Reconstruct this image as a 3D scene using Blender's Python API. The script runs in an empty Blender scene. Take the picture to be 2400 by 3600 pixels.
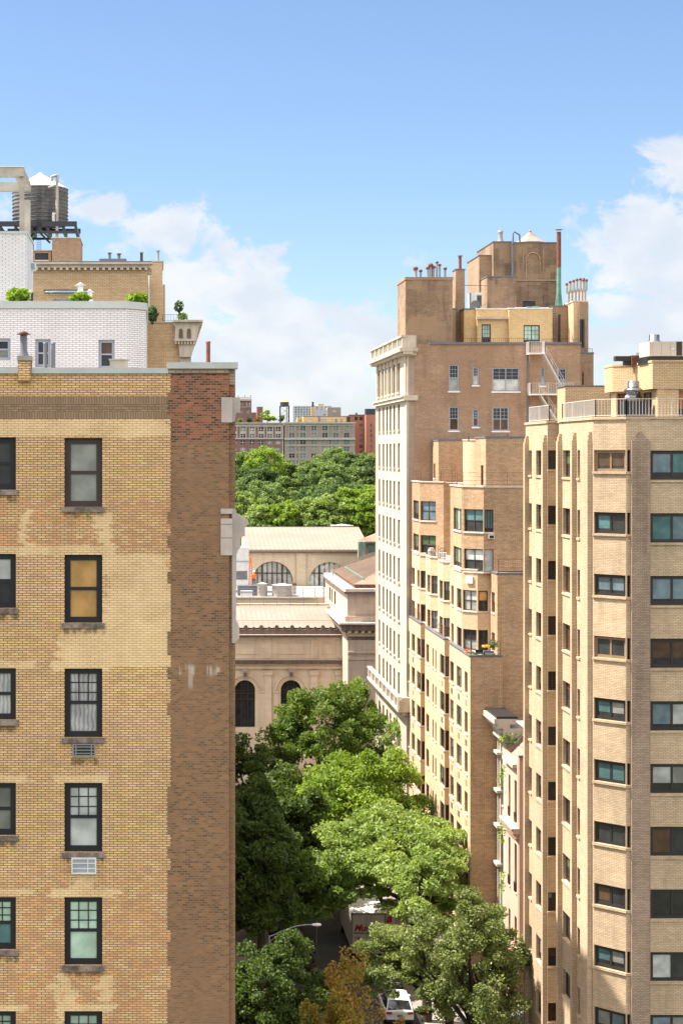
import bpy, bmesh, math, random
import numpy as np
from mathutils import Vector
random.seed(7); RNG = np.random.default_rng(7)
SC = bpy.context.scene
COL = SC.collection
H = 36.5                       # eye height above the street
# ---------------------------------------------------------------- camera
cam = bpy.data.cameras.new('camera'); camo = bpy.data.objects.new('camera', cam); COL.objects.link(camo)
camo.location = (0, 0, H); camo.rotation_euler = (math.radians(90), 0, 0)
cam.sensor_fit = 'VERTICAL'; cam.sensor_height = 36; cam.sensor_width = 24; cam.lens = 60
cam.shift_x = 640/3600; cam.shift_y = -210/3600
cam.clip_start = 1; cam.clip_end = 6000
SC.camera = camo
SC.render.resolution_x = 682; SC.render.resolution_y = 1024
SC.view_settings.view_transform = 'Standard'; SC.view_settings.look = 'None'
SC.view_settings.exposure = 1.5; SC.view_settings.gamma = 1
# ---------------------------------------------------------------- sun and sky
SUN_EL, SUN_PHI = 58.0, 10.0    # elevation; degrees behind the frontal walls
ce = math.cos(math.radians(SUN_EL))
sdir = Vector((-ce*math.cos(math.radians(SUN_PHI)), ce*math.sin(math.radians(SUN_PHI)), math.sin(math.radians(SUN_EL))))
sun = bpy.data.lights.new('sun', 'SUN'); sun.energy = 4.7; sun.angle = math.radians(0.53); sun.color = (1, .93, .82)
suno = bpy.data.objects.new('sun', sun); COL.objects.link(suno)
suno.rotation_euler = (-sdir).to_track_quat('-Z', 'Y').to_euler(); suno.location = sdir*300

class T:
    """tiny helper to write node graphs"""
    def __init__(s, tree): s.t = tree; s.n = tree.nodes; s.l = tree.links
    def put(s, sock, v):
        if isinstance(v, bpy.types.NodeSocket): s.l.new(v, sock)
        elif v is not None:
            if hasattr(sock.default_value, '__len__') and not hasattr(v, '__len__'): v = (v,)*len(sock.default_value)
            if hasattr(v, '__len__') and len(v) == 3 and len(sock.default_value) == 4: v = (*v, 1)
            sock.default_value = v
    def node(s, ty, **kw):
        n = s.n.new(ty)
        for k, v in kw.items(): setattr(n, k, v)
        return n
    def m(s, op, a, b=None, c=None, clamp=False):
        n = s.n.new('ShaderNodeMath'); n.operation = op; n.use_clamp = clamp
        s.put(n.inputs[0], a); s.put(n.inputs[1], b) if b is not None else 0; s.put(n.inputs[2], c) if c is not None else 0
        return n.outputs[0]
    def mix(s, f, a, b, mode='MIX'):
        n = s.n.new('ShaderNodeMix'); n.data_type = 'RGBA'; n.blend_type = mode
        s.put(n.inputs[0], f); s.put(n.inputs[6], a); s.put(n.inputs[7], b); return n.outputs[2]
    def ss(s, x, lo, hi, a=0., b=1.):
        n = s.n.new('ShaderNodeMapRange'); n.interpolation_type = 'SMOOTHSTEP'
        for i, v in enumerate((x, lo, hi, a, b)): s.put(n.inputs[i], v)
        return n.outputs[0]
    def xyz(s, x=0, y=0, z=0):
        n = s.n.new('ShaderNodeCombineXYZ'); s.put(n.inputs[0], x); s.put(n.inputs[1], y); s.put(n.inputs[2], z); return n.outputs[0]
    def sep(s, v):
        n = s.n.new('ShaderNodeSeparateXYZ'); s.put(n.inputs[0], v); return n.outputs
    def noise(s, v, scale, detail=3, rough=.5, dist=0, out=0, dim='3D'):
        n = s.n.new('ShaderNodeTexNoise'); n.noise_dimensions = dim
        s.put(n.inputs['Vector'], v); n.inputs['Scale'].default_value = scale; n.inputs['Detail'].default_value = detail
        n.inputs['Roughness'].default_value = rough; n.inputs['Distortion'].default_value = dist
        return n.outputs[out]

W = bpy.data.worlds.new('World'); SC.world = W; W.use_nodes = True
t = T(W.node_tree); t.n.clear()
sky = t.node('ShaderNodeTexSky', sky_type='NISHITA', sun_disc=False)
sky.sun_elevation = math.radians(SUN_EL); sky.sun_rotation = math.atan2(sdir.x, sdir.y)
sky.altitude = 300; sky.air_density = 1.0; sky.dust_density = 0.6; sky.ozone_density = 2.2
tc = t.node('ShaderNodeTexCoord').outputs['Generated']
dx, dy, dz = t.sep(tc)
yy = t.m('MAXIMUM', dy, .08)
A_ = t.m('DIVIDE', dx, yy); B_ = t.m('DIVIDE', dz, yy)
def blob(px, py, rx, ry, w=1.0):
    u = t.m('DIVIDE', t.m('SUBTRACT', A_, (px-560)/6000), rx/6000)
    v = t.m('DIVIDE', t.m('SUBTRACT', B_, (1590-py)/6000), ry/6000)
    r = t.m('SQRT', t.m('ADD', t.m('MULTIPLY', u, u), t.m('MULTIPLY', v, v)))
    return t.ss(r, 0, 1.25, w, 0)
cv = t.xyz(A_, t.m('MULTIPLY', B_, 1.5), 0)
n1 = t.noise(cv, 24, 10, .62, .5); n2 = t.noise(cv, 45, 6, .6, .5)
nn = t.m('ADD', t.m('MULTIPLY', n1, .8), t.m('MULTIPLY', n2, .2))
mk = None
for b in [(600,800,330,170,.62),(330,740,360,110,.44),(760,1000,450,240,.66),(1000,1280,760,330,.80),(1200,1130,460,180,.50),(1300,930,420,90,.22),
          (2390,910,480,340,.9),(2400,610,300,150,.62),(2300,1230,520,190,.48),(2010,900,150,120,.30),(60,760,330,200,.44),(2600,1250,500,220,.5),(-500,900,600,300,.6),(3200,700,700,300,.6)]:
    s_ = blob(*b); mk = s_ if mk is None else t.m('MAXIMUM', mk, s_)
dens = t.m('ADD', mk, t.m('MULTIPLY', t.m('SUBTRACT', nn, .5), 2.1))
cl = t.m('MULTIPLY', t.ss(dens, .22, .48), t.ss(mk, .02, .22))
hz = t.ss(B_, 0.0, .075, .75, 0)
cl = t.m('MAXIMUM', cl, hz)
cl = t.m('MULTIPLY', cl, t.ss(dy, .1, .5))
# unseen bright clouds added behind and above us to fill the shaded walls
over = t.m('MULTIPLY', t.ss(t.noise(tc, 2.2, 5, .6), .36, .60), t.m('MULTIPLY', t.ss(dz, .02, .2), t.ss(dy, .75, .35)))
cl = t.m('MAXIMUM', cl, over)
shade = t.ss(t.noise(t.xyz(A_, t.m('MULTIPLY', t.m('ADD', B_, .006), 1.5), 3.0), 22, 5, .5), .35, .7)
ccol = t.mix(shade, (5.0, 5.4, 6.0), (6.2, 6.3, 6.5))
skyc = t.mix(1.0, sky.outputs[0], (1.01, 1.07, 1.17), 'MULTIPLY')
SKYMUL = skyc
ccol = t.mix(t.ss(dy, .75, .35), ccol, (20., 19.1, 18.0))  # the unseen clouds are set far brighter, as fill light
fin = t.mix(t.m('MULTIPLY', cl, .9), skyc, ccol)
bg = t.node('ShaderNodeBackground'); t.put(bg.inputs[0], fin); bg.inputs[1].default_value = 0.055
wo = t.node('ShaderNodeOutputWorld'); t.l.new(bg.outputs[0], wo.inputs[0])

# ---------------------------------------------------------------- mesh helpers
ORG = {}
def org_of(o): return ORG[o.name]
def thing(name, loc, label, cat, group=None):
    o = bpy.data.objects.new(name, None); COL.objects.link(o); o.location = loc; o.empty_display_size = .5
    ORG[o.name] = Vector(loc); o['label'] = label; o['category'] = cat
    if group: o['group'] = group
    return o
class MB:
    def __init__(s): s.v = []; s.f = []; s.mi = []; s.mats = []; s.sm = []; s.uv = []
    def mat(s, m):
        if m not in s.mats: s.mats.append(m)
        return s.mats.index(m)
    def face(s, pts, m, smooth=False):
        i = len(s.v); s.v += [tuple(p) for p in pts]; s.f.append(tuple(range(i, i+len(pts)))); s.mi.append(s.mat(m)); s.sm.append(smooth)
    def grid(s, rows, m, closed=False, smooth=True):
        """rows: list of equal-length point rows, shared vertices"""
        i0 = len(s.v); n = len(rows[0])
        for r in rows: s.v += [tuple(p) for p in r]
        k = s.mat(m)
        for a in range(len(rows)-1):
            for b in range(n if closed else n-1):
                c = (b+1) % n
                s.f.append((i0+a*n+b, i0+a*n+c, i0+(a+1)*n+c, i0+(a+1)*n+b)); s.mi.append(k); s.sm.append(smooth)
    def box(s, x0, x1, y0, y1, z0, z1, m, top=None):
        P = [(x0,y0),(x1,y0),(x1,y1),(x0,y1)]; s.prism(P, z0, z1, m, top or m)
    def prism(s, P, z0, z1, m, top=None, bottom=True):
        n = len(P)
        for i in range(n):
            a, b = P[i], P[(i+1) % n]
            s.face([(a[0],a[1],z0),(b[0],b[1],z0),(b[0],b[1],z1),(a[0],a[1],z1)], m)
        if top is not False: s.face([(p[0],p[1],z1) for p in P], top or m)
        if bottom: s.face([(p[0],p[1],z0) for p in reversed(P)], m)
    def bar(s, a, b, r, m, n=4, r2=None, smooth=None, cap=True):
        a = Vector(a); b = Vector(b); d = (b-a); L = d.length
        if L < 1e-6: return
        d /= L; up = Vector((0,0,1)) if abs(d.z) < .9 else Vector((1,0,0))
        u = d.cross(up).normalized(); w = d.cross(u); r2 = r if r2 is None else r2
        rows = []
        for p, rr in ((a, r), (b, r2)):
            rows.append([p + u*math.cos(k*2*math.pi/n+math.pi/4)*rr + w*math.sin(k*2*math.pi/n+math.pi/4)*rr for k in range(n)])
        s.grid(rows, m, closed=True, smooth=(n > 5) if smooth is None else smooth)
        if cap: s.face(rows[1], m); s.face(rows[0][::-1], m)
    def tube(s, pts, rs, m, n=6):
        pts = [Vector(p) for p in pts]; rows = []
        u = None
        for i, p in enumerate(pts):
            d = (pts[min(i+1,len(pts)-1)]-pts[max(i-1,0)]).normalized()
            if u is None:
                up = Vector((0,0,1)) if abs(d.z) < .9 else Vector((1,0,0)); u = d.cross(up).normalized()
            u = (u - d*u.dot(d)).normalized(); w = d.cross(u)
            r = rs[i] if hasattr(rs, '__len__') else rs
            rows.append([p + u*math.cos(k*2*math.pi/n)*r + w*math.sin(k*2*math.pi/n)*r for k in range(n)])
        s.grid(rows, m, closed=True); s.face(rows[-1], m); s.face(rows[0][::-1], m)
    def lathe(s, cx, cy, prof, m, n=16, smooth=True):
        rows = [[(cx+r*math.cos(k*2*math.pi/n), cy+r*math.sin(k*2*math.pi/n), z) for k in range(n)] for r, z in prof]
        s.grid(rows, m, closed=True, smooth=smooth)
        if prof[-1][0] > .01: s.face(rows[-1], m)
        if prof[0][0] > .01: s.face(rows[0][::-1], m)
    # ---- in a wall's own frame: e = (p0, p1) seen left to right from outside
    def lbox(s, e, s0, s1, z0, z1, o0, o1, m, top=None):
        (ax, ay), (bx, by) = e; L = math.hypot(bx-ax, by-ay); d = ((bx-ax)/L, (by-ay)/L); n = (d[1], -d[0])
        q = lambda a, o: (ax+d[0]*a+n[0]*o, ay+d[1]*a+n[1]*o)
        s.prism([q(s0,o1), q(s1,o1), q(s1,o0), q(s0,o0)], z0, z1, m, top)
    def lface(s, e, s0, s1, z0, z1, o, m):
        (ax, ay), (bx, by) = e; L = math.hypot(bx-ax, by-ay); d = ((bx-ax)/L, (by-ay)/L); n = (d[1], -d[0])
        q = lambda a: (ax+d[0]*a+n[0]*o, ay+d[1]*a+n[1]*o)
        a, b = q(s0), q(s1)
        s.face([(*a, z0), (*b, z0), (*b, z1), (*a, z1)], m)
    def wall(s, e, z0, z1, m, ops=(), depth=.2, rm=None, arches=()):
        (ax, ay), (bx, by) = e; L = math.hypot(bx-ax, by-ay); d = ((bx-ax)/L, (by-ay)/L); n = (d[1], -d[0])
        rm = rm or m
        P = lambda a, z, o=0: (ax+d[0]*a+n[0]*o, ay+d[1]*a+n[1]*o, z)
        ops = [(max(0.0,o[0]), min(L,o[1]), max(z0,o[2]), min(z1,o[3])) for o in ops]
        ops = [o for o in ops if o[1]-o[0] > .01 and o[3]-o[2] > .01]
        cols = [(0.0, L)]
        if arches:
            cols = []; x = 0.0
            for (sc, r, zs, zb) in sorted(arches):
                cols.append((x, sc-r)); x = sc+r
                N = 20; th = [math.pi-math.pi*i/N for i in range(N+1)]
                pts = [(sc+r*math.cos(a), zs+r*math.sin(a)) for a in th]
                for i in range(N):
                    (sa, za), (sb, zb2) = pts[i], pts[i+1]
                    s.face([P(sa,za), P(sb,zb2), P(sb,z1), P(sa,z1)], m)
                    s.face([P(sa,za), P(sa,za,-depth), P(sb,zb2,-depth), P(sb,zb2)], rm)
                s.face([P(sc-r,z0), P(sc+r,z0), P(sc+r,zb), P(sc-r,zb)], m)
                s.face([P(sc-r,zb), P(sc-r,zb,-depth), P(sc-r,zs,-depth), P(sc-r,zs)], rm)
                s.face([P(sc+r,zb), P(sc+r,zs), P(sc+r,zs,-depth), P(sc+r,zb,-depth)], rm)
                s.face([P(sc-r,zb), P(sc+r,zb), P(sc+r,zb,-depth), P(sc-r,zb,-depth)], rm)
            cols.append((x, L))
        for c0, c1 in cols:
            S = sorted({round(v,4) for v in [c0, c1]+[q for o in ops for q in o[:2] if c0 < q < c1]})
            Z = sorted({round(v,4) for v in [z0, z1]+[q for o in ops for q in o[2:4]]})
            for i in range(len(S)-1):
                sm = (S[i]+S[i+1])/2; run = None
                for j in range(len(Z)):
                    hole = True
                    if j < len(Z)-1:
                        zm = (Z[j]+Z[j+1])/2
                        hole = any(o[0] < sm < o[1] and o[2] < zm < o[3] for o in ops)
                    if not hole and run is None: run = Z[j]
                    if hole and run is not None:
                        s.face([P(S[i],run), P(S[i+1],run), P(S[i+1],Z[j]), P(S[i],Z[j])], m); run = None
        for a, b, c, dd in ops:
            s.face([P(a,c), P(a,c,-depth), P(a,dd,-depth), P(a,dd)], rm)
            s.face([P(b,c), P(b,dd), P(b,dd,-depth), P(b,c,-depth)], rm)
            s.face([P(a,dd), P(a,dd,-depth), P(b,dd,-depth), P(b,dd)], rm)
            s.face([P(a,c), P(b,c), P(b,c,-depth), P(a,c,-depth)], rm)
    def build(s, name, parent=None, loc=None):
        if parent is not None: org = org_of(parent)
        else: org = Vector(loc or (0,0,0))
        me = bpy.data.meshes.new(name)
        V = np.array(s.v, dtype=np.float64)
        me.from_pydata((V-np.array(org)).tolist(), [], s.f)
        for m in s.mats: me.materials.append(m)
        me.polygons.foreach_set('material_index', s.mi)
        me.polygons.foreach_set('use_smooth', s.sm)
        me.update()
        nrm = np.zeros(len(s.f)*3); me.polygons.foreach_get('normal', nrm); nrm = nrm.reshape(-1,3)
        ln = np.zeros(len(s.f), dtype=np.int32); me.polygons.foreach_get('loop_total', ln)
        li = np.zeros(len(me.loops), dtype=np.int32); me.loops.foreach_get('vertex_index', li)
        N = np.repeat(nrm, ln, axis=0); P = V[li]
        hl = np.hypot(N[:,0], N[:,1]); vert = hl > .35
        hs = np.where(hl > 1e-6, hl, 1)
        u = np.where(vert, (-N[:,1]*P[:,0]+N[:,0]*P[:,1])/hs, P[:,0]); v = np.where(vert, P[:,2], P[:,1])
        uvl = me.uv_layers.new(name='uv'); uvl.data.foreach_set('uv', np.stack([u, v], 1).astype(np.float32).ravel())
        o = bpy.data.objects.new(name, me); COL.objects.link(o)
        if parent is not None: o.parent = parent
        else: o.location = org
        ORG[o.name] = Vector(org)
        return o
def tag(o, label=None, cat=None, group=None, kind=None):
    if label: o['label'] = label
    if cat: o['category'] = cat
    if group: o['group'] = group
    if kind: o['kind'] = kind
    return o
def copy_tree(o, parent=None):
    c = o.copy(); COL.objects.link(c); ORG[c.name] = ORG[o.name]
    if parent is not None: c.parent = parent
    for ch in list(o.children): copy_tree(ch, c)
    return c
def XU(x, u): return ((x-560)/u, 6000/u)
def XY(x, Y): return ((x-560)*Y/6000, Y)
def ZU(y, u): return H + (1590-y)/u
def ZY(y, Y): return H + (1590-y)*Y/6000
def s_at(e, px):
    (ax, ay), (bx, by) = e; L = math.hypot(bx-ax, by-ay); dx_, dy_ = (bx-ax)/L, (by-ay)/L
    k = (px-560)/6000
    return (k*ay-ax)/(dx_-k*dy_)
# ---------------------------------------------------------------- materials
def newmat(name):
    m = bpy.data.materials.new(name); m.use_nodes = True; t = T(m.node_tree)
    p = t.n['Principled BSDF']; return m, t, p
def setp(p, **kw):
    names = dict(rough='Roughness', metal='Metallic', spec='Specular IOR Level', coat='Coat Weight', coatr='Coat Roughness')
    for k, v in kw.items(): p.inputs[names[k]].default_value = v
def flat(name, c, rough=.7, metal=0., var=.12, scale=1.5, streak=0., spec=.4, bump=0.):
    """painted / stone / metal surface with blotchy wear"""
    m, t, p = newmat(name); setp(p, rough=rough, metal=metal, spec=spec)
    g = t.node('ShaderNodeTexCoord').outputs['Object']
    n = t.noise(g, scale, 5, .6); k = t.ss(n, .3, .7, 1-var, 1+var*.6)
    if streak:
        x, y, z = t.sep(g)
        n2 = t.noise(t.xyz(t.m('MULTIPLY', x, 3), t.m('MULTIPLY', y, 3), t.m('MULTIPLY', z, .25)), 1.3, 4, .6)
        k = t.m('MULTIPLY', k, t.ss(n2, .42, .72, 1, 1-streak))
    c_ = t.mix(1.0, c, t.xyz(k, k, k), 'MULTIPLY'); t.put(p.inputs['Base Color'], c_)
    if bump:
        b = t.node('ShaderNodeBump'); b.inputs['Strength'].default_value = bump; b.inputs['Distance'].default_value = .02
        t.put(b.inputs['Height'], t.noise(g, 30, 3)); t.l.new(b.outputs[0], p.inputs['Normal'])
    return m
def uvw(t):
    n = t.node('ShaderNodeUVMap'); n.uv_map = 'uv'; x, y, z = t.sep(n.outputs[0]); return n.outputs[0], x, y
def brick_node(t, vec, c1, c2, mo, bw, bh, ms, bias=0.):
    b = t.node('ShaderNodeTexBrick'); t.put(b.inputs['Vector'], vec)
    t.put(b.inputs['Color1'], c1); t.put(b.inputs['Color2'], c2); t.put(b.inputs['Mortar'], mo)
    b.inputs['Scale'].default_value = 1; b.inputs['Mortar Size'].default_value = ms; b.inputs['Mortar Smooth'].default_value = .3
    b.inputs['Bias'].default_value = bias; b.inputs['Brick Width'].default_value = bw; b.inputs['Row Height'].default_value = bh
    return b
def tone_of(t, uv, x, y, tone, stain, seed=0.):
    a = t.ss(t.noise(t.xyz(x, y, seed), .16, 5, .62), .3, .7, 1-tone, 1+tone)
    b = t.ss(t.noise(t.xyz(t.m('MULTIPLY', x, 1.6), t.m('MULTIPLY', y, .18), seed+5), 1.0, 5, .6), .45, .75, 1, 1-stain)
    c = t.ss(t.noise(t.xyz(x, t.m('MULTIPLY', y, 3.0), seed+9), .8, 3, .6), .3, .7, 1-tone*.5, 1+tone*.5)
    return t.m('MULTIPLY', t.m('MULTIPLY', a, b), c)
def brick(name, c1, c2, mo, bw=.21, bh=.067, ms=.012, tone=.12, stain=.15, rough=.9, seed=0., patch=None, bump=.25):
    m, t, p = newmat(name); setp(p, rough=rough, spec=.25)
    uv, x, y = uvw(t)
    b = brick_node(t, uv, c1, c2, mo, bw, bh, ms)
    k = tone_of(t, uv, x, y, tone, stain, seed)
    col = t.mix(1.0, b.outputs[0], t.xyz(k, k, k), 'MULTIPLY')
    if patch:      # repaired areas laid in a slightly different brick
        pm = t.ss(t.noise(t.xyz(t.m('SNAP', x, .42), t.m('SNAP', y, .2), seed+20), .33, 2, .5), .56, .6)
        col = t.mix(t.m('MULTIPLY', pm, .6), col, t.mix(b.outputs[1], patch, mo))
    t.put(p.inputs['Base Color'], col)
    if bump:
        bn = t.node('ShaderNodeBump'); bn.inputs['Strength'].default_value = bump; bn.inputs['Distance'].default_value = .01
        t.put(bn.inputs['Height'], t.m('SUBTRACT', 1, b.outputs[1])); t.l.new(bn.outputs[0], p.inputs['Normal'])
    return m
def ashlar(name, c, bw=1.4, bh=.6, ms=.012, tone=.1, stain=.25, joint=.7):
    c2 = tuple(v*.9 for v in c); mo = tuple(v*joint for v in c)
    return brick(name, c, c2, mo, bw, bh, ms, tone, stain, .85, 3.)
def glass(name, c, rough=.06, curtain=False, spec=.6, wav=.06):
    m, t, p = newmat(name); setp(p, rough=rough, spec=.15)
    g = t.node('ShaderNodeTexCoord').outputs['Object']
    r = t.node('ShaderNodeObjectInfo').outputs['Random']
    k = t.ss(r, 0, 1, .65, 1.25)
    if curtain:
        uv, x, y = uvw(t)
        f = t.m('SINE', t.m('ADD', t.m('MULTIPLY', x, 55), t.m('MULTIPLY', t.noise(uv, 3, 2), 8)))
        k = t.m('MULTIPLY', k, t.m('ADD', .8, t.m('MULTIPLY', f, .2)))
    n = t.noise(g, 1.7, 3, .5); k = t.m('MULTIPLY', k, t.ss(n, .3, .7, .75, 1.2))
    t.put(p.inputs['Base Color'], t.mix(1.0, c, t.xyz(k, k, k), 'MULTIPLY'))
    p.inputs['Coat Weight'].default_value = .45; p.inputs['Coat Roughness'].default_value = .02
    b = t.node('ShaderNodeBump'); b.inputs['Strength'].default_value = wav; b.inputs['Distance'].default_value = .15
    t.put(b.inputs['Height'], t.noise(g, 1.4, 2, .5)); t.l.new(b.outputs[0], p.inputs['Normal']); t.l.new(b.outputs[0], p.inputs['Coat Normal'])
    return m
def leafmat(name, c, c2, seed=0.):
    m, t, p = newmat(name); setp(p, rough=.55, spec=.3)
    isl = t.node('ShaderNodeNewGeometry').outputs['Random Per Island']
    g = t.node('ShaderNodeTexCoord').outputs['Object']
    n = t.ss(t.noise(g, .35, 3, .5), .35, .65)
    f = t.m('ADD', t.m('MULTIPLY', isl, .55), t.m('MULTIPLY', n, .45))
    col = t.mix(f, c, c2); t.put(p.inputs['Base Color'], col)
    tr = t.node('ShaderNodeBsdfTranslucent'); t.put(tr.inputs[0], t.mix(1.0, col, (1.5, 1.5, .55), 'MULTIPLY'))
    mx = t.node('ShaderNodeMixShader'); mx.inputs[0].default_value = .38
    out = t.n['Material Output']; t.l.new(p.outputs[0], mx.inputs[1]); t.l.new(tr.outputs[0], mx.inputs[2]); t.l.new(mx.outputs[0], out.inputs[0])
    return m
# the yellow and brown side wall of the near building: brick by brick, with the repairs and bands it has
def near_wall_mat():
    m, t, p = newmat('near_brick'); setp(p, rough=.9, spec=.2)
    uv, x, y = uvw(t)
    PX = lambda v: (v-560)/130; PZ = lambda v: H+(1590-v)/130
    def wn(v, s):
        n = t.node('ShaderNodeTexWhiteNoise', noise_dimensions='1D'); t.put(n.inputs['W'], t.m('ADD', v, s)); return n.outputs[0]
    row = t.m('FLOOR', t.m('DIVIDE', y, .0646)); row4 = t.m('FLOOR', t.m('DIVIDE', y, .2584*1.25))
    jx = t.m('ADD', x, t.m('MULTIPLY', t.m('SUBTRACT', wn(row, 3.3), .5), .22))
    jx = t.m('ADD', jx, t.m('MULTIPLY', t.m('SUBTRACT', t.noise(t.xyz(x, y, 4), .9, 3), .5), 1.3))
    jy = t.m('ADD', y, t.m('MULTIPLY', t.m('SUBTRACT', t.noise(t.xyz(t.m('SNAP', x, .21), y, 1), 1.1, 3), .5), .22))
    def rect(x0, x1, y0, y1, f=.02, fy=.02, X=None, Y=None):
        X = X or jx; Y = Y or jy; a, b, c, d = PX(x0), PX(x1), PZ(y1), PZ(y0)
        u = t.m('MULTIPLY', t.ss(X, a-f, a+f), t.ss(X, b-f, b+f, 1, 0))
        v = t.m('MULTIPLY', t.ss(Y, c-fy, c+fy), t.ss(Y, d-fy, d+fy, 1, 0)); return t.m('MULTIPLY', u, v)
    # yellow brick
    yb = brick_node(t, uv, (.74,.50,.255), (.58,.38,.185), (.15,.105,.075), .205, .0646, .012)
    # orange-brown bricks, lighter repair bricks
    ob = brick_node(t, uv, (.68,.37,.17), (.48,.28,.15), (.20,.13,.085), .205, .0646, .0105)
    lb = brick_node(t, uv, (.75,.545,.31), (.68,.485,.265), (.42,.30,.185), .205, .0646, .010)
    ow = t.m('ADD', rect(-900, 620, 1752, 1930, .05, .15), rect(-900, 620, 3100, 3700, .05, 1.2), clamp=True)
    ow = t.m('MULTIPLY', t.m('ADD', ow, .42), t.ss(t.noise(t.xyz(t.m('SNAP', x, .205), t.m('SNAP', y, .0646), 8), 3.1, 2, .7), .38, .56), clamp=True)
    col = t.mix(ow, yb.outputs[0], ob.outputs[0])
    lm = None
    for r in [(360,620,1950,2345),(218,620,2205,2345),(-900,620,1474,1535),(-900,410,1920,1952),(-900,130,2322,2350),(180,400,2325,2360),
              (-900,105,2725,2752),(185,395,2725,2752),(170,420,3125,3155),(-900,110,3125,3152),(75,110,1790,1930),(335,385,1800,1930),(165,400,3530,3560),
              (-900,80,3535,3560),(220,260,3420,3545),(350,385,3425,3520),(180,215,3460,3700),(240,330,3075,3125)]:
        q = rect(*r); lm = q if lm is None else t.m('MAXIMUM', lm, q)
    lm = t.m('MULTIPLY', lm, t.ss(t.noise(t.xyz(x, y, 12), 1.3, 4, .6), .25, .6, .45, .95)); col = t.mix(lm, col, lb.outputs[0])
    # brown face brick near the street corner, toothed into the yellow
    bb = brick_node(t, uv, (.31,.155,.075), (.125,.066,.038), (.23,.165,.11), .155, .0646, .0115)
    rb = brick_node(t, uv, (.37,.115,.06), (.075,.038,.03), (.22,.16,.11), .155, .0646, .0115, .05)
    bcol = t.mix(t.ss(t.noise(t.xyz(x, t.m('MULTIPLY', y, .8), 2), .5, 4, .65), .35, .68, 0, .8), bb.outputs[0],
                 t.mix(bb.outputs[1], (.25,.135,.07), (.21,.145,.095)))
    top = t.m('MULTIPLY', t.ss(jy, PZ(1562), PZ(1545)), 1.0); bcol = t.mix(top, bcol, rb.outputs[0])
    dk = brick_node(t, uv, (.24,.11,.055), (.075,.045,.03), (.22,.16,.11), .155, .0646, .0115)
    mid = rect(500, 900, 1960, 2330, .05, .5); bcol = t.mix(t.m('MULTIPLY', mid, t.ss(t.noise(t.xyz(t.m('SNAP', x, .155), t.m('SNAP', y, .0646), 2), 4, 2), .45, .6, .1, .75)), bcol, dk.outputs[0])
    eff = t.m('MULTIPLY', rect(600, 780, 2340, 2375, .03, .08), t.ss(t.noise(t.xyz(t.m('MULTIPLY', x, 6), t.m('MULTIPLY', y, .6), 5), 1, 3), .5, .62))
    eff = t.m('MAXIMUM', eff, t.m('MULTIPLY', rect(662, 678, 2340, 2420, .03, .1, X=x), .7)); bcol = t.mix(t.m('MULTIPLY', eff, .6), bcol, (.55,.48,.42))
    tooth = t.m('MULTIPLY', t.m('GREATER_THAN', wn(row4, 11.), .45), -.093)
    isb = t.m('GREATER_THAN', x, t.m('ADD', tooth, PX(601)))
    # banded courses under the parapet
    sol = brick_node(t, t.xyz(y, x, 0), (.29,.195,.125), (.24,.16,.10), (.12,.085,.06), .40, .070, .009)
    str_ = brick_node(t, uv, (.30,.20,.13), (.22,.145,.09), (.13,.09,.065), .205, .0646, .009)
    col = t.mix(rect(-900, 700, 1393, 1474, .001, .001, x, y), col, sol.outputs[0])
    col = t.mix(rect(-900, 700, 1419, 1446, .001, .001, x, y), col, str_.outputs[0])
    col = t.mix(isb, col, bcol)
    k = tone_of(t, uv, x, y, .07, .10, 2.)
    # soot below the sills
    soot = None
    for (xa, xb, ya) in [(225,365,1795),(225,370,2203),(225,365,3010),(225,365,3405),(-80,62,1740),(-80,66,2155),(-80,66,2548),(-80,66,2952),(-80,66,3358),(250,345,2665)]:
        q = t.m('MULTIPLY', rect(xa, xb, ya, ya+26, .04, .05, x, y), t.ss(t.noise(t.xyz(t.m('MULTIPLY', x, 4), t.m('MULTIPLY', y, 2), 3), 1.5, 3), .38, .6)); soot = q if soot is None else t.m('MAXIMUM', soot, q)
    k = t.m('MULTIPLY', k, t.m('SUBTRACT', 1, t.m('MULTIPLY', soot, .55)))
    t.put(p.inputs['Base Color'], t.mix(1.0, col, t.xyz(k, k, k), 'MULTIPLY'))
    bn = t.node('ShaderNodeBump'); bn.inputs['Strength'].default_value = .3; bn.inputs['Distance'].default_value = .01
    t.put(bn.inputs['Height'], t.m('SUBTRACT', 1, yb.outputs[1])); t.l.new(bn.outputs[0], p.inputs['Normal'])
    return m
M_ = {}
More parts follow.
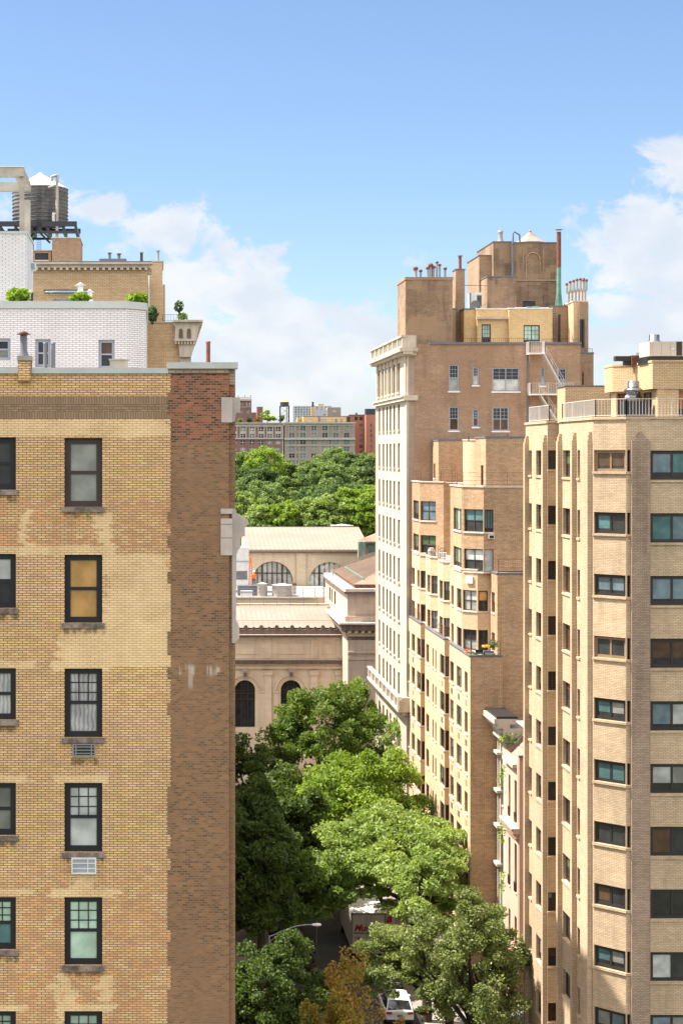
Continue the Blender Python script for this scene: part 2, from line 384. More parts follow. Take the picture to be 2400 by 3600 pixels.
def mk():
    M_['near'] = near_wall_mat()
    M_['coping'] = flat('grey_coping', (.42,.44,.43), .5, var=.08)
    M_['white_brick'] = brick('white_brick', (.66,.65,.67), (.60,.59,.61), (.30,.27,.26), .215, .0646, .010, .05, .08, seed=4)
    M_['cream_brick'] = brick('cream_brick', (.62,.45,.27), (.50,.355,.20), (.31,.22,.14), tone=.10, stain=.12, seed=6)
    M_['tan_brick'] = brick('tan_brick', (.41,.275,.18), (.31,.20,.13), (.22,.155,.11), tone=.14, stain=.22, seed=8, patch=(.30,.19,.115))
    M_['tan_light'] = brick('buff_brick', (.64,.48,.32), (.53,.38,.24), (.40,.28,.16), tone=.08, stain=.1, seed=9)
    M_['bay_brick'] = brick('bay_brick', (.54,.355,.215), (.40,.255,.15), (.20,.13,.08), .26, .09, .014, tone=.13, stain=.18, seed=10)
    M_['right_brick'] = brick('right_brick', (.56,.43,.29), (.455,.34,.22), (.30,.22,.15), .24, .08, .013, tone=.10, stain=.18, seed=12)
    M_['pent_brick'] = brick('pent_brick', (.58,.42,.25), (.48,.34,.19), (.28,.20,.125), .25, .085, .014, tone=.06, stain=.06, seed=13)
    M_['pier_brick'] = brick('pier_brick', (.41,.305,.23), (.31,.225,.17), (.18,.13,.095), .22, .08, .012, tone=.12, stain=.2, seed=14)  # right block's brick darkened: its frontal pier's shade is in the colour
    M_['lime'] = ashlar('limestone', (.48,.415,.335), 1.6, .8, .01, .06, .14, .8)
    M_['lime_trim'] = flat('limestone_trim', (.49,.425,.345), .85, var=.12, streak=.2)
    M_['reveal_shade'] = flat('painted_reveal_shade', (.17,.115,.09), .9)  # limestone jambs darkened; their shade is put into the colour
    M_['limef'] = ashlar('shaded_limestone', (.33,.25,.20), 1.2, .9, .01, .08, .2, .8)  # the limestone again, darker: the return's shade is put into the colour
    M_['quoin'] = flat('quoin_stone', (.45,.38,.35), .8, var=.15, streak=.15)
    M_['pent_gold'] = brick('gold_brick', (.76,.54,.28), (.64,.44,.21), (.36,.25,.14), tone=.08, stain=.1, seed=15)
    M_['tower_brick'] = brick('sooty_brick', (.34,.23,.15), (.25,.165,.11), (.18,.125,.09), tone=.2, stain=.42, seed=16, patch=(.42,.28,.16))
    M_['railp'] = flat('dull_white_rail', (.50,.48,.45), .6, var=.1)
    M_['g_pale'] = glass('reflection_pale_glass', (.60,.60,.56), .1)  # gallery panes: their pale reflection is put into the base colour
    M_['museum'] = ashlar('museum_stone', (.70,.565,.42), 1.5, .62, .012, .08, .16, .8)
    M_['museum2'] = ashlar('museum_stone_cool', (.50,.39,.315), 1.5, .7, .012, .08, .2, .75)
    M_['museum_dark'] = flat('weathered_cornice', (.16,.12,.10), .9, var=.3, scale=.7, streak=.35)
    M_['museum_brick'] = brick('pale_museum_brick', (.68,.56,.41), (.60,.48,.34), (.42,.33,.24), .25, .08, .008, .08, .18, seed=21)
    M_['copper_tan'] = flat('tan_metal_roof', (.26,.20,.16), .6, var=.12, scale=.25)
    M_['brown_roof'] = flat('brown_metal_roof', (.21,.145,.10), .65, var=.3, scale=.4)
    M_['seam'] = flat('roof_seam', (.30,.22,.17), .6)
    M_['roof'] = flat('gravel_roof', (.30,.28,.26), .95, var=.2)
    M_['stone_sill'] = flat('stone_sill', (.55,.47,.41), .8, var=.15)
    M_['dark_sill'] = flat('sooty_sill', (.22,.17,.15), .9, var=.55, scale=4, streak=.4)
    M_['navy'] = flat('black_paint', (.010,.010,.014), .6, var=.2)
    M_['brownf'] = flat('brown_frame', (.04,.026,.022), .55, var=.2)
    M_['bronze'] = flat('bronze_frame', (.03,.026,.025), .5, metal=.2)
    M_['gold'] = flat('tan_frame', (.24,.16,.09), .5)
    M_['greyf'] = flat('grey_frame', (.30,.32,.38), .5)
    M_['whitef'] = flat('white_frame', (.62,.62,.60), .5)
    M_['black'] = flat('black_metal', (.02,.02,.022), .4)
    M_['steel'] = flat('galvanised_steel', (.26,.26,.27), .5, metal=.25, var=.15)
    M_['chrome'] = flat('polished_steel', (.24,.25,.27), .3, metal=1., var=.05)
    M_['rust'] = flat('rusty_iron', (.16,.06,.04), .8, var=.35, scale=4)
    M_['verd'] = flat('green_patina', (.10,.22,.17), .7, var=.25)
    M_['whitep'] = flat('white_paint', (.70,.68,.66), .5, var=.08)
    M_['conc'] = flat('concrete', (.40,.365,.31), .85, var=.22, scale=1.2, streak=.15)
    M_['wood'] = flat('weathered_wood', (.15,.14,.14), .9, var=.3, scale=2, streak=.35)
    M_['zinc'] = flat('zinc_cone', (.60,.59,.58), .5, var=.1)
    M_['canvas'] = flat('grey_canvas_cone', (.24,.205,.175), .8, var=.25, streak=.2)
    M_['beam'] = flat('dark_steel_beam', (.035,.037,.05), .5)
    M_['hvac'] = flat('hvac_panel', (.50,.42,.35), .5, var=.06)
    M_['tank'] = flat('tank_cover', (.36,.32,.29), .7, var=.15)
    M_['pink'] = flat('pink_stucco', (.60,.37,.28), .85, var=.07)
    M_['brownstone'] = ashlar('brownstone', (.30,.16,.115), 3.0, .46, .02, .06, .12, .55)
    M_['whitestone'] = flat('white_stone', (.47,.415,.35), .8, var=.12, streak=.15)
    M_['slate'] = flat('grey_flashing', (.12,.13,.15), .5)
    M_['orange'] = brick('orange_brick', (.40,.17,.115), (.36,.15,.105), (.33,.16,.12), .3, .1, .01, .05, .06, seed=31)
    M_['redfar'] = brick('far_red_brick', (.23,.115,.105), (.19,.095,.09), (.23,.14,.13), .3, .1, .01, .08, .08, seed=32)  # greyed red: skyline haze is put into the colour
    M_['greyfar'] = brick('far_grey_brick', (.31,.26,.23), (.26,.22,.19), (.27,.23,.20), .4, .15, .01, .08, .12, seed=33)
    M_['trimfar'] = flat('far_stone_trim', (.40,.37,.34), .8, var=.15)
    M_['yelfar'] = flat('far_yellow_render', (.52,.36,.17), .8, var=.08)
    M_['bluefar'] = flat('far_pale_slab', (.40,.42,.46), .8, var=.05)
    M_['g_dark'] = glass('dark_glass', (.03,.032,.035))
    M_['g_brown'] = glass('brown_glass', (.075,.045,.03))  # pane with a dark brown base colour
    M_['g_blind'] = glass('pale_blind_glass', (.36,.38,.37), .1)
    M_['g_teal'] = glass('teal_blind_glass', (.07,.145,.155), .08)
    M_['g_blue'] = glass('blue_blind_glass', (.13,.18,.21), .08)
    M_['g_frost'] = glass('frosted_glass', (.22,.23,.21), .15)
    M_['g_amber'] = glass('amber_shade_glass', (.47,.27,.10), .12)
    M_['g_curt'] = glass('net_curtain_glass', (.40,.40,.40), .08, curtain=True)
    M_['g_green'] = glass('green_glass', (.08,.13,.07))  # the green is set in the base colour
    M_['g_sky'] = glass('skylight_glass', (.35,.40,.40), .05)
    M_['g_mint'] = glass('mint_shade_glass', (.33,.45,.37), .1)
    M_['g_wood'] = glass('wooden_blind_glass', (.28,.10,.035), .2)
mk()
# ---------------------------------------------------------------- windows
# style: frame material, frame width, reveal depth, layout, pane choices, sill material, sill projection
STY = {
 'near':   dict(f='navy', fw=.155, rec=.16, lay='dh', sill='dark_sill', so=.08, sh=.14, sw=.07),
 'nearg':  dict(f='navy', fw=.155, rec=.16, lay='dhg', sill='dark_sill', so=.08, sh=.14, sw=.07),
 'nearb':  dict(f='brownf', fw=.16, rec=.16, lay='dh', sill='dark_sill', so=.08, sh=.14, sw=.07),
 'wb':     dict(f='greyf', fw=.09, rec=.14, lay='dh', sill=None),
 'lime':   dict(f='brownf', fw=.05, rec=.26, lay='dh', sill='lime_trim', so=.14, sh=.16, sw=.05, panes=['g_dark','g_dark','g_dark','g_brown','g_frost']),
 'limef':  dict(f='greyf', fw=.11, rec=.12, lay='dhg', sill='whitep', so=.07, sh=.12, sw=.08, panes=['g_dark','g_blind']),
 'lfd':    dict(f='greyf', fw=.11, rec=.12, lay='2dhg', sill='whitep', so=.07, sh=.12, sw=.08, panes=['g_dark','g_blind']),
 'pent':   dict(f='brownf', fw=.09, rec=.12, lay='g', sill=None),
 'pent2':  dict(f='brownf', fw=.09, rec=.12, lay='2g', sill=None),
 'bay':    dict(f='brownf', fw=.07, rec=.17, lay='dh', sill='stone_sill', so=.06, sh=.11, sw=.06, panes=['g_dark','g_frost','g_green','g_brown','g_dark']),
 'bay2':   dict(f='brownf', fw=.07, rec=.17, lay='2dh', sill='stone_sill', so=.07, sh=.11, sw=.06, panes=['g_dark','g_frost','g_blue','g_teal','g_dark']),
 'bay3':   dict(f='brownf', fw=.06, rec=.15, lay='3', sill='stone_sill', so=.07, sh=.11, sw=.06, panes=['g_dark','g_frost','g_green']),
 'slit':   dict(f='brownf', fw=.03, rec=.14, lay='', sill='stone_sill', so=.06, sh=.1, sw=.03, panes=['g_brown']),
 'rc':     dict(f='brownf', fw=.08, rec=.22, lay='v', sill='right_brick', so=.06, sh=.12, sw=.05, panes=['g_brown','g_green','g_dark','g_frost']),
 'rc1':    dict(f='brownf', fw=.05, rec=.24, lay='', sill='right_brick', so=.06, sh=.12, sw=.03, panes=['g_dark','g_brown']),
 'slide':  dict(f='bronze', fw=.16, rec=.16, lay='v', sill='right_brick', so=.07, sh=.12, sw=.06, panes=['g_dark','g_teal','g_blue','g_blind','g_brown']),
 'slideg': dict(f='gold', fw=.14, rec=.16, lay='v', sill='right_brick', so=.07, sh=.12, sw=.06, panes=['g_brown']),
 'far':    dict(f='whitef', fw=.14, rec=.25, lay='v', sill=None, panes=['g_dark','g_blue','g_teal','g_frost']),
}
WCOUNT = {}
def window(R, e, s0, s1, z0, z1, sty, panes=None, simple=False, fb=None):
    S = STY[sty]; d = -S['rec']; fw = S['fw']; lay = S['lay']
    pc = panes or S.get('panes', ['g_dark'])
    pick = [M_[random.choice(pc)] for _ in range(4)] if not panes else [M_[c] for c in (list(panes)+[panes[-1]]*4)[:4]]
    if not panes and random.random() < .6: pick[1] = pick[0]
    F = M_[S['f']]; fr = MB(); pn = MB()
    fd = .05
    fr.lbox(e, s0, s1, z0, z0+fw, d-.02, d+fd, F); fr.lbox(e, s0, s1, z1-fw, z1, d-.02, d+fd, F)
    fr.lbox(e, s0, s0+fw, z0+fw, z1-fw, d-.02, d+fd, F); fr.lbox(e, s1-fw, s1, z0+fw, z1-fw, d-.02, d+fd, F)
    a, b, c, g = s0+fw*.8, s1-fw*.8, z0+fw*.8, z1-fw*.8
    mid = (c+g)/2; mw = max(.025, fw*.28)
    if fb is None: fb = random.choice([.8, .7, 1, .85]) if panes else random.choice([.5, .5, .3, .75, 1, 0])
    if lay.startswith('v') or lay in ('g', '2g', '3', ''):
        zz = g-(g-c)*fb
    else: zz = mid
    nv = {'v':2, '2dh':2, '2dhg':2, '2g':2, '3':3}.get(lay, 1)
    for k in range(nv):
        x0, x1 = a+(b-a)*k/nv, a+(b-a)*(k+1)/nv
        pm = pick[k % 2] if nv > 1 and 'dh' not in lay else pick[0]
        lo = pick[1] if 'dh' in lay else (M_['g_dark'] if fb < 1 else pm)
        if zz > c+.02: pn.lface(e, x0, x1, c, zz, d+.003, lo)
        if zz < g-.02: pn.lface(e, x0, x1, zz, g, d+.012, pm)
        if k: fr.lbox(e, x0-mw*1.2, x0+mw*1.2, c, g, d+.014, d+fd-.004, F)
        if 'dh' in lay:
            fr.lbox(e, x0, x1, mid-mw, mid+mw, d+.013, d+fd-.008, F)
        if lay.endswith('g'):
            lowz = mid if 'dh' in lay else c
            ny = 3 if 'dh' in lay else 4
            for q in range(1, 3 if nv == 1 else 2):
                xx = x0+(x1-x0)*q/(3 if nv == 1 else 2); fr.lbox(e, xx-.013, xx+.013, lowz, g, d+.013, d+fd-.02, F)
            for q in range(1, ny):
                zq = lowz+(g-lowz)*q/ny; fr.lbox(e, x0, x1, zq-.013, zq+.013, d+.013, d+fd-.022, F)
    if simple:
        for k, f in enumerate(fr.f):
            pn.face([fr.v[i] for i in f], F)
        return pn.build('window', R)
    w = pn.build('window', R)
    fr.build('frame', w).parent = w
    if S.get('sill'):
        sb = MB(); sb.lbox(e, s0-S['sw'], s1+S['sw'], z0-S['sh'], z0-.003, -S['rec']+.003, S['so'], M_[S['sill']]); sb.build('sill', w)
    return w
def block(R, poly, z0, z1, mat, wins=None, top='roof', name='wall', simple=False, coping=None, ch=.12, co=.05, arches=None, cedges=None, rm=None):
    """closed footprint (seen from above, anticlockwise); wins: {edge: [(xpxA, xpxB, ztop, zbot, style[, panes])]} heights relative to the eye"""
    mb = MB(); n = len(poly); wins = wins or {}
    for i in range(n):
        e = (poly[i], poly[(i+1) % n]); ops = []; L = math.hypot(e[1][0]-e[0][0], e[1][1]-e[0][1])
        byd = .1
        for w in wins.get(i, []):
            s0, s1 = sorted((s_at(e, w[0]), s_at(e, w[1]))); s0 = max(.03, s0); s1 = min(L-.03, s1)
            a, b = H+w[3], H+w[2]
            if s1-s0 < .06: continue
            byd = max(byd, STY[w[4]]['rec'])
            ops.append((s0, s1, a, b)); window(R, e, s0, s1, a, b, w[4], w[5] if len(w) > 5 else None, simple)
        mb.wall(e, z0, z1, M_[mat], ops, byd, M_[rm] if rm else None)
    if top: mb.face([(p[0], p[1], z1) for p in poly], M_[top])
    o = mb.build(name, R)
    if coping:
        cb = None
        for i in (cedges if cedges is not None else range(n)):
            e = (poly[i], poly[(i+1) % n]); L = math.hypot(e[1][0]-e[0][0], e[1][1]-e[0][1])
            cb = cb if cb and cedges is None else MB()
            cb.lbox(e, -co*.4, L+co*.4, z1+.002+i*.002, z1+ch+i*.002, -.3, co+i*.001, M_[coping])
            if cedges is not None: cb.build('coping', R)
        if cedges is None: cb.build('coping', R)
    return o
def railing(R, pts, z0, h, m, sp=.15, rails=(0.12, 1.0), r=.012, post=1.5, rr=.02, name='railing', out=None):
    mb = MB()
    for i in range(len(pts)-1):
        a, b = pts[i], pts[i+1]; L = math.hypot(b[0]-a[0], b[1]-a[1])
        P = lambda q, z: (a[0]+(b[0]-a[0])*q/L, a[1]+(b[1]-a[1])*q/L, z)
        for f in rails: mb.bar(P(0, z0+h*f), P(L, z0+h*f), rr, m)
        if sp:
            k = max(1, int(L/sp))
            for j in range(k+1): mb.bar(P(L*j/k, z0+h*rails[0]), P(L*j/k, z0+h), r, m)
        if post:
            k = max(1, int(L/post))
            for j in range(k+1): mb.bar(P(L*j/k, z0), P(L*j/k, z0+h), rr*1.3, m)
    return mb.build(name, R)
# ================================================================ ground
def struct(name, mb): o = mb.build(name); o['kind'] = 'structure'; return o
M_['asphalt'] = flat('asphalt', (.085,.08,.08), .9, var=.25, scale=.6)
M_['paving'] = flat('pavement', (.25,.225,.20), .9, var=.15, scale=.7)
M_['earth'] = flat('earth', (.08,.09,.04), .95, var=.3, scale=.05)
M_['paint'] = flat('road_paint', (.6,.6,.57), .8, var=.25, scale=3)
g = MB()
rows = []
for Y in (-60, 0, 60, 170, 215, 260, 340, 450, 600, 800, 1200, 2600, 5200):
    z = -.03 if Y < 240 else -.03+17*min(1, (Y-240)/400)**.8
    rows.append([(x, Y, z) for x in (-3000, -400, -60, 0, 25, 60, 400, 3000)])
g.grid(rows, M_['earth'], smooth=True); struct('ground', g)
g = MB(); g.box(8.9, 16.6, 62, 170, -.02, .0, M_['asphalt']); g.box(-60, 90, 170, 186, -.02, .004, M_['asphalt']); g.box(-60, 90, 50, 62, -.02, .004, M_['asphalt']); struct('road', g)
g = MB(); g.box(2.0, 8.9, 64, 168, -.02, .14, M_['paving']); g.box(16.6, 24.5, 64, 168, -.02, .14, M_['paving']); g.box(-60, 90, 186, 190, -.02, .14, M_['paving'])
struct('pavement', g)
g = MB()
for k in range(7): g.box(9.4+k, 9.9+k, 163, 166.5, .0, .006, M_['paint'])
struct('crosswalk_marking', g)

# ================================================================ near building on the left (side wall towards us)
R = thing('apartment_building', (0, 46.15, 0), 'yellow and brown brick side wall with black framed windows filling the left foreground', 'building')
u = 130
A0 = [(-9, 46.15), (1.885, 46.15)]
wn = []
rows = [(1540,1782),(1950,2190),(2350,2593),(2752,2996),(3154,3394),(3555,3797)]
sty1 = [('nearb',['g_frost','g_frost']),('near',['g_amber','g_amber']),('nearg',['g_curt','g_curt']),('nearg',['g_blind','g_blind']),('nearg',['g_mint','g_mint']),('nearg',['g_mint','g_mint'])]
rows0 = [(1537,1722),(1947,2138),(2349,2531),(2752,2938),(3154,3340),(3555,3740)]
sty0 = [('near',['g_dark','g_dark']),('near',['g_blind','g_dark']),('near',['g_curt','g_curt']),('near',['g_frost','g_frost']),('nearg',['g_mint','g_teal']),('nearg',['g_mint','g_teal'])]
for (a, b), (st, pn) in zip(rows, sty1): wn.append((228, 360, (1590-a)/u, (1590-b)/u, st, pn))
for (a, b), (st, pn) in zip(rows0, sty0): wn.append((-75, 57, (1590-a)/u, (1590-b)/u, st, pn))
zt = H+2.13
block(R, [(-9,46.15),(1.885,46.15),(1.885,70),(-9,70)], 0, zt, 'near', {0: wn})
mb = MB(); mb.box(1.887, 2.06, 46.27, 70, 0, zt+.1, M_['near']); mb.build('corner_pier', R)
mb = MB()   # parapet copings
mb.box(-9, XU(112,130)[0], 46.08, 46.5, zt, zt+.16, M_['coping']); mb.box(XU(108,130)[0], XU(592,130)[0], 46.08, 46.5, zt, zt+.15, M_['coping'])
mb.build('coping', R)
mb = MB(); mb.box(XU(590,130)[0], XU(806,130)[0], 46.10, 46.6, zt+.003, zt+.13, M_['pier_brick']); mb.box(XU(588,130)[0], XU(836,130)[0], 46.03, 46.7, zt+.13, zt+.30, M_['coping']); mb.box(XU(806,130)[0], XU(826,130)[0], 46.2, 46.7, zt-.3, zt+.128, M_['pier_brick']); mb.build('raised_coping', R)
mb = MB(); mb.box(XU(66,130)[0], XU(110,130)[0], 46.0, 46.6, ZU(1340,130), ZU(1268,130), M_['near']); mb.box(XU(62,130)[0], XU(114,130)[0], 45.95, 46.65, ZU(1268,130), ZU(1252,130), M_['conc']); mb.build('chimney', R)
# stone quoins and the street front's cornices seen in profile
mb = MB()
def st(x0, x1, y0, y1, pr=.03, Y1=47.2): mb = MB(); mb.box(XU(x0,130)[0], XU(x1,130)[0], 46.15-pr, Y1, ZU(y1,130), ZU(y0,130), M_['quoin']); mb.build('quoin', R)
st(778,817,1397,1485); st(776,817,1788,1806); st(776,817,1823,1842,.03); st(776,817,1844,1890,.032); st(776,817,1892,1952,.03)
mb = MB()
def prof(pts, Y0, Y1, m='quoin'):
    mb = MB()
    P = [(XU(x,130)[0], ZU(y,130)) for x, y in pts]; n = len(P)
    mb.face([(x, Y0, z) for x, z in P], M_[m]); mb.face([(x, Y1, z) for x, z in reversed(P)], M_[m])
    for i in range(n):
        (xa, za), (xb, zb) = P[i], P[(i+1) % n]; mb.face([(xa,Y0,za),(xb,Y0,zb),(xb,Y1,zb),(xa,Y1,za)][::-1], M_[m])
    mb.build('cornice', R)
prof([(816,1398),(842,1398),(845,1402),(845,1450),(830,1453),(826,1482),(816,1482)], 46.22, 47.6)
prof([(816,1788),(829,1790),(832,1806),(842,1814),(858,1824),(872,1830),(875,1840),(868,1850),(862,1852),(862,1885),(848,1890),(846,1925),(838,1935),(832,1950),(830,2185),(838,2195),(842,2205),(842,2245),(834,2252),(826,2262),(816,2262)], 46.24, 49.5)
# rooftop pipes of the near building
def vent(px, u, y0, y1, w, m, label, cap=None, capm=None, name='vent_pipe', group=None, lean=0):
    x, Y = XU(px, u); z0, z1 = ZU(y0, u), ZU(y1, u)
    o = thing(name, (x, Y, z0), label, 'vent', group)
    b = MB(); r = w/u/2
    b.lathe(x, Y, [(r*1.5, z0), (r*1.4, z0+r*.5), (r, z0+r*1.5), (r, z1-r*.4)], M_[m], 14); b.build('pipe', o)
    if cap == 'cone':
        b = MB(); b.lathe(x, Y, [(r*.95, z1-r*.35), (r*.95, z1-r*.1), (r*2.1, z1), (.01, z1+r*1.1)], M_[capm or m], 14); b.build('cap', o)
    elif cap == 'turbine':
        b = MB(); b.lathe(x, Y, [(r, z1-r*.5), (r*1.55, z1-r*.1), (r*1.7, z1+r*.9), (r*1.3, z1+r*1.7), (.01, z1+r*2)], M_[capm or m], 12, False); b.build('cap', o)
    elif cap == 'flat':
        b = MB(); b.lathe(x, Y, [(r*1.25, z1-r*.4), (r*1.6, z1-r*.3), (r*1.6, z1+r*.3), (.01, z1+r*.5)], M_[capm or m], 12, False); b.build('cap', o)
    else:
        b = MB(); b.lathe(x, Y, [(r*1.12, z1-r*.8), (r*1.12, z1), (r*.8, z1), (r*.8, z1-r)], M_[capm or m], 14); b.build('rim', o)
    return o
vent(84, 129.9, 1254, 1176, 25, 'slate', 'black metal flue with a rusty conical hood on the brick stub', 'cone', 'rust')
vent(732, 128, 1282, 1200, 15, 'rust', 'plain dark iron pipe rising above the brown brick parapet')
vent(160, 118, 1300, 1204, 14, 'slate', 'left one of two dark pipes before the white brick window', group='dark pipes before the white wall')
vent(188, 118, 1300, 1204, 15, 'slate', 'right one of two dark pipes before the white brick window', group='dark pipes before the white wall')
mb = MB(); x0 = XU(387,120)[0]; x1 = XU(449,120)[0]; mb.box(x0, x1, 49.9, 50.6, H+2, ZU(1266,120), M_['conc']); mb.box(x0-.03, x1+.03, 49.86, 50.64, ZU(1266,120), ZU(1262,120), M_['conc'])
o = mb.build('chimney_stub', None, (x0, 50, H+2)); tag(o, 'low square concrete chimney stub before the white brick wall', 'chimney')
# through-wall air conditioners under the two windows
def acunit(px0, px1, y0, y1, dark, label):
    x0, x1 = XU(px0,130)[0], XU(px1,130)[0]; z1, z0 = ZU(y0,130), ZU(y1,130)
    o = thing('air_conditioner', ((x0+x1)/2, 46.15, z0), label, 'air conditioner', 'wall air conditioners on the yellow wall')
    F = M_['steel' if dark else 'whitef']; b = MB(); t_ = .035; Yf = 46.15-(.05 if dark else .16)
    for (a, b_, c, d) in ((x0,x1,z0,z0+t_),(x0,x1,z1-t_,z1),(x0,x0+t_,z0+t_,z1-t_),(x1-t_,x1,z0+t_,z1-t_)): b.box(a, b_, Yf, 46.149, c, d, F)
    b.build('case', o)
    b = MB(); b.box(x0+t_, x1-t_, Yf+.03, 46.148, z0+t_, z1-t_, M_['black' if dark else 'greyf']); b.build('grille', o)
    b = MB()
    for k in range(1, 4 if dark else 3): zz = z0+(z1-z0)*k/(4 if dark else 3); b.box(x0+t_, x1-t_, Yf+.004, Yf+.028, zz-.012, zz+.012, F)
    for q in ((.15,.82) if dark else (.66,)): xx = x0+(x1-x0)*q; b.box(xx-.014, xx+.014, Yf+.002, Yf+.03, z0+t_, z1-t_, F)
    b.build('bars', o)
acunit(256, 337, 2614, 2659, True, 'dark recessed air conditioner with bars under the curtained window')
acunit(253, 340, 3012, 3068, False, 'white framed air conditioner jutting out under the white shade window')

# ================================================================ white brick penthouse behind the parapet
R = thing('penthouse', (-3, 53.1, H+1), 'white painted brick penthouse with grey coping above the yellow brick wall', 'building')
uw = 113
poly = [(-8,53.1),(-1.02,53.1),(-.42,53.7),(-.42,60),(-8,60)]
wz = lambda y: (1590-y)/uw
block(R, poly, H-1, ZU(1085,uw), 'white_brick', {0: [(-30,38,wz(1190),wz(1266),'wb',['g_dark','g_frost']),(125,179,wz(1192),wz(1290),'wb',['g_dark','g_dark']),(347,404,wz(1194),wz(1296),'wb',['g_brown','g_dark'])]})
mb = MB()
P2 = [(-8,53.04),(-1.0,53.04),(-.38,53.66),(-.38,60),(-8,60)]; mb.prism(P2, ZU(1084.5,uw), ZU(1059,uw), M_['coping']); mb.build('coping', R)
TW = [(-8,55.05),(-4.27,55.05),(-4.27,57.95),(-8,57.95)]
block(R, TW, ZU(1062,uw), ZU(822,109), 'white_brick', name='tower_wall')
mb = MB(); mb.prism([(-8,55.02),(-4.24,55.02),(-4.24,58.0),(-8,58.0)], ZU(822,109), ZU(813,109), M_['coping']); mb.build('tower_coping', R)
# concrete frame on its roof
R = thing('concrete_frame', (-4.3, 55.2, ZU(813,109)), 'bare concrete post and beam frame on the white brick tower roof', 'frame')
for (xa, xb, Y0, Y1) in ((68,83,55.2,55.5),(-80,-65,55.2,55.5)):
    mb = MB(); mb.box(XU(xa,109)[0], XU(xb,109)[0], Y0, Y1, ZU(813,109), ZU(620,109), M_['conc']); mb.build('post', R)
mb = MB(); mb.box(-4.66, -4.4, 58.2, 58.5, ZU(850,109), ZU(640,109)-.1, M_['conc']); mb.build('post', R)
mb = MB(); mb.box(-8, -4.375, 55.1, 55.45, ZU(618,109), ZU(586,109), M_['conc']); mb.box(-8, -4.35, 55.07, 55.48, ZU(586,109), ZU(583,109), M_['whitep']); mb.build('beam', R)
mb = MB(); mb.box(-4.68, -4.38, 55.452, 58.2, ZU(618,109), ZU(586,109)-.001, M_['conc']); mb.build('beam', R)
mb = MB(); mb.box(-8, -4.39, 58.2, 58.5, ZU(618,109), ZU(586,109)-.002, M_['conc']); mb.build('beam', R)
# little things round the penthouse terrace
for px, y0, y1, w, lab in ((284,1060,1004,20,'taller white mushroom vent behind the bushes'),(316,1064,1027,19,'shorter white mushroom vent behind the bushes')):
    vent(px, 100, y0, y1, w, 'whitep', lab, 'cone', 'whitep', 'mushroom_vent', 'white mushroom vents')
vent(114, 111, 1064, 1030, 8, 'black', 'thin black pipe beside the round bush at the far left', 'flat')
R = thing('garden_room', (-3.2, 60.5, H+3), 'small brick roof room with sloping grey glass canopy behind the bushes', 'building')
block(R, [(XU(162,99)[0],60.6),(XU(312,99)[0],60.6),(XU(312,99)[0],63),(XU(162,99)[0],63)], H+2, ZU(1032,99), 'cream_brick', {0: [(190,252,(1590-1050)/99,(1590-1075)/99,'wb',['g_sky'])]}, top='slate')
mb = MB(); a, b = XU(160,99)[0], XU(314,99)[0]; mb.face([(a,60.2,ZU(1033,99)),(b,60.2,ZU(1033,99)),(b,61.2,ZU(1015,99)),(a,61.2,ZU(1015,99))], M_['g_blue']); mb.box(a-.1, b+.1, 61.2, 61.4, ZU(1016,99), ZU(1012,99), M_['black']); mb.box(a, b, 60.15, 60.2, ZU(1036,99), ZU(1032,99), M_['brownf']); mb.build('canopy', R)
mb = MB(); x0, Y0 = XU(104,105.5); mb.box(x0, XU(126,105.5)[0], Y0, Y0+.4, ZU(950,105.5), ZU(922,105.5), M_['whitef']); o = mb.build('air_conditioner', None, (x0,Y0,ZU(950,105.5)))
mb = MB(); mb.box(x0+.04, XU(123,105.5)[0], Y0-.01, Y0+.02, ZU(946,105.5), ZU(926,105.5), M_['greyf']); mb.build('grille', o); tag(o, 'boxy white air conditioner sticking out of the white brick tower side', 'air conditioner')

# ================================================================ cream brick building behind
R = thing('apartment_building', (-2, 79, 0), 'cream brick building with bracketed stone cornice behind the white penthouse', 'building')
ud = 76; Yd = 6000/ud
x_r = XU(519,ud)[0]
block(R, [(-9,Yd),(x_r,Yd),(x_r+.001,Yd+9),(-9,Yd+9)], H+2, ZU(940,ud), 'cream_brick')
mb = MB(); mb.box(-9, x_r+.12, Yd-.16, Yd+.3, ZU(942,ud), ZU(931,ud), M_['lime_trim']); mb.box(-9, x_r+.25, Yd-.3, Yd+.3, ZU(931,ud), ZU(924,ud), M_['lime_trim']); mb.box(-9, x_r+.2, Yd-.26, Yd+.5, ZU(924,ud), ZU(920,ud), M_['slate'])
for k in range(26): x = x_r-.12-k*.28; mb.box(x, x+.12, Yd-.25, Yd-.005, ZU(951,ud), ZU(942.2,ud), M_['lime_trim'])
for k in range(6): y = Yd+.3+k*.35; mb.box(x_r, x_r+.2, y, y+.14, ZU(951,ud), ZU(942.2,ud), M_['lime_trim'])
mb.build('bracket_cornice', R)
block(R, [(x_r+.06,84.0),(XU(572,71.4)[0],84.0),(XU(572,71.4)[0],88),(x_r+.06,88)], H+2, ZU(921,71.4), 'tan_light', name='chimney_block', coping='lime_trim', ch=.06)
block(R, [(XU(572,70)[0]+.01,86.5),(XU(581,70)[0],86.5),(XU(581,70)[0],92),(XU(572,70)[0]+.01,92)], H+2, ZU(995,70), 'tan_light', name='chimney_side')
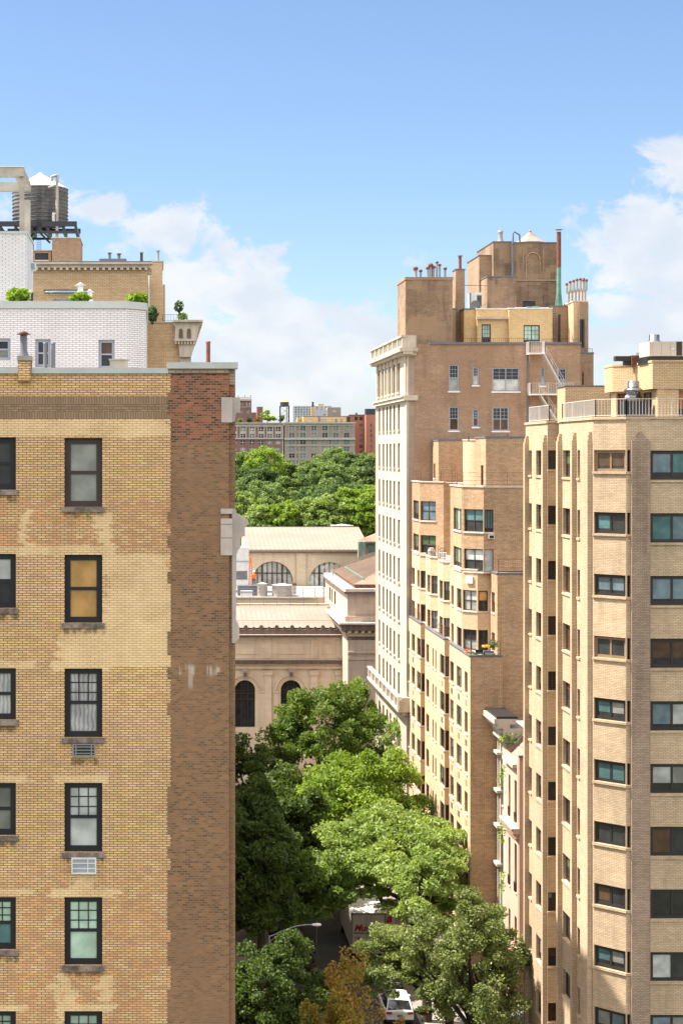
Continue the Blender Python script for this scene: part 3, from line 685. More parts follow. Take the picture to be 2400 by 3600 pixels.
# lower wing with the street cornice seen end-on
block(R, [(-3,80),(XU(640,75)[0],80),(XU(640,75)[0],88),(-3,88)], 0, ZU(1135,75), 'cream_brick', name='wing_wall', coping='lime_trim', ch=.05)
mb = MB()
def q75(x0, x1, y0, y1, Ya, Yb, m='lime_trim'): mb.box(XU(x0,75)[0], XU(x1,75)[0], Ya, Yb, ZU(y1,75), ZU(y0,75), M_[m])
q75(632,672,1215,1280,79.94,96,'quoin'); mb.build('corner_quoin', R)
mb = MB()
P = [(609,1127),(713,1127),(712,1140),(700,1146),(698,1158),(690,1200),(683,1205),(682,1225),(676,1243),(672,1256),(632,1256),(628,1212),(614,1208),(616,1150),(609,1142)]
Q = [(XU(x,75)[0], ZU(y,75)) for x, y in P]; ma = M_['lime_trim']
mb.face([(x, 79.7, z) for x, z in Q][::-1], ma); mb.face([(x, 96, z) for x, z in Q], ma)
for i in range(len(Q)): (xa, za), (xb, zb) = Q[i], Q[(i+1) % len(Q)]; mb.face([(xa,79.7,za),(xb,79.7,zb),(xb,96,zb),(xa,96,za)], ma)
mb.build('street_cornice', R)
mb = MB()
for cx in (636, 664):   # arched niches and dentils
    w = 6.5; mb.box(XU(cx-w,75)[0], XU(cx+w,75)[0], 79.66, 79.69, ZU(1190,75), ZU(1163,75), M_['museum_dark'])
    mb.face([(XU(cx+w*math.cos(a),75)[0], 79.68, ZU(1163-w*math.sin(a),75)) for a in [math.pi*k/8 for k in range(9)]][::-1], M_['museum_dark'])
for k in range(7): mb.box(XU(616+k*10.5,75)[0], XU(621+k*10.5,75)[0], 79.55, 79.7, ZU(1212,75), ZU(1202,75), ma)
mb.box(XU(612,75)[0], XU(690,75)[0], 79.52, 79.7, ZU(1201,75), ZU(1196,75), ma); mb.box(XU(609,75)[0], XU(712,75)[0], 79.5, 79.7, ZU(1134,75), ZU(1127,75), ma); mb.build('niche_panel', R)
railing(R, [(XU(572,74)[0],81.0),(XU(659,74)[0],81.0),(XU(662,74)[0],88)], ZU(1130,74), .32, M_['black'], .12, (.1,1.0), .008, .7, .01)
# roof bulkheads of that building
R = thing('bulkhead', (-5.5, 88.2, ZU(940,68)), 'tall plain brick bulkhead under the dark steel water tank beams', 'bulkhead')
block(R, [(XU(184,68)[0],88.2),(XU(281,68)[0],88.2),(XU(281,68)[0],91.5),(XU(184,68)[0],91.5)], ZU(940,68), ZU(838,68), 'tan_brick', coping='lime_trim', ch=.05, co=.04)
R = thing('bulkhead', (-6.5, 89, ZU(940,67.4)), 'low brick bulkhead with a black louvre beside the white tower', 'bulkhead')
block(R, [(XU(119,67.4)[0],89),(XU(181,67.4)[0],89),(XU(181,67.4)[0],92),(XU(119,67.4)[0],92)], ZU(940,67.4), ZU(882,67.4), 'tan_brick', {0: [(124,171,(1590-890)/67.4,(1590-914)/67.4,'slit',['g_dark'])]}, coping='lime_trim', ch=.04)
for px, y1, w, m, cm, lab in ((386,890,10,'slate','rust','dark squat vent with boxy cap on the cream roof'),(419,893,11,'slate','rust','rusty red capped vent beside the grey roof box'),(498,888,10,'black','steel','small black vent with silver cap on the brick chimney'),(556,882,9,'steel','steel','silver vent pipe on the right end of the brick chimney')):
    vent(px, 71, 921, y1, w, m, lab, 'flat', cm, 'roof_vent', 'small vents along the cream building roof')
mb = MB(); a = XU(352,72)[0]; b = XU(446,72)[0]; mb.box(a, b, 82.5, 83.5, ZU(930,72), ZU(916,72), M_['slate']); o = mb.build('roof_box', None, (a,83,ZU(930,72))); tag(o, 'long low grey metal equipment box on the cream roof', 'equipment')

# ================================================================ water tank on the left
ut = 62; cx, cY = XU(142.5, ut); r = 97/ut
R = thing('water_tank', (cx, cY, ZU(833,ut)), 'weathered wooden water tank with white cone roof at the upper left', 'water tank')
mb = MB(); mb.lathe(cx, cY, [(r*.98, ZU(792,ut)), (r, ZU(730,ut)), (r, ZU(664,ut))], M_['wood'], 40, False); mb.build('tank', R)
mb = MB()
for k in range(10): z = ZU(786-k*13.0, ut); mb.lathe(cx, cY, [(r*1.004, z), (r*1.02, z+.006), (r*1.02, z+.03), (r*1.004, z+.036)], M_['slate'], 40)
mb.build('hoops', R)
mb = MB(); mb.lathe(cx, cY, [(r*1.02, ZU(668,ut)), (r*1.04, ZU(664,ut)), (.16, ZU(614,ut)), (.16, ZU(611,ut)), (.01, ZU(606,ut))], M_['zinc'], 12, False); mb.build('roof', R)
mb = MB()
for xa, xb, Ya, Yb in ((5,276,cY-r-.2,cY-r+.05),(20,280,cY+r-.2,cY+r)):
    mb.box(XU(xa,ut)[0], XU(xb,ut)[0], Ya, Yb, ZU(809,ut), ZU(792,ut)-.01, M_['beam'])
for xa in (8, 60, 115, 170, 225, 268): mb.box(XU(xa,ut)[0], XU(xa,ut)[0]+.14, cY-r-.15, cY+r-.05, ZU(828,ut), ZU(809.2,ut), M_['beam'])
for Ya in (cY-r-.3, cY+r-.4): mb.box(XU(5,ut)[0], XU(272,ut)[0], Ya, Ya+.2, ZU(833,ut), ZU(826,ut), M_['beam'])
mb.build('platform', R)
mb = MB()
for (a, b) in (((130,812),(181,862)),((142,812),(183,848)),((150,812),(108,856)),((138,812),(110,845))): mb.bar((XU(a[0],ut)[0], cY-r, ZU(a[1],ut)), (XU(b[0],ut)[0], cY-r+.5, ZU(b[1],ut)), .06, M_['verd'] if a[0] > 140 else M_['beam'])
for a in (20, 110, 265): mb.bar((XU(a,ut)[0], cY+1, ZU(833,ut)), (XU(a,ut)[0], cY+1, ZU(1000,ut)), .12, M_['beam'])
mb.build('bracing', R)
mb = MB(); xa, xb = XU(129,63.5)[0], XU(143,63.5)[0]; Yl = cY-r-.25
for x in (xa, (xa+xb)/2, xb): mb.bar((x, Yl, ZU(875,63.5)), (x, Yl, ZU(660 if x != (xa+xb)/2 else 643,63.5)), .014, M_['black'])
for k in range(26): z = ZU(873-k*8.2, 63.5); mb.bar((xa, Yl, z), (xb, Yl, z), .011, M_['black'])
mb.build('ladder', R)
mb = MB(); Yp = cY-r-.1; px = lambda x, y: (XU(x,63.2)[0], Yp, ZU(y,63.2))
mb.tube([px(201,835), px(201,640), px(203,612), px(196,616), px(181,620), px(183,636)], [.085,.085,.08,.08,.08,.08], M_['conc'], 10)
mb.tube([px(200,650), px(188,652), px(170,658)], .055, M_['conc'], 8); mb.tube([px(190,790), px(188,760), px(189,748), px(195,752)], .09, M_['whitef'], 8); mb.build('riser_pipe', R)
# ================================================================ limestone apartment building (far end of the right row)
XL, YL0, YL1 = 21.25, 167.3, 146.5
R = thing('apartment_building', (XL, YL1, 0), 'tall limestone fronted apartment building with brick side wall and rooftop tower', 'building')
zr = lambda y: (1590-y)/40.96
wins = []
cols = [(1330.6,1335.7),(1344.6,1350),(1357.4,1363),(1369,1375),(1382.5,1388.4),(1398,1405.4)]
for a, b in cols:
    wins.append((a, b, 7.9, 5.35, 'lime')); wins.append((a, b, 4.25, 2.0, 'lime'))
    for k in range(7): wins.append((a, b, .80-3.39*k, -1.38-3.39*k, 'lime'))
    for k in range(3): wins.append((a, b, -24.0-3.7*k, -26.2-3.7*k, 'lime'))
block(R, [(XL,YL0),(XL,YL1),(XL+.14,YL1),(XL+.14,YL0)], 0, H+8.6, 'lime', {0: wins}, name='limestone_front', rm='reveal_shade')
fw = []
for a, b, c, d, sy in ((1577,1612,1281,1375,'limef'),(1660,1682,1290,1354,'limef'),(1729,1825,1292,1376,'lfd'),(1899,1914,1292,1356,'limef'),(1958,1990,1294,1374,'limef'),
                       (1577,1612,1429,1514,'limef'),(1660,1682,1438,1501,'limef'),(1729,1788,1431,1515,'lfd')):
    fw.append((a, b, zr(c), zr(d), sy, ['g_dark','g_blind'] if c < 1400 else ['g_dark','g_brown']))
XR = XU(2038,40.96)[0]
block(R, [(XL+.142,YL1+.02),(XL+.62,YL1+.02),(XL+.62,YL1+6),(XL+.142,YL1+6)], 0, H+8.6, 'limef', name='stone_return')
block(R, [(XL+.622,YL1),(XR,YL1),(XR,YL0),(XL+.622,YL0)], 0, ZU(1209,40.96), 'tan_brick', {0: fw}, name='side_wall')
block(R, [(XR-2,YL1+4),(XU(2086,39.9)[0],YL1+4),(XU(2086,39.9)[0],YL0),(XR-2,YL0)], 0, ZU(1243,39.9), 'tan_brick', {0: [(2044,2050,(1590-1310)/39.9,(1590-1354)/39.9,'slit')]}, name='rear_wing', coping='slate', ch=.12)
mb = MB(); mb.box(XL+1.9, XR+.1, YL1-.12, YL1+.3, ZU(1211,40.96), ZU(1203,40.96), M_['slate']); mb.build('coping', R)
mb = MB(); mb.box(XU(1854,40.96)[0]-.06, XU(1854,40.96)[0]+.06, YL1-.12, YL1-.01, 5, ZU(1211,40.96), M_['slate']); mb.build('downpipe', R)
# cornice, parapet balustrade and lower balcony on the street front
mb = MB(); E = ((XL,YL0),(XL,YL1)); LL = YL0-YL1
mb.lbox(E, -.6, LL+.75, H+8.4, H+8.62, -.4, .45, M_['lime_trim']); mb.lbox(E, -.6, LL+.8, H+8.622, H+8.95, -.4, .75, M_['lime_trim'])
mb.prism([(XL-.45,YL1-.3),(XL+.75,YL1-.3),(XL+.75,YL1+.001),(XL-.45,YL1+.001)], H+8.3, H+8.60, M_['lime_trim']); mb.prism([(XL-.7,YL1-.55),(XL+.85,YL1-.55),(XL+.85,YL1+.01),(XL-.7,YL1+.01)], H+8.625, H+8.94, M_['lime_trim'])
mb.lbox(E, 0, LL+.02, H+4.45, H+4.75, 0, .3, M_['lime_trim']); mb.lbox(E, 0, LL+.02, H+4.75, H+4.9, 0, .42, M_['lime_trim']); mb.box(XL-.3, XL+.9, YL1-.25, YL1-.0, H+4.45, H+4.9, M_['lime_trim'])
mb.build('cornice', R)
mb = MB(); o0, o1 = .25, .55
mb.lbox(E, -.5, LL+.6, H+8.96, H+9.12, o0, o1, M_['lime_trim']); mb.lbox(E, -.5, LL+.6, H+9.86, H+10.02, o0-.03, o1+.05, M_['lime_trim'])
k = 0; s = -.3
while s < LL+.5:
    big = k % 7 == 0; w = .55 if big else .12
    mb.lbox(E, s, s+w, H+9.12, H+9.86, o0+.04, o1-.02 if big else o1-.08, M_['lime_trim']); s += w+.26; k += 1
mb.box(XL-.5, XL+.7, YL1-.5, YL1-.2, H+8.96, H+10.02, M_['lime_trim']); mb.build('balustrade', R)
mb = MB()
for i, (a, b) in enumerate(cols+[(1417,1417.1)]):   # flat pilasters between the tall top windows
    s1 = s_at(E, a)-.25 if i < 6 else LL-.25; mb.lbox(E, s1-.55, s1, H+4.95, H+8.35, 0, .14, M_['lime_trim'])
mb.lbox(E, LL-.5, LL+.05, .2, H+4.4, .001, .07, M_['lime_trim']); mb.lbox(E, -.0, .5, .2, H+4.4, .001, .07, M_['lime_trim']); mb.build('pilaster', R)
mb = MB(); zb = H-22.0
mb.lbox(E, -.3, LL+.3, zb-.55, zb-.25, 0, .5, M_['lime_trim']); mb.lbox(E, -.4, LL+.4, zb-.25, zb, 0, .85, M_['lime_trim'])
mb.lbox(E, -.4, LL+.4, zb+.85, zb+1.0, .45, .85, M_['lime_trim']); k = 0; s = -.2
while s < LL+.2:
    w = .5 if k % 6 == 0 else .13; mb.lbox(E, s, s+w, zb, zb+.85, .52, .78 if w > .3 else .68, M_['lime_trim']); s += w+.25; k += 1
mb.box(XL-.86, XL+.4, YL1-.55, YL1-.02, zb-.25, zb+1.0, M_['lime_trim']); mb.build('balcony', R)
# roof structures
def yf(y): return ZY(y, Yb)
def rblock(x0, x1, y0, y1, Yb, mat, dep=4, nm='wall', wins=None, coping='slate', left=None, ch=.1, top='roof'):
    a, b = XY(x0,Yb)[0], XY(x1,Yb)[0]
    return block(R, [(a,Yb),(b,Yb),(b,Yb+dep),(a,Yb+dep)], ZY(y1,Yb), ZY(y0,Yb), mat, wins, name=nm, coping=coping, ch=ch, co=.05, top=top)
Yb = 147.4; rblock(1425, 1590, 984, 1215, Yb, 'tower_brick', 5, 'chimney_stack', coping='tan_brick', ch=.25)
Yb = 152; rblock(1601, 1633, 949, 1215, Yb, 'tan_brick', 1.6, 'chimney')
Yb = 151.5; rblock(1590, 1601, 1088, 1215, Yb, 'tan_light', 6)
def pw(a, b, c, d, Y, sy, p): return (a, b, (1590-c)*Y/6000, (1590-d)*Y/6000, sy, p)
Yb = 150.2; rblock(1630, 1674, 1088, 1212, Yb, 'pent_gold', 9, 'penthouse_wall', coping='verd')
Yb = 149.7; rblock(1676, 1788, 1088, 1212, Yb, 'pent_gold', 9, 'penthouse_wall', wins={0: [pw(1692,1724,1140,1206,149.7,'pent',['g_mint','g_mint'])]}, coping='whitep')
Yb = 149.2; rblock(1788, 1940, 1086, 1212, Yb, 'pent_gold', 9, 'penthouse_wall', wins={0: [pw(1839,1896,1143,1210,149.2,'pent2',['g_mint','g_mint'])]}, coping='whitep')
mb = MB(); mb.box(XY(1672,149.6)[0], XY(1799,149.6)[0], 149.35, 149.69, ZY(1122,149.6), ZY(1114,149.6), M_['lime_trim']); mb.build('string_course', R)
Yb = 153; rblock(1940, 2014, 1078, 1215, Yb, 'tan_brick', 7)
Yb = 151; rblock(2014, 2064, 1062, 1300, Yb, 'tan_light', 8, 'chimney_stack', coping='lime_trim')  # pale brick stands in for the sunlit left face
Yb = 150.9; mb = MB(); mb.box(XY(2034,Yb)[0], XY(2065.5,Yb)[0], Yb-.1, Yb+.08, ZY(1300,Yb), ZY(1064,Yb), M_['tan_brick']); mb.build('chimney_shaded_front', R)  # darker sheet: the chimney front's shade is painted as another brick colour
for px, y0, y1 in ((1985,1100,1206),(2040,1124,1216),(2049,1124,1224)): mb = MB(); x, _ = XY(px,150.4); mb.bar((x,150.4 if px > 2000 else 152.6,ZY(y1,Yb)), (x,150.4 if px > 2000 else 152.6,ZY(y0,Yb)), .11, M_['black'], 8); mb.build('black_pipe', R)
# tower with the enclosed tank
Yb = 154; rblock(1711, 1814, 974, 1092, Yb, 'tower_brick', 5, 'tower_wall')
Yb = 157; rblock(1683, 1736, 900, 1092, Yb, 'tan_brick', 6, 'tower_wall')
Yb = 156.2; rblock(1733, 1801, 852, 1092, Yb, 'tower_brick', 8, 'tower_wall')
Yb = 156; rblock(1800, 1957, 855, 1092, Yb, 'tower_brick', 8, 'tower_wall', {0: [pw(1836,1880,1058,1086,156,'slit',['g_dark'])]})
mb = MB(); N = 14; cxx, rr, zc = XY(1872,156)[0], 24*156/6000, ZY(912,156)
for i in range(N):
    a, b = math.pi*i/N, math.pi*(i+1)/N
    mb.bar((cxx+rr*math.cos(a),155.97,zc+rr*math.sin(a)), (cxx+rr*math.cos(b),155.97,zc+rr*math.sin(b)), .07, M_['bay_brick'])
for sgn in (-1, 1): mb.bar((cxx+sgn*rr,155.97,zc), (cxx+sgn*rr,155.97,ZY(978,156)), .05, M_['bay_brick'])
for px in (1838, 1909): mb.box(XY(px,156)[0]-.05, XY(px,156)[0]+.05, 155.94, 155.99, ZY(980,156), ZY(872,156), M_['tan_brick'])
mb.box(XY(1812,156)[0], XY(1957,156)[0], 155.88, 155.99, ZY(988,156), ZY(983,156), M_['limef']); mb.box(XY(1800,156)[0]-.1, XY(1803,156)[0], 155.7, 155.95, ZY(1090,156), ZY(852,156), M_['slate']); mb.build('brick_relief', R)
R0 = R
railing(R, [(XY(1592,147.2)[0],147.2),(XY(1852,147.2)[0],147.2)], ZY(1208,147.2), .42*1.0+.05, M_['rust'], .17, (.1,1.), .012, 1.4, .016)
railing(R, [(XY(1903,147.2)[0],147.2),(XY(2036,147.2)[0],147.2)], ZY(1210,147.2), .45, M_['black'], .17, (.1,1.), .012, 1.4, .016)
railing(R, [(XY(1908,153.5)[0],153.5),(XY(1955,153.5)[0],153.5)], ZY(1082,153.5), .8, M_['black'], .18, (.1,1.), .014, 1.4, .02)
railing(R, [(XY(2050,150.6)[0],150.6),(XY(2080,150.6)[0],150.6)], ZY(1242,150.6), .42, M_['slate'], .12, (.1,1.), .014, .5, .02)
mb = MB()
for xx in (1944, 1953): mb.bar((XY(xx,148.6)[0],148.6,ZY(1207,148.6)), (XY(xx-2,151.9)[0],151.9,ZY(1078,151.9)), .035, M_['black'])
for k in range(15): q = k/15; Yq = 148.6+3.3*q; mb.bar((XY(1944-2*q,Yq)[0],Yq,ZY(1204-126*q,Yq)), (XY(1953-2*q,Yq)[0],Yq,ZY(1204-126*q,Yq)), .025, M_['black'])
mb.build('roof_ladder', R)
# fire escape
mb = MB(); x0, x1 = XY(1857,145.4)[0], XY(1912,145.4)[0]; z0, z1 = ZY(1241,145.4), ZY(1202,145.4)
mb.box(x0, x1, 145.0, 146.45, z0-.1, z0, M_['whitep']); o = mb.build('fire_escape', R)
railing(o, [(x0,146.4),(x0,145.0),(x1,145.0),(x1,146.4)], z0, z1-z0, M_['railp'], .14, (.06,1.), .013, .7, .022)
mb = MB(); xa, xb = XY(1862,145.4)[0], XY(2010,145.4)[0]; z2 = ZY(1385,145.4); mb.box(xa, xb, 145.0, 146.45, z2-.1, z2, M_['whitep']); mb.build('platform', o)
railing(o, [(xa,146.4),(xa,145.0),(xb,145.0)], z2, ZY(1347,145.4)-z2, M_['railp'], .14, (.06,1.), .013, .7, .022)
def stair(ax, az, bx, bz, Y=145.5, h=.9):
    mb = MB(); A, B = XY(ax,Y)[0], XY(bx,Y)[0]; zA, zB = ZY(az,Y), ZY(bz,Y)
    for yy in (Y-.35, Y+.35): mb.bar((A,yy,zA), (B,yy,zB), .075, M_['railp']); mb.bar((A,yy,zA+h), (B,yy,zB+h), .022, M_['railp'])
    n = 18
    for k in range(n):
        q = (k+.5)/n; x = A+(B-A)*q; z = zA+(zB-zA)*q; mb.box(x-.11, x+.11, Y-.35, Y+.35, z-.01, z+.02, M_['railp'])
        if k % 5 == 2: mb.bar((x,Y-.35,z), (x,Y-.35,z+h), .016, M_['railp'])
    mb.build('stair', o)
stair(1906,1242,1978,1372); stair(1894,1387,1966,1500)
mb = MB()
for xx in (1860,1908): mb.bar((XY(xx,145.1)[0],145.1,z0-.05), (XY(xx,146.4)[0],146.4,z0-.75), .03, M_['railp'])
mb.build('bracket', o)
# vents, flues, dish on that roof
g1 = 'turbine vents on the brown chimney stack'
for px, y0, y1, w, lab in ((1460,982,948,11,'leftmost silver vent with banded cap on the chimney stack'),(1478,984,955,8,'short twisted rusty vent, second on the chimney stack'),(1502,984,945,8,'slim vent, third from the left on the chimney stack'),
        (1513,984,936,11,'wide capped vent in the middle of the chimney stack'),(1523,984,942,9,'rusty topped vent just right of the wide middle one'),(1535,982,925,7,'tallest straight vent on the chimney stack'),
        (1545,982,934,7,'bent vent beside the tallest one on the chimney stack'),(1564,983,947,8,'rightmost round capped vent on the chimney stack')):
    vent(px, 40.6, y0, y1, w, 'steel', lab, 'turbine', 'rust', 'turbine_vent', g1)
vent(1616, 39.4, 949, 900, 11, 'rust', 'rusty flue on top of the slender brick chimney', 'flat', 'slate', 'flue')
vent(1758, 38.3, 852, 812, 17, 'steel', 'wide grey metal exhaust stack on the tower roof', None, None, 'exhaust_stack')
x, Y = XY(1963,154.2); o = thing('flue', (x,Y,ZY(1075,Y)), 'tall flue with rusty red top and green lower half beside the tower', 'flue')
b = MB(); b.lathe(x, Y, [(.34,ZY(1075,Y)),(.22,ZY(1030,Y)),(.2,ZY(940,Y))], M_['verd'], 14); b.build('green_pipe', o)
b = MB(); b.lathe(x, Y, [(.21,ZY(940,Y)),(.2,ZY(816,Y))], M_['rust'], 14); b.build('red_pipe', o)
b = MB(); b.lathe(x, Y, [(.36,ZY(808,Y)),(.01,ZY(803,Y))], M_['rust'], 14); b.bar((x-.1,Y,ZY(816,Y)),(x-.12,Y,ZY(807,Y)),.02,M_['rust']); b.bar((x+.1,Y,ZY(816,Y)),(x+.12,Y,ZY(807,Y)),.02,M_['rust']); b.build('cap', o)
x, Y = XY(1862,160); o = thing('water_tank', (x,Y,ZY(860,Y)), 'pale grey ribbed cone of a water tank above the brown tower', 'water tank')
b = MB(); rt = 55*Y/6000; b.lathe(x, Y, [(rt*.95,ZY(900,Y)),(rt*.95,ZY(854,Y))], M_['wood'], 32); b.build('tank', o)
b = MB(); b.lathe(x, Y, [(rt*1.02,ZY(855,Y)),(rt*.5,ZY(836,Y)),(.12,ZY(817,Y)),(.12,ZY(812,Y)),(.01,ZY(806,Y))], M_['canvas'], 16, False); b.build('roof', o)
x, Y = XY(1802,155.6); b = MB(); b.tube([(x,Y,ZY(856,Y)),(x,Y,ZY(820,Y)),(x+.1,Y,ZY(814,Y)),(x+.6,Y,ZY(826,Y)),(x+.62,Y,ZY(850,Y))], .08, M_['slate'], 8); o = b.build('bent_pipe', None, (x,Y,ZY(856,Y))); tag(o, 'dark pipe bent over the tower roof edge left of the cone', 'pipe')
g2 = 'forked white flues on the right chimney'
FL = M_['tank']
for i, (px, y1) in enumerate(((1996,1000),(2008,992),(2020,988),(2032,984),(2044,982),(2054,986))):
    x, Y = XY(px, 152.5-i*.15); z0, z1 = ZY(1062,Y), ZY(y1,Y)
    o = thing('forked_flue', (x,Y,z0), ['leftmost and shortest','second from the left','third from the left','third from the right','second from the right, the tallest','rightmost'][i]+' of the forked pale flues on the right chimney', 'flue', g2)
    b = MB(); b.bar((x,Y,z0),(x,Y,z0+(z1-z0)*.45),.13,FL,8); b.build('pipe', o)
    for sg in (-1, 1): b = MB(); b.tube([(x,Y,z0+(z1-z0)*.42),(x+sg*.14,Y,z0+(z1-z0)*.6),(x+sg*.15,Y,z1-.1)],.10,FL,8); b.lathe(x+sg*.15,Y,[(.08,z1-.12),(.13,z1-.05),(.13,z1+.08),(.01,z1+.15)],M_['rust'],10); b.build('branch', o)
x, Y = XY(1667,150.8); o = thing('satellite_dish', (x,Y,ZY(1086,Y)), 'round grey satellite dish on the penthouse roof', 'dish')
b = MB(); rd = 21*Y/6000; rows_ = []
for q in (.02, .35, .7, 1.0): rows_.append([(x+rd*q*math.cos(a)*.95, Y-.35*q*q+rd*q*math.cos(a)*.3, ZY(1078,Y)+rd*q*math.sin(a)) for a in [k*2*math.pi/20 for k in range(20)]])
b.grid(rows_, M_['steel'], closed=True); b.build('dish', o); b = MB(); b.bar((x,Y,ZY(1086,Y)),(x,Y+.2,ZY(1078,Y)),.06,M_['slate']); b.bar((x+.2,Y-.2,ZY(1086,Y)),(x+.9,Y-.9,ZY(1070,Y)),.03,M_['slate']); b.build('mount', o)
x, Y = XY(1655,152.5); b = MB(); b.box(x, XY(1692,Y)[0], Y, Y+1.5, ZY(1090,Y), ZY(1028,Y), M_['whitef']); o = b.build('cooling_unit', None, (x,Y,ZY(1090,Y))); tag(o, 'white boxy cooling unit behind the satellite dish', 'cooling unit')
b = MB()
for k in range(4): b.box(XY(1676+k*4,Y)[0], XY(1679+k*4,Y)[0], Y-.03, Y+.0, ZY(1080,Y), ZY(1038,Y), M_['black'])
b.build('grille', o)
x, Y = XY(1810,149.8); b = MB(); b.box(x, XY(1925,Y)[0], Y-.2, Y+.8, ZY(1088,Y)+.05, ZY(1083,Y)+.05, M_['whitep']); b.box(XY(1848,Y)[0], XY(1868,Y)[0], Y-.25, Y+.2, ZY(1085,Y), ZY(1078,Y), M_['g_teal']); b.box(XY(1871,Y)[0], XY(1892,Y)[0], Y-.3, Y+.2, ZY(1085,Y), ZY(1077,Y), M_['verd']); o = b.build('roof_clutter', None, (x,Y,ZY(1088,Y))); tag(o, 'white and teal tarpaulins and boards on the penthouse roof edge', 'tarpaulin')
b = MB(); b.bar((XY(1633,152)[0],152,ZY(1003,152)),(XY(1712,153.8)[0],153.8,ZY(1005,153.8)),.03,M_['black']); o = b.build('tie_rod', None, (XY(1633,152)[0],152,ZY(1003,152))); tag(o, 'thin black tie rod from slender chimney to the tower', 'rod')

# ================================================================ stepped brick building with corner bays
R = thing('apartment_building', (21.4, 117.6, 0), 'stepped tan brick apartment block with angled corner bays and terraces', 'building')
XB = 40
def fl(zt, n, h=1.5, p=2.79): return [(zt-p*k, zt-p*k-h) for k in range(n)]
low = [(21.4,146.45),(21.4,139.9),(22.4,139.9),(22.4,137.6),(21.4,137.6),(21.4,128.2),(22.4,128.2),(22.4,126.05),(21.4,126.05),(21.4,117.6),(23.6,117.6),(23.6,119),(XB,119),(XB,146.45)]
lw = {0: [], 1: [], 4: [], 5: [], 8: []}
for zt, zb in fl(-15.33, 7):
    for a, b in ((1431,1439.5),(1446.5,1458)): lw[0].append((a, b, zt, zb, 'bay'))
    lw[0].append((1465,1478,zt,zb,'bay3')); lw[1].append((1480,1492.3,zt,zb,'bay'))
    lw[4].append((1497,1507.5,zt,zb,'bay')); lw[4].append((1519,1523.3,zt,zb,'slit')); lw[4].append((1528.8,1533,zt,zb,'slit'))
    lw[4].append((1545.8,1561,zt,zb,'bay3')); lw[5].append((1562.5,1578,zt,zb,'bay'))
    lw[8].append((1581,1594,zt,zb,'bay2')); lw[8].append((1604,1621,zt,zb,'bay2')); lw[8].append((1632,1642.3,zt,zb,'bay'))
block(R, low, 0, H-14.1, 'tan_light', lw, coping='slate', ch=.1, co=.06, name='lower_wall', cedges=(0,4,8,9))
mb = MB(); mb.lbox(((21.4,117.6),(23.6,117.6)), .004, 2.2, 0, H-14.105, .001, .012, M_['bay_brick']); mb.build('end_wall_face', R)
mid = [(21.65,146.4),(21.65,142.1),(22.1,141.65),(22.1,138.8),(21.65,138.8),(21.65,136.5),(22.18,135.97),(22.18,132.4),(21.65,132.4),(21.65,130.4),(22.13,129.92),(22.13,127.1),(21.65,127.1),(21.65,122.3),(22.6,121.35),(XB,121.35),(XB,146.4)]
mw = {0: [], 1: [], 5: [], 4: [], 9: [], 8: [], 12: [], 13: [], 14: []}; mw = {k: [] for k in range(17)}
for zt, zb in fl(-9.85, 2, 1.45):
    mw[0] += [(1447.5,1457,zt,zb,'bay'),(1465.5,1473.5,zt,zb,'bay')]; mw[1] += [(1477,1495,zt,zb,'bay')]
    mw[4] += [(1500.5,1511.5,zt,zb,'bay2')]; mw[5] += [(1514.5,1537.5,zt,zb,'bay2',['g_frost','g_blue'])]
    mw[8] += [(1543.5,1555.5,zt,zb,'bay2')]; mw[9] += [(1558.5,1580,zt,zb,'bay2',['g_frost','g_green'])]
    mw[12] += [(1585,1593.5,zt,zb,'bay'),(1605,1621.5,zt,zb,'bay3')]; mw[13] += [(1626,1674,zt,zb,'bay2',['g_curt','g_frost'] if zt > -11 else ['g_dark','g_frost'])]
    mw[14] += [(1681,1714,zt,zb,'bay',['g_amber' if zt > -11 else 'g_dark','g_dark'])]
block(R, mid, H-14.1, H-8.45, 'tan_light', mw, coping='lime_trim', ch=.1, co=.05, name='middle_wall', cedges=(0,1,5,4,8,9,12,13))
upp = [(21.65,146.35),(21.65,142.1),(23.37,140.38),(24.5,140.38),(24.5,127.1),(21.65,127.1),(21.65,122.3),(22.97,120.98),(XB,120.98),(XB,146.35)]
uw_ = {k: [] for k in range(10)}
for i, (zt, zb) in enumerate(fl(-4.06, 2, 1.6, 2.82)):
    uw_[0] += [(1451.8,1471.5,zt,zb,'bay3',['g_green','g_frost'])]; uw_[1] += [(1477,1531,zt,zb,'bay2',['g_blue','g_blue'] if i == 0 else ['g_green','g_dark'])]
    uw_[5] += [(1593,1621,zt,zb,'bay3',['g_green','g_blind'])]; uw_[6] += [(1630,1697,zt,zb,'bay2',['g_teal','g_dark'] if i == 0 else ['g_blind','g_dark'])]
    uw_[7] += [(1702,1733,zt,zb,'slit' if i else 'bay3',['g_teal','g_teal'] if i == 0 else ['g_blind','g_blind'])]
block(R, upp, H-8.45, H-2.5, 'bay_brick', uw_, coping='lime_trim', ch=.1, co=.06, name='upper_wall', cedges=(0,1,5,6,7))
block(R, [(23.5,121.3),(23.5,118.8),(XB,118.8),(XB,121.3)], 0, H-8.5, 'bay_brick', {0: [(1727,1738,-9.85,-11.3,'bay'),(1727,1738,-12.7,-14.0,'bay')]}, coping='slate', ch=.1, name='rear_wall', cedges=(0,1))
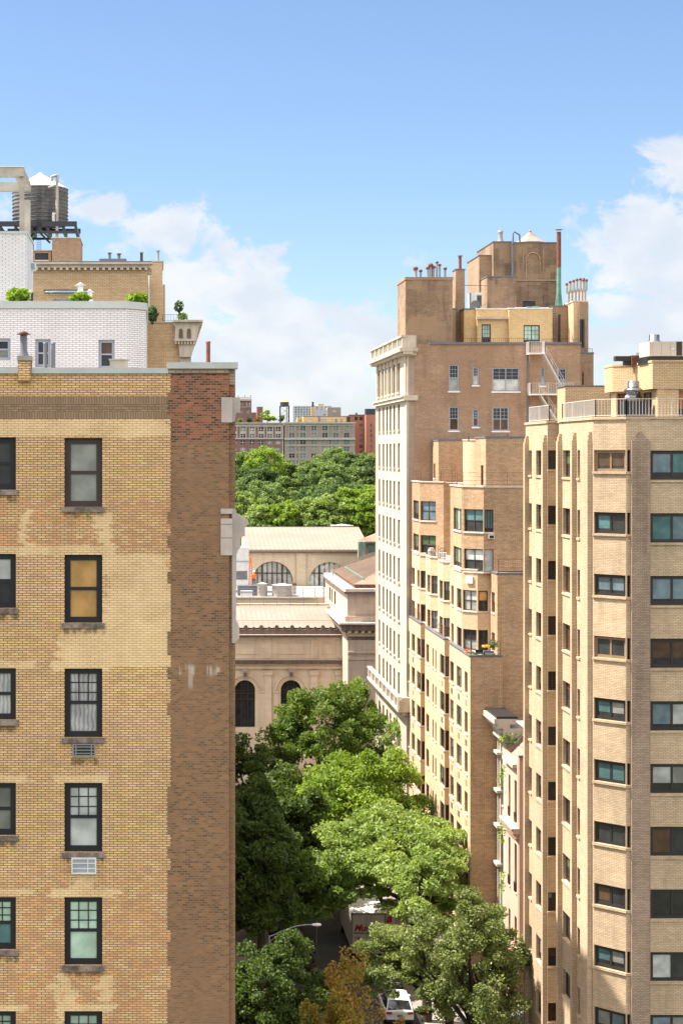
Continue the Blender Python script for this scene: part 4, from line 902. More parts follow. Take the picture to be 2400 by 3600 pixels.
# top floor: two blocks and the round stair turret
block(R, [(23.4,146.3),(23.4,143.2),(XB,143.2),(XB,146.3)], H-2.5, ZU(1550,41.9), 'bay_brick', {0: [(1523,1529,-.95,-2.2,'slit')]}, coping='slate', ch=.1, name='top_wall')
block(R, [(23.4,126.5),(23.4,122.45),(XB,122.45),(XB,126.5)], H-2.5, ZU(1540,49), 'bay_brick', {0: [(1689,1698,-.95,-2.4,'slit',['g_brown'])]}, coping='slate', ch=.12, name='top_wall')
mb = MB(); mb.lathe(25.15, 131.5, [(1.75,H-2.5),(1.75,ZU(1549,45.5))], M_['tan_light'], 36); mb.lathe(25.15, 131.5, [(1.8,ZU(1549,45.5)),(1.8,ZU(1547,45.5)+.06)], M_['lime_trim'], 36); mb.build('turret', R)
mb = MB(); mb.box(26, XB, 127, 143, H-2.5, ZU(1549,45.5), M_['bay_brick']); mb.build('top_wall', R)
ra = M_['rust']
railing(R, [(21.75,146.2),(21.75,142.2),(23.2,140.75),(24.4,140.75)], H-2.4, .95, ra, 0, (.1,.4,.7,1.), .012, 1.1, .014)
railing(R, [(21.75,127.0),(21.75,122.4),(22.9,121.2),(30,121.2),(36,121.2)], H-2.4, .95, ra, 0, (.1,.4,.7,1.), .012, 1.6, .014)
railing(R, [(23.6,121.2),(23.6,118.9),(36,118.9)], H-8.4, .95, ra, 0, (.1,.4,.7,1.), .012, 1.8, .014)
railing(R, [(21.75,138.6),(21.75,136.5),(22.2,136.0),(22.2,132.6),(21.75,132.4),(21.75,130.4),(22.2,129.9),(22.2,127.2)], H-8.35, .9, ra, 0, (.1,.4,.7,1.), .012, 1.2, .014)
railing(R, [(21.5,146.3),(21.5,142.1)], H-14.0, .9, ra, 0, (.1,.4,.7,1.), .012, 1.2, .014)
railing(R, [(21.5,133),(21.5,128.3)], H-14.0, .9, ra, 0, (.1,.4,.7,1.), .012, 1.2, .014)
railing(R, [(21.5,120.4),(21.5,117.8),(23.5,117.7)], H-14.0, .9, M_['brownf'], 0, (.1,.4,.7,1.), .012, .9, .014)
# under-window air conditioner grilles
mb = MB()
E0 = ((21.4,126.05),(21.4,117.6)); E1 = ((21.4,137.6),(21.4,128.2)); E2 = ((21.4,146.45),(21.4,139.9))
for k in range(6):
    z = H-17.25-2.79*k
    for e, a in ((E0,1608),(E0,1634),(E0,1584),(E1,1550),(E2,1449),(E2,1433)): s = s_at(e, a); mb.lbox(e, s+.1, s+.75, z-.42, z, .0, .03, M_['limef'] if (k+int(a)) % 3 else M_['slate'])
mb.build('vent_grille', R)
mb = MB(); e = ((21.65,122.3),(22.6,121.35)); mb.lbox(e, .45, 1.0, H-8.95-.4, H-8.95+.1, .02, .12, M_['whitep']); mb.build('wall_unit', R)
mb = MB(); a = XU(1713,49.5)[0]; mb.box(a, a+.4, 120.8, 120.99, ZU(1893,49.5), ZU(1879,49.5), M_['whitep']); mb.box(a+.05, a+.36, 120.78, 120.81, ZU(1891,49.5), ZU(1881,49.5), M_['black']); mb.build('wall_vent', R)
# terrace things
def bushes(px, py, u, w, h, m, label, cat='bush', name='bush', n=700, sz=.07, group=None, Yd=.4, pot=None):
    x, Y = XU(px, u); z0 = ZU(py, u); rx = w/u/2; rz = h/u/2
    c = RNG.normal(size=(n,3)); c /= np.linalg.norm(c, axis=1)[:,None]; c *= RNG.uniform(.45,1.0,(n,1))**.6*(1+.22*np.sin(c[:,:1]*7+px)*np.cos(c[:,2:3]*6))
    P = c*np.array([rx, min(rx,Yd), rz])+np.array([x, Y, z0+rz])
    o = leaf_mesh(name, P, sz, M_[m], None, (x,Y,z0)); return tag(o, label, cat, group)
def leaf_mesh(name, P, sz, m, parent=None, loc=None, flat_=.35, asp=1.6, name2=None):
    n = len(P); org = np.array(org_of(parent) if parent is not None else loc)
    nr = RNG.normal(size=(n,3)); nr[:,2] += flat_*3; nr /= np.linalg.norm(nr, axis=1)[:,None]
    a = np.cross(nr, RNG.normal(size=(n,3))); a /= np.linalg.norm(a, axis=1)[:,None]; b = np.cross(nr, a)
    s = sz*RNG.uniform(.6,1.3,(n,1)); q = P-org
    V = np.stack([q-a*s*asp/2, q-b*s/2, q+a*s*asp/2, q+b*s/2], 1).reshape(-1,3)
    me = bpy.data.meshes.new(name); me.vertices.add(4*n); me.vertices.foreach_set('co', V.astype(np.float32).ravel())
    me.loops.add(4*n); me.loops.foreach_set('vertex_index', np.arange(4*n, dtype=np.int32)); me.polygons.add(n)
    me.polygons.foreach_set('loop_start', np.arange(0,4*n,4,dtype=np.int32)); me.polygons.foreach_set('loop_total', np.full(n,4,dtype=np.int32))
    me.update(calc_edges=True); me.materials.append(m)
    o = bpy.data.objects.new(name, me); COL.objects.link(o)
    if parent is not None: o.parent = parent
    else: o.location = org
    ORG[o.name] = Vector(org); return o
M_['lf_bush'] = leafmat('bush_leaf', (.22,.30,.02), (.10,.20,.02))
M_['lf_flower'] = flat('yellow_petals', (.75,.42,.03), .7, var=.2, scale=8)
M_['lf_oflower'] = flat('orange_petals', (.75,.20,.03), .7, var=.2, scale=8)
M_['lf_pine'] = leafmat('blue_green_leaf', (.10,.16,.08), (.05,.09,.05))
bushes(67, 1064, 111.5, 86, 50, 'lf_bush', 'leftmost round yellow green bush beside the white tower', group='round bushes on the white penthouse terrace', sz=.085)
bushes(284, 1066, 111.5, 70, 38, 'lf_bush', 'middle round yellow green bush in front of the mushroom vents', group='round bushes on the white penthouse terrace', sz=.085)
bushes(483, 1074, 111.5, 76, 44, 'lf_bush', 'right hand round bush at the white penthouse corner', group='round bushes on the white penthouse terrace', sz=.085)
bushes(535, 1136, 78, 40, 62, 'lf_pine', 'dark narrow evergreen shrub behind the right penthouse corner', 'shrub', 'evergreen_shrub', 500, .09)
o = bushes(629, 1100, 74, 34, 46, 'lf_pine', 'small potted tree with open crown on the cornice terrace', 'tree', 'potted_tree', 160, .10)
b = MB(); x, Y = XU(629,74); b.bar((x,Y,ZU(1127,74)),(x,Y,ZU(1085,74)),.02,M_['brownf']); b.build('trunk', o)
bushes(640, 1127, 74, 36, 28, 'lf_bush', 'yellow green tufts below the small potted tree', 'plant', 'terrace_plant', 300, .06)
bushes(1707, 2276, 51, 30, 9, 'lf_flower', 'box of bright yellow flowers on the brick terrace', 'flowers', 'flower_box', 260, .06)
bushes(1645, 2300, 50.4, 26, 22, 'lf_oflower', 'orange flowers beside the sloping terrace railing', 'flowers', 'flower_plant', 160, .07)
bushes(1660, 2308, 50.6, 30, 18, 'lf_bush', 'low light green terrace plants behind the railing', 'plant', 'terrace_plant', 200, .07)
bushes(1733, 2280, 51, 34, 30, 'lf_pine', 'blue green potted pine at the terrace corner', 'tree', 'potted_pine', 260, .08)
def furn(px0, px1, y0, y1, u, m, name, label, cat):
    x0, Y = XU(px0,u); x1 = XU(px1,u)[0]; o = thing(name, ((x0+x1)/2,Y,ZU(y1,u)), label, cat); z0, z1 = ZU(y1,u), ZU(y0,u); h = z1-z0
    b = MB(); b.box(x0, x1, Y-.3, Y+.3, z0+h*.42, z0+h*.58, M_[m]); b.build('seat', o)
    b = MB(); b.box(x0, x1, Y+.24, Y+.34, z0+h*.58, z1, M_[m]); b.build('backrest', o)
    for a in (x0+.03, x1-.08):
        for c in (Y-.28, Y+.2): b = MB(); b.box(a, a+.05, c, c+.05, z0, z0+h*.42, M_[m]); b.build('leg', o)
furn(1673,1700,2286,2306,50.9,'black','garden_bench','black bench among the flowers on the brick terrace','bench')
furn(1702,1738,2290,2306,50.9,'slate','garden_chair','low dark folding lounge chair on the flower terrace','chair')
x, Y = XU(1516,43.5); b = MB(); b.lathe(x, Y, [(.05,ZU(1958,43.5)),(.28,ZU(1952,43.5)),(.32,ZU(1936,43.5)),(.2,ZU(1926,43.5)),(.02,ZU(1924,43.5))], M_['tank'], 9, False); o = b.build('folded_parasol', None, (x,Y,ZU(1958,43.5))); tag(o, 'bundled beige parasol cover on the upper terrace', 'parasol')
x, Y = XU(1530,43.6); b = MB(); b.box(x, x+.9, Y, Y+.5, ZU(1958,43.6), ZU(1943,43.6), M_['whitep']); o = b.build('covered_table', None, (x,Y,ZU(1958,43.6))); tag(o, 'white covered table beside the bundled parasol', 'table')
x, Y = XU(1801,48.7); b = MB(); b.box(XU(1799,48.7)[0], XU(1843,48.7)[0], Y-.4, Y, ZU(1714,48.7), ZU(1696,48.7), M_['whitef']); o = b.build('condenser', None, (x,Y,ZU(1714,48.7)))
b = MB(); xx = XU(1815,48.7)[0]; b.face([(xx+.2*math.cos(a),Y-.405,ZU(1706,48.7)+.15*math.sin(a)) for a in [k*math.pi/8 for k in range(16)]], M_['greyf']); b.build('fan', o); tag(o, 'white fan condenser unit on the top terrace behind the railing', 'air conditioner')
for px, py in ((1646,1549),(1783,1540)): vent(px, 47, py, py-12, 5, 'rust', 'stubby rusty pipe above the '+('round turret roof' if px < 1700 else 'right block roof'), 'flat', 'rust', 'roof_pipe')
# ================================================================ right foreground apartment block with fins
R = thing('apartment_building', (22.9, 83, 0), 'tan brick apartment block with stepped fins and wide sliding windows at right', 'building')
poly = [(21.4,99.8),(21.4,94.2),(22.6,94.2),(22.6,91.5),(21.4,91.5),(21.4,84.3),(22.68,83.02),(36,83.02),(36,99.8)]
cw = {k: [] for k in range(9)}
ZS = [.107-3.05*k for k in range(12)]
pan_ch = ['slideg','slide','slide','slideg','slide','slide','slide','slide','slide','slide','slide','slide']
pan_cp = [['g_brown','g_brown'],['g_teal','g_dark'],['g_blue','g_blue'],['g_dark','g_dark'],['g_teal','g_frost'],['g_teal','g_teal'],['g_dark','g_dark'],['g_brown','g_dark'],['g_teal','g_frost'],['g_frost','g_blue'],['g_dark','g_dark'],['g_dark','g_dark']]
pan_rt = [['g_teal','g_blue'],['g_blue','g_teal'],['g_blue','g_blue'],['g_brown','g_brown'],['g_blind','g_blue'],['g_frost','g_blind'],['g_dark','g_brown'],['g_dark','g_dark'],['g_dark','g_blind'],['g_frost','g_blue'],['g_dark','g_dark'],['g_dark','g_dark']]
for k, z in enumerate(ZS):
    cw[0] += [(1858.5,1868,z,z-1.42,'rc1'),(1883,1906.5,z,z-1.42,'rc')]
    cw[1] += [(1925,1960,z,z-1.05,'rc1' if k % 4 else 'rc')]
    cw[4] += [(1977,2009,z,z-1.42,'rc'),(2028,2037.5,z,z-1.42,'rc1'),(2061,2064.5,z,z-1.42,'slit')]
    cw[5] += [(2086,2198,z,z-1.05,pan_ch[k],pan_cp[k])]
    cw[7] = cw[7]; cw[6] += [(2203,2214.5,z,z-1.05,'rc1',['g_dark']),(2284,2440,z-.02,z-1.45,'slide',pan_rt[k][::-1])]
block(R, poly, 0, H+1.60, 'right_brick', cw, top='roof', coping='right_brick', ch=.13, co=.07, cedges=(0,1,4,5,6))
def fin(mb, b, zt, w=.36, pr=.25, X=21.4):
    mb.box(X-pr, X, b, b+w, 0, H+zt-.38, M_['right_brick']); mb.box(X-pr*.8, X, b+.03, b+w-.05, H+zt-.38, H+zt-.15, M_['right_brick']); mb.box(X-pr*.62, X, b+.06, b+w-.1, H+zt-.15, H+zt, M_['right_brick'])
for xr, zt in ((1858,.95),(1922,.95),(1975,.98),(2025.5,1.0),(2081,1.02)):
    uu = (xr-560)/21.4; b = 6000/uu; mb = MB(); fin(mb, b+.002, zt); mb.build('fin', R)
E = ((22.68,83.02),(36,83.02)); s0, s1 = s_at(E,2216), s_at(E,2281)
mb = MB(); mb.lbox(E, s0, s1, 0, H+.56, .001, .14, M_['pier_brick']); w_ = s1-s0
for f, z in ((.12,.66),(.2,.74),(.3,.84),(.40,.97)): mb.lbox(E, s0+w_*f, s1-w_*f, H+.5, H+z, .002, .135-f*.05, M_['pier_brick'])
for k in range(5): x = s0+w_*(.14+.16*k); mb.lbox(E, x, x+.035, H-5, H+.45, .141, .165, M_['pier_brick'])
mb.build('pier', R)
railpts = [(21.55,99.5),(21.55,94.4),(22.65,94.35),(22.65,91.4),(21.55,91.35),(21.55,84.4),(22.75,83.2),(36,83.2)]
railing(R, railpts, H+1.74, .87, M_['railp'], .155, (.08,1.), .013, 2.0, .022)
# penthouse
pent = [(23.4,89.8),(23.4,88.2),(24.29,87.3),(24.29,84.15),(36,84.15),(36,89.8)]
block(R, pent, H+3.13, H+4.42, 'pent_brick', None, coping='pent_brick', ch=.12, co=.03, name='penthouse_wall')
pin = [(23.6,89.6),(23.6,88.4),(24.6,87.4),(24.6,84.35),(36,84.35),(36,89.6)]
pz = lambda y, u: (1590-y)/u
block(R, pin, H+1.6, H+3.13, 'pent_brick', {0: [(2128,2146,3.05,1.75,'rc1',['g_blind'])], 1: [(2165,2205,3.05,1.85,'rc1',['g_wood'])], 2: [(2235,2290,3.05,1.7,'rc',['g_brown','g_dark'])], 3: [(2330,2420,3.05,1.7,'slideg',['g_wood','g_wood'])]}, top=None, name='penthouse_lower_wall')
mb = MB(); mb.box(24.55, 25.0, 84.2, 84.6, H+1.7, H+3.12, M_['pent_brick']); mb.box(24.9, 25.6, 84.22, 84.36, H+1.62, H+3.12, M_['pent_brick']); mb.build('penthouse_pier', R)
block(R, [(21.9,94.0),(21.9,92.2),(24.5,92.2),(24.5,94.0)], H+1.6, H+3.55, 'pent_brick', {0: []}, coping='slate', ch=.06, name='bulkhead')
# rooftop equipment
x, Y = XU(2225, 70.5); R2 = thing('exhaust_fan', (x,Y,H+1.7), 'big polished steel mushroom exhaust fan on the right terrace', 'exhaust fan')
zc = lambda y: ZU(y,70.5); k = 1/70.5
mb = MB(); mb.box(x-40*k, x+42*k, Y-.4, Y+.4, H+1.7, zc(1410), M_['black']); mb.build('curb', R2)
mb = MB(); mb.lathe(x, Y, [(31*k,zc(1408)),(31*k,zc(1397)),(24*k,zc(1386)),(24*k,zc(1376))], M_['chrome'], 4, False); mb.build('base', R2)
mb = MB(); mb.lathe(x, Y, [(20*k,zc(1386)),(19*k,zc(1374)),(33*k,zc(1375)),(31*k,zc(1369)),(21*k,zc(1362)),(20*k,zc(1362)),(20*k,zc(1343)),(17*k,zc(1339)),(.01,zc(1338))], M_['chrome'], 28); mb.build('hood', R2)
x, Y = XU(2298, 70); R2 = thing('exhaust_fan', (x,Y,H+4.5), 'steel exhaust fan partly behind the beige rooftop unit', 'exhaust fan')
mb = MB(); zc = lambda y: ZU(y,70); mb.lathe(x, Y, [(16*k,zc(1225)),(16*k,zc(1210)),(28*k,zc(1208)),(24*k,zc(1200)),(18*k,zc(1197)),(18*k,zc(1177)),(.01,zc(1176))], M_['chrome'], 28); mb.build('hood', R2); mb = MB(); mb.box(x-.5, x+.4, Y-.4, Y+.4, H+4.4, zc(1225), M_['slate']); mb.build('curb', R2)
x0, Y = XU(2281, 70.8); x1 = XU(2430,70.8)[0]; R2 = thing('rooftop_unit', (x0,Y,H+4.4), 'long beige air handling unit with panel doors on the right roof', 'air handling unit')
zc = lambda y: ZU(y,70.8); mb = MB(); mb.box(x0, x1, Y, Y+1.8, zc(1252), zc(1200), M_['hvac']); mb.build('case', R2)
mb = MB()
for a, b in ((2291,2322),(2324,2353),(2355,2374)): mb.box(XU(a,70.8)[0], XU(b,70.8)[0], Y-.015, Y+.0, zc(1251), zc(1202), M_['hvac'])
mb.build('panel', R2); mb = MB(); mb.box(XU(2376,70.8)[0], XU(2395,70.8)[0], Y-.02, Y+.0, zc(1250), zc(1201), M_['brownf']); mb.build('grille', R2)
mb = MB(); mb.box(x0-.1, x1, Y+.1, Y+1.7, H+4.42, zc(1252.3), M_['black']); mb.box(XU(2359,70.8)[0], XU(2368,70.8)[0], Y-.03, Y-.016, zc(1229), zc(1224), M_['whitep']); mb.build('skid', R2)
zc = lambda y: ZU(y,69); mk_ = lambda x: XU(x,69)[0]
mb = MB(); mb.box(mk_(2161), mk_(2225), 86.9, 87.3, zc(1269), zc(1252), M_['brownf']); mb.box(mk_(2192), mk_(2220), 86.95, 87.25, zc(1285), zc(1269), M_['black']); mb.box(mk_(2216), mk_(2238), 86.8, 87.4, zc(1283), zc(1250), M_['rust']); mb.box(mk_(2240), mk_(2272), 86.7, 87.5, zc(1281), zc(1250), M_['brownf']); mb.box(mk_(2258), mk_(2282), 87.6, 88.2, zc(1250), zc(1236), M_['slate'])
o = mb.build('duct', None, (mk_(2161),87,zc(1285))); tag(o, 'dark rusty duct and steel beam jutting left over the penthouse', 'duct')

# ================================================================ townhouses between the two right blocks
R = thing('townhouse', (23.0, 109.5, 0), 'pink stucco townhouse with mansard roof and curved iron balcony', 'building')
tw = {0: []}
for a, b in ((1786,1793),(1807,1815.5)):
    for zt, zb in ((-21.2,-23.9),(-25.3,-28.4),(-30.0,-32.0)): tw[0].append((a, b, zt, zb, 'bay',['g_dark','g_blind']))
pk = [(23.0,113.4),(23.0,109.55),(29,109.55),(29,113.4)]
block(R, pk, 0, H-19.7, 'pink', tw, top=None)
mb = MB(); mb.wall(((23.02,109.5),(25.5,109.5)), 4, H-19.6, M_['pink']); mb.box(23.02, 29, 109.3, 109.52, 4, H-19.45, M_['pink'])
mb.face([(23.1,109.28,H-19.45),(23.5,109.28,H-19.45),(26.3,109.28,H-16.6),(29,109.28,H-16.6),(29,109.28,H-19.6),(23.1,109.28,H-19.6)], M_['pink']); mb.box(23.02,29,109.28,109.5,0,4,M_['brownstone']); mb.build('party_wall', R)
for Yp in (109.15, 113.35):
    mb = MB()
    w = .35
    for a, b in (((22.95,-19.42),(23.5,-19.42)),((23.5,-19.42),(26.3,-16.57)),((26.3,-16.57),(29,-16.57))):
        mb.face([(a[0],Yp,H+a[1]),(b[0],Yp,H+b[1]),(b[0],Yp+w,H+b[1]),(a[0],Yp+w,H+a[1])], M_['slate'])
        mb.face([(a[0],Yp,H+a[1]-.12),(b[0],Yp,H+b[1]-.12),(b[0],Yp,H+b[1]),(a[0],Yp,H+a[1])], M_['slate'])
    if Yp < 110: mb.build('parapet', R)
mb.face([(23.0,113.36,H-20.4),(23.5,113.36,H-20.4),(26.5,113.36,H-17.3),(26.5,113.36,H-16.7),(26.3,113.36,H-16.7),(23.5,113.36,H-19.43),(23.0,113.36,H-19.43)], M_['brownstone'])
mb.build('parapet', R)
mb = MB(); mb.face([(23.2,113.35,H-20.1),(23.2,109.5,H-20.1),(26.5,109.5,H-16.9),(26.5,113.35,H-16.9)], M_['copper_tan']); mb.build('roof', R)
mb = MB()
for k in range(4): q = .2+.22*k; mb.bar((23.2+3.3*q,113.3,H-20.07+3.2*q),(23.2+3.3*q,109.6,H-20.07+3.2*q),.02,M_['slate'])
mb.build('roof_seam', R)
mb = MB(); mb.box(22.72, 23.25, 109.9, 113.3, H-20.35, H-20.1, M_['whitestone']); mb.build('eave', R); mb = MB(); mb.box(22.62, 23.0, 109.2, 113.2, H-24.45, H-24.2, M_['pink']); mb.box(22.5, 23.0, 109.2, 113.2, H-24.2, H-24.1, M_['whitestone']); mb.box(22.8, 23.0, 109.35, 113.2, H-24.8, H-24.45, M_['pink']); mb.build('cornice', R)
mb = MB()
for a in (1807,1786):
    E = ((23.0,113.4),(23.0,109.55)); s = s_at(E, a)
    for zb in (-23.9,-28.4): mb = MB(); mb.lbox(E, s, s+.55, H+zb, H+zb+.6, .0, .06, M_['black']); mb.build('window_guard', R)
mb = MB(); N = 12; zb = H-32.9; rows_ = []
pts = [(23.0-1.0*math.sin(math.pi*i/N)**.7, 113.0-3.2*i/N) for i in range(N+1)]
for z, s in ((zb,1),(zb-.25,1),(zb-.3,.92),(zb-.8,.7),(zb-1.0,.5)): rows_.append([(23.0+(p[0]-23.0)*s, 111.4+(p[1]-111.4)*(.6+.4*s), z) for p in pts])
mb.grid(rows_, M_['pink'], smooth=False); mb.face([(p[0],p[1],zb) for p in pts], M_['pink']); mb.build('balcony', R)
railing(R, [(p[0]+.08,p[1]) for p in pts], zb, .95, M_['black'], .1, (.08,.5,1.), .014, .8, .02)
mb = MB()
for z in range(8): mb.box(23.01, 26, 109.24, 109.279, 1+z*.46, 1.03+z*.46, M_['black'])
mb.build('joint', R)
R = thing('townhouse', (23.3, 113.6, 0), 'narrow white stone townhouse with heavy dentil cornice and vines', 'building')
block(R, [(23.32,117.5),(23.32,113.6),(29,113.6),(29,117.5)], 0, H-18.4, 'whitestone', {0: [(1763,1768,-21.5,-24,'bay'),(1763,1768,-26,-29,'bay')]})
mb = MB(); E = ((23.32,117.5),(23.32,113.6))
mb.lbox(E, -.1, 3.9, H-18.9, H-18.4, 0, .45, M_['whitestone']); mb.lbox(E, -.1, 3.9, H-18.4, H-18.1, 0, .85, M_['whitestone']); mb.lbox(E, -.15, 3.9, H-18.1, H-17.75, -.4, 1.05, M_['whitestone']); mb.lbox(E, -.15, 3.9, H-17.745, H-17.6, -.5, .9, M_['black'])
for k in range(14): mb.lbox(E, k*.28, k*.28+.14, H-19.2, H-18.9, 0, .38, M_['whitestone'])
mb.lbox(E, -.05, 3.9, H-19.35, H-19.2, 0, .42, M_['whitestone']); mb.build('cornice', R)
mb = MB()
for z in (-20.6,-23.2,-25.6,-28.2): mb.lbox(E, 0, 1.4, H+z, H+z+.18, 0, .38, M_['whitestone'])
for a in (.1, 1.0): mb.lbox(E, a, a+.3, 3, H-19.4, .0, .12, M_['whitestone'])
mb.build('pilaster', R)
P = []
for k in range(260):
    z = H-19.5-RNG.choice([1.5,5.2,8.5,11])-RNG.uniform(0,1.6); s = 3.2+.5*math.sin(z*1.7)+RNG.normal()*.3; P.append((23.1-RNG.uniform(0,.35), 117.5-s, z))
for k in range(260): P.append((23.2+RNG.uniform(-.6,1.2), 113.7-RNG.uniform(-.3,.4), H-19.2+RNG.uniform(-.3,.5)))
tag(leaf_mesh('climbing_vine', np.array(P), .13, M_['lf_bush'], None, (23.2,114,5)), 'bright green climbing vines on the white townhouse front', 'vine')
# entrance canopies at the very bottom
x, Y = 21.0, 108.3; mb = MB(); rows_ = []
for i in range(7):
    a = math.pi/2*i/6; rows_.append([(22.9-1.7*math.sin(a)*.9, 111.2+q*1.1, 2.1+1.5*math.cos(a)*(1-.15*abs(q))) for q in (-1,-.6,0,.6,1)])
mb.grid(rows_, M_['whitestone']); o = mb.build('entrance_awning', None, (22,111.2,2)); tag(o, 'small rounded pale awning under the curved iron balcony', 'awning')
mb = MB(); mb.face([(22.9,101.5,4.1),(22.9,96.9,4.1),(20.1,96.9,2.9),(20.1,101.5,2.9)][::-1], M_['steel']); mb.box(20.05,20.2,96.8,101.6,2.7,2.95,M_['steel'])
for k in range(9): y = 97+k*.56; mb.bar((20.1,y,2.93),(22.9,y,4.13),.03,M_['whitef'])
o = mb.build('entrance_canopy', None, (21.4,99,2.7)); tag(o, 'ribbed pale metal entrance canopy at the foot of the finned block', 'canopy')
for xx, yy in ((20.1,96.9),(20.1,101.5)): mb = MB(); mb.bar((xx,yy,.14),(xx,yy,2.8),.04,M_['steel'],8); mb.build('post', o)

# ================================================================ museum
UM = 31.9; YM = 6000/UM
R = thing('museum', (10, YM, 0), 'long beige stone museum with arched windows and pale metal roofs', 'museum')
mx = lambda x: XU(x,UM)[0]; mz = lambda y: ZU(y,UM)
E = ((mx(500),YM),(mx(1200),YM)); mb = MB()
ar = []
for cx in (537.6,699.2,861,1022.8): ar.append(((cx-500)/UM, 36/UM, mz(2427), mz(2558)))
mb.wall(E, 0, mz(2240), M_['museum'], (), .55, None, ar); mb.build('wall', R)
for cx in (537.6,699.2,861,1022.8):
    b = MB(); x0, x1 = mx(cx-38), mx(cx+38); b.lface(E, (cx-39-500)/UM, (cx+39-500)/UM, mz(2560), mz(2386), -.5, M_['g_dark']); w = b.build('window', R)
    b = MB(); s = (cx-500)/UM
    for q in (-.37,.37): b.lbox(E, s+q-.05, s+q+.05, mz(2558), mz(2392), -.5, -.4, M_['brownf'])
    for y in (2462,2430,2440): b.lbox(E, s-1.13, s+1.13, mz(y), mz(y)+.1, -.498, -.38, M_['brownf'])
    b.build('frame', w)
    b = MB(); r_ = 44/UM; N = 22
    for dr, o1, ww in ((0,.12,.13),(.22,.18,.12)):
        for i in range(N):
            a0, a1 = math.pi*i/N, math.pi*(i+1)/N; rr = r_+dr; X0 = mx(cx)
            q = [(X0+rr*math.cos(a), mz(2427)+rr*math.sin(a)) for a in (a0,a1)]; q2 = [(X0+(rr+ww)*math.cos(a), mz(2427)+(rr+ww)*math.sin(a)) for a in (a0,a1)]
            b.face([(q[0][0],YM-o1,q[0][1]),(q2[0][0],YM-o1,q2[0][1]),(q2[1][0],YM-o1,q2[1][1]),(q[1][0],YM-o1,q[1][1])][::-1], M_['museum'])
            b.face([(q2[0][0],YM-o1,q2[0][1]),(q2[0][0],YM,q2[0][1]),(q2[1][0],YM,q2[1][1]),(q2[1][0],YM-o1,q2[1][1])], M_['museum'])
            b.face([(q[0][0],YM-o1,q[0][1]),(q[1][0],YM-o1,q[1][1]),(q[1][0],YM,q[1][1]),(q[0][0],YM,q[0][1])], M_['museum'])
    b.build('archivolt', R)
    b = MB(); b.lbox(E, s-.28, s+.28, mz(2382), mz(2356), .0, .38, M_['museum2']); b.lbox(E, s-.34, s+.34, mz(2356), mz(2351), .0, .45, M_['museum2']); b.box(mx(cx)-.16, mx(cx)+.16, YM-.5, YM-.38, mz(2377), mz(2362), M_['museum_dark']); b.build('keystone', R)
b = MB()
for px in (456,618,780,942,1104,1192):     # pilasters, with capitals and impost blocks
    s = (px-500)/UM
    b.lbox(E, s-.38, s+.38, 1, mz(2372), 0, .22, M_['museum']); b.lbox(E, s-.5, s+.5, mz(2372), mz(2360), 0, .34, M_['museum']); b.lbox(E, s-.55, s+.55, mz(2360), mz(2356), 0, .4, M_['museum'])
    for q in (-.85,.62) if px < 1190 else (): b.lbox(E, s+q, s+q+.5, 1, mz(2434), 0, .12, M_['museum']); b.lbox(E, s+q-.06, s+q+.56, mz(2434), mz(2429), 0, .2, M_['museum'])
    b.lbox(E, s-.36, s+.36, mz(2314), mz(2247), 0, .14, M_['museum'])
b.build('pilaster', R)
b = MB()
for px in (537.6,699.2,861,1022.8,1150):
    b = MB(); s = (px-500)/UM; w = 1.55 if px < 1100 else .6
    for a0, a1, c0, c1 in ((s-w,s+w,2300,2297),(s-w,s+w,2262,2259),(s-w,s-w+.1,2297,2262),(s+w-.1,s+w,2297,2262)): b.lbox(E, a0, a1, mz(c0), mz(c1), 0, .07, M_['museum'])
    b.build('attic_panel', R)
b = MB(); LE = 700/UM
b.lbox(E, 0, LE, mz(2350), mz(2340), 0, .3, M_['museum']); b.lbox(E, 0, LE, mz(2338), mz(2334), 0, .5, M_['museum'])
for k in range(150): b.lbox(E, k*.145, k*.145+.08, mz(2334), mz(2331.5), 0, .5, M_['museum'])
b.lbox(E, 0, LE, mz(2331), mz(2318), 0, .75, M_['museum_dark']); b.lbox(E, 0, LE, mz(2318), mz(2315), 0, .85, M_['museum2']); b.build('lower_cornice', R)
b = MB(); b.lbox(E, 0, LE, mz(2246), mz(2241), 0, .3, M_['museum'])
for k in range(130): b.lbox(E, k*.168, k*.168+.1, mz(2241), mz(2238.5), 0, .42, M_['museum'])
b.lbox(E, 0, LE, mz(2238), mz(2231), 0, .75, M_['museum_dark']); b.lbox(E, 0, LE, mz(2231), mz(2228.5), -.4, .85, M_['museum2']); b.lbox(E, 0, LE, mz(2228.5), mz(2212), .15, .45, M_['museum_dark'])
b.build('upper_cornice', R)
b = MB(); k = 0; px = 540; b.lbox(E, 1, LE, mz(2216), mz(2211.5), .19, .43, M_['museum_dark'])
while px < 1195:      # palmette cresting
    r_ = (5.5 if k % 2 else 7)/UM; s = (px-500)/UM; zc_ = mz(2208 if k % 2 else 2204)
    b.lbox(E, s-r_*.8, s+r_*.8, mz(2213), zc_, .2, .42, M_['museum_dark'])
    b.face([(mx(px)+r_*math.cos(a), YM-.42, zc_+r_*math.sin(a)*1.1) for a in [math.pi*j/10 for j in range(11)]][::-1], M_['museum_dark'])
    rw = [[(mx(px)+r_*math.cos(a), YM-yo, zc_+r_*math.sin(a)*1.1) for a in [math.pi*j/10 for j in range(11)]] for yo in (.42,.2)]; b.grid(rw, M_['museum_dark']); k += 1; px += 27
b.build('cresting', R)
b = MB(); zf, zbk = mz(2208), ZU(2134,30.4); Yf, Yk = YM+.4, 6000/30.4
b.face([(mx(500),Yf,zf),(XU(1180,UM)[0],Yf,zf),(XU(1180,UM)[0],Yk,zbk),(mx(500),Yk,zbk)], M_['copper_tan']); b.build('front_roof', R)
b = MB()
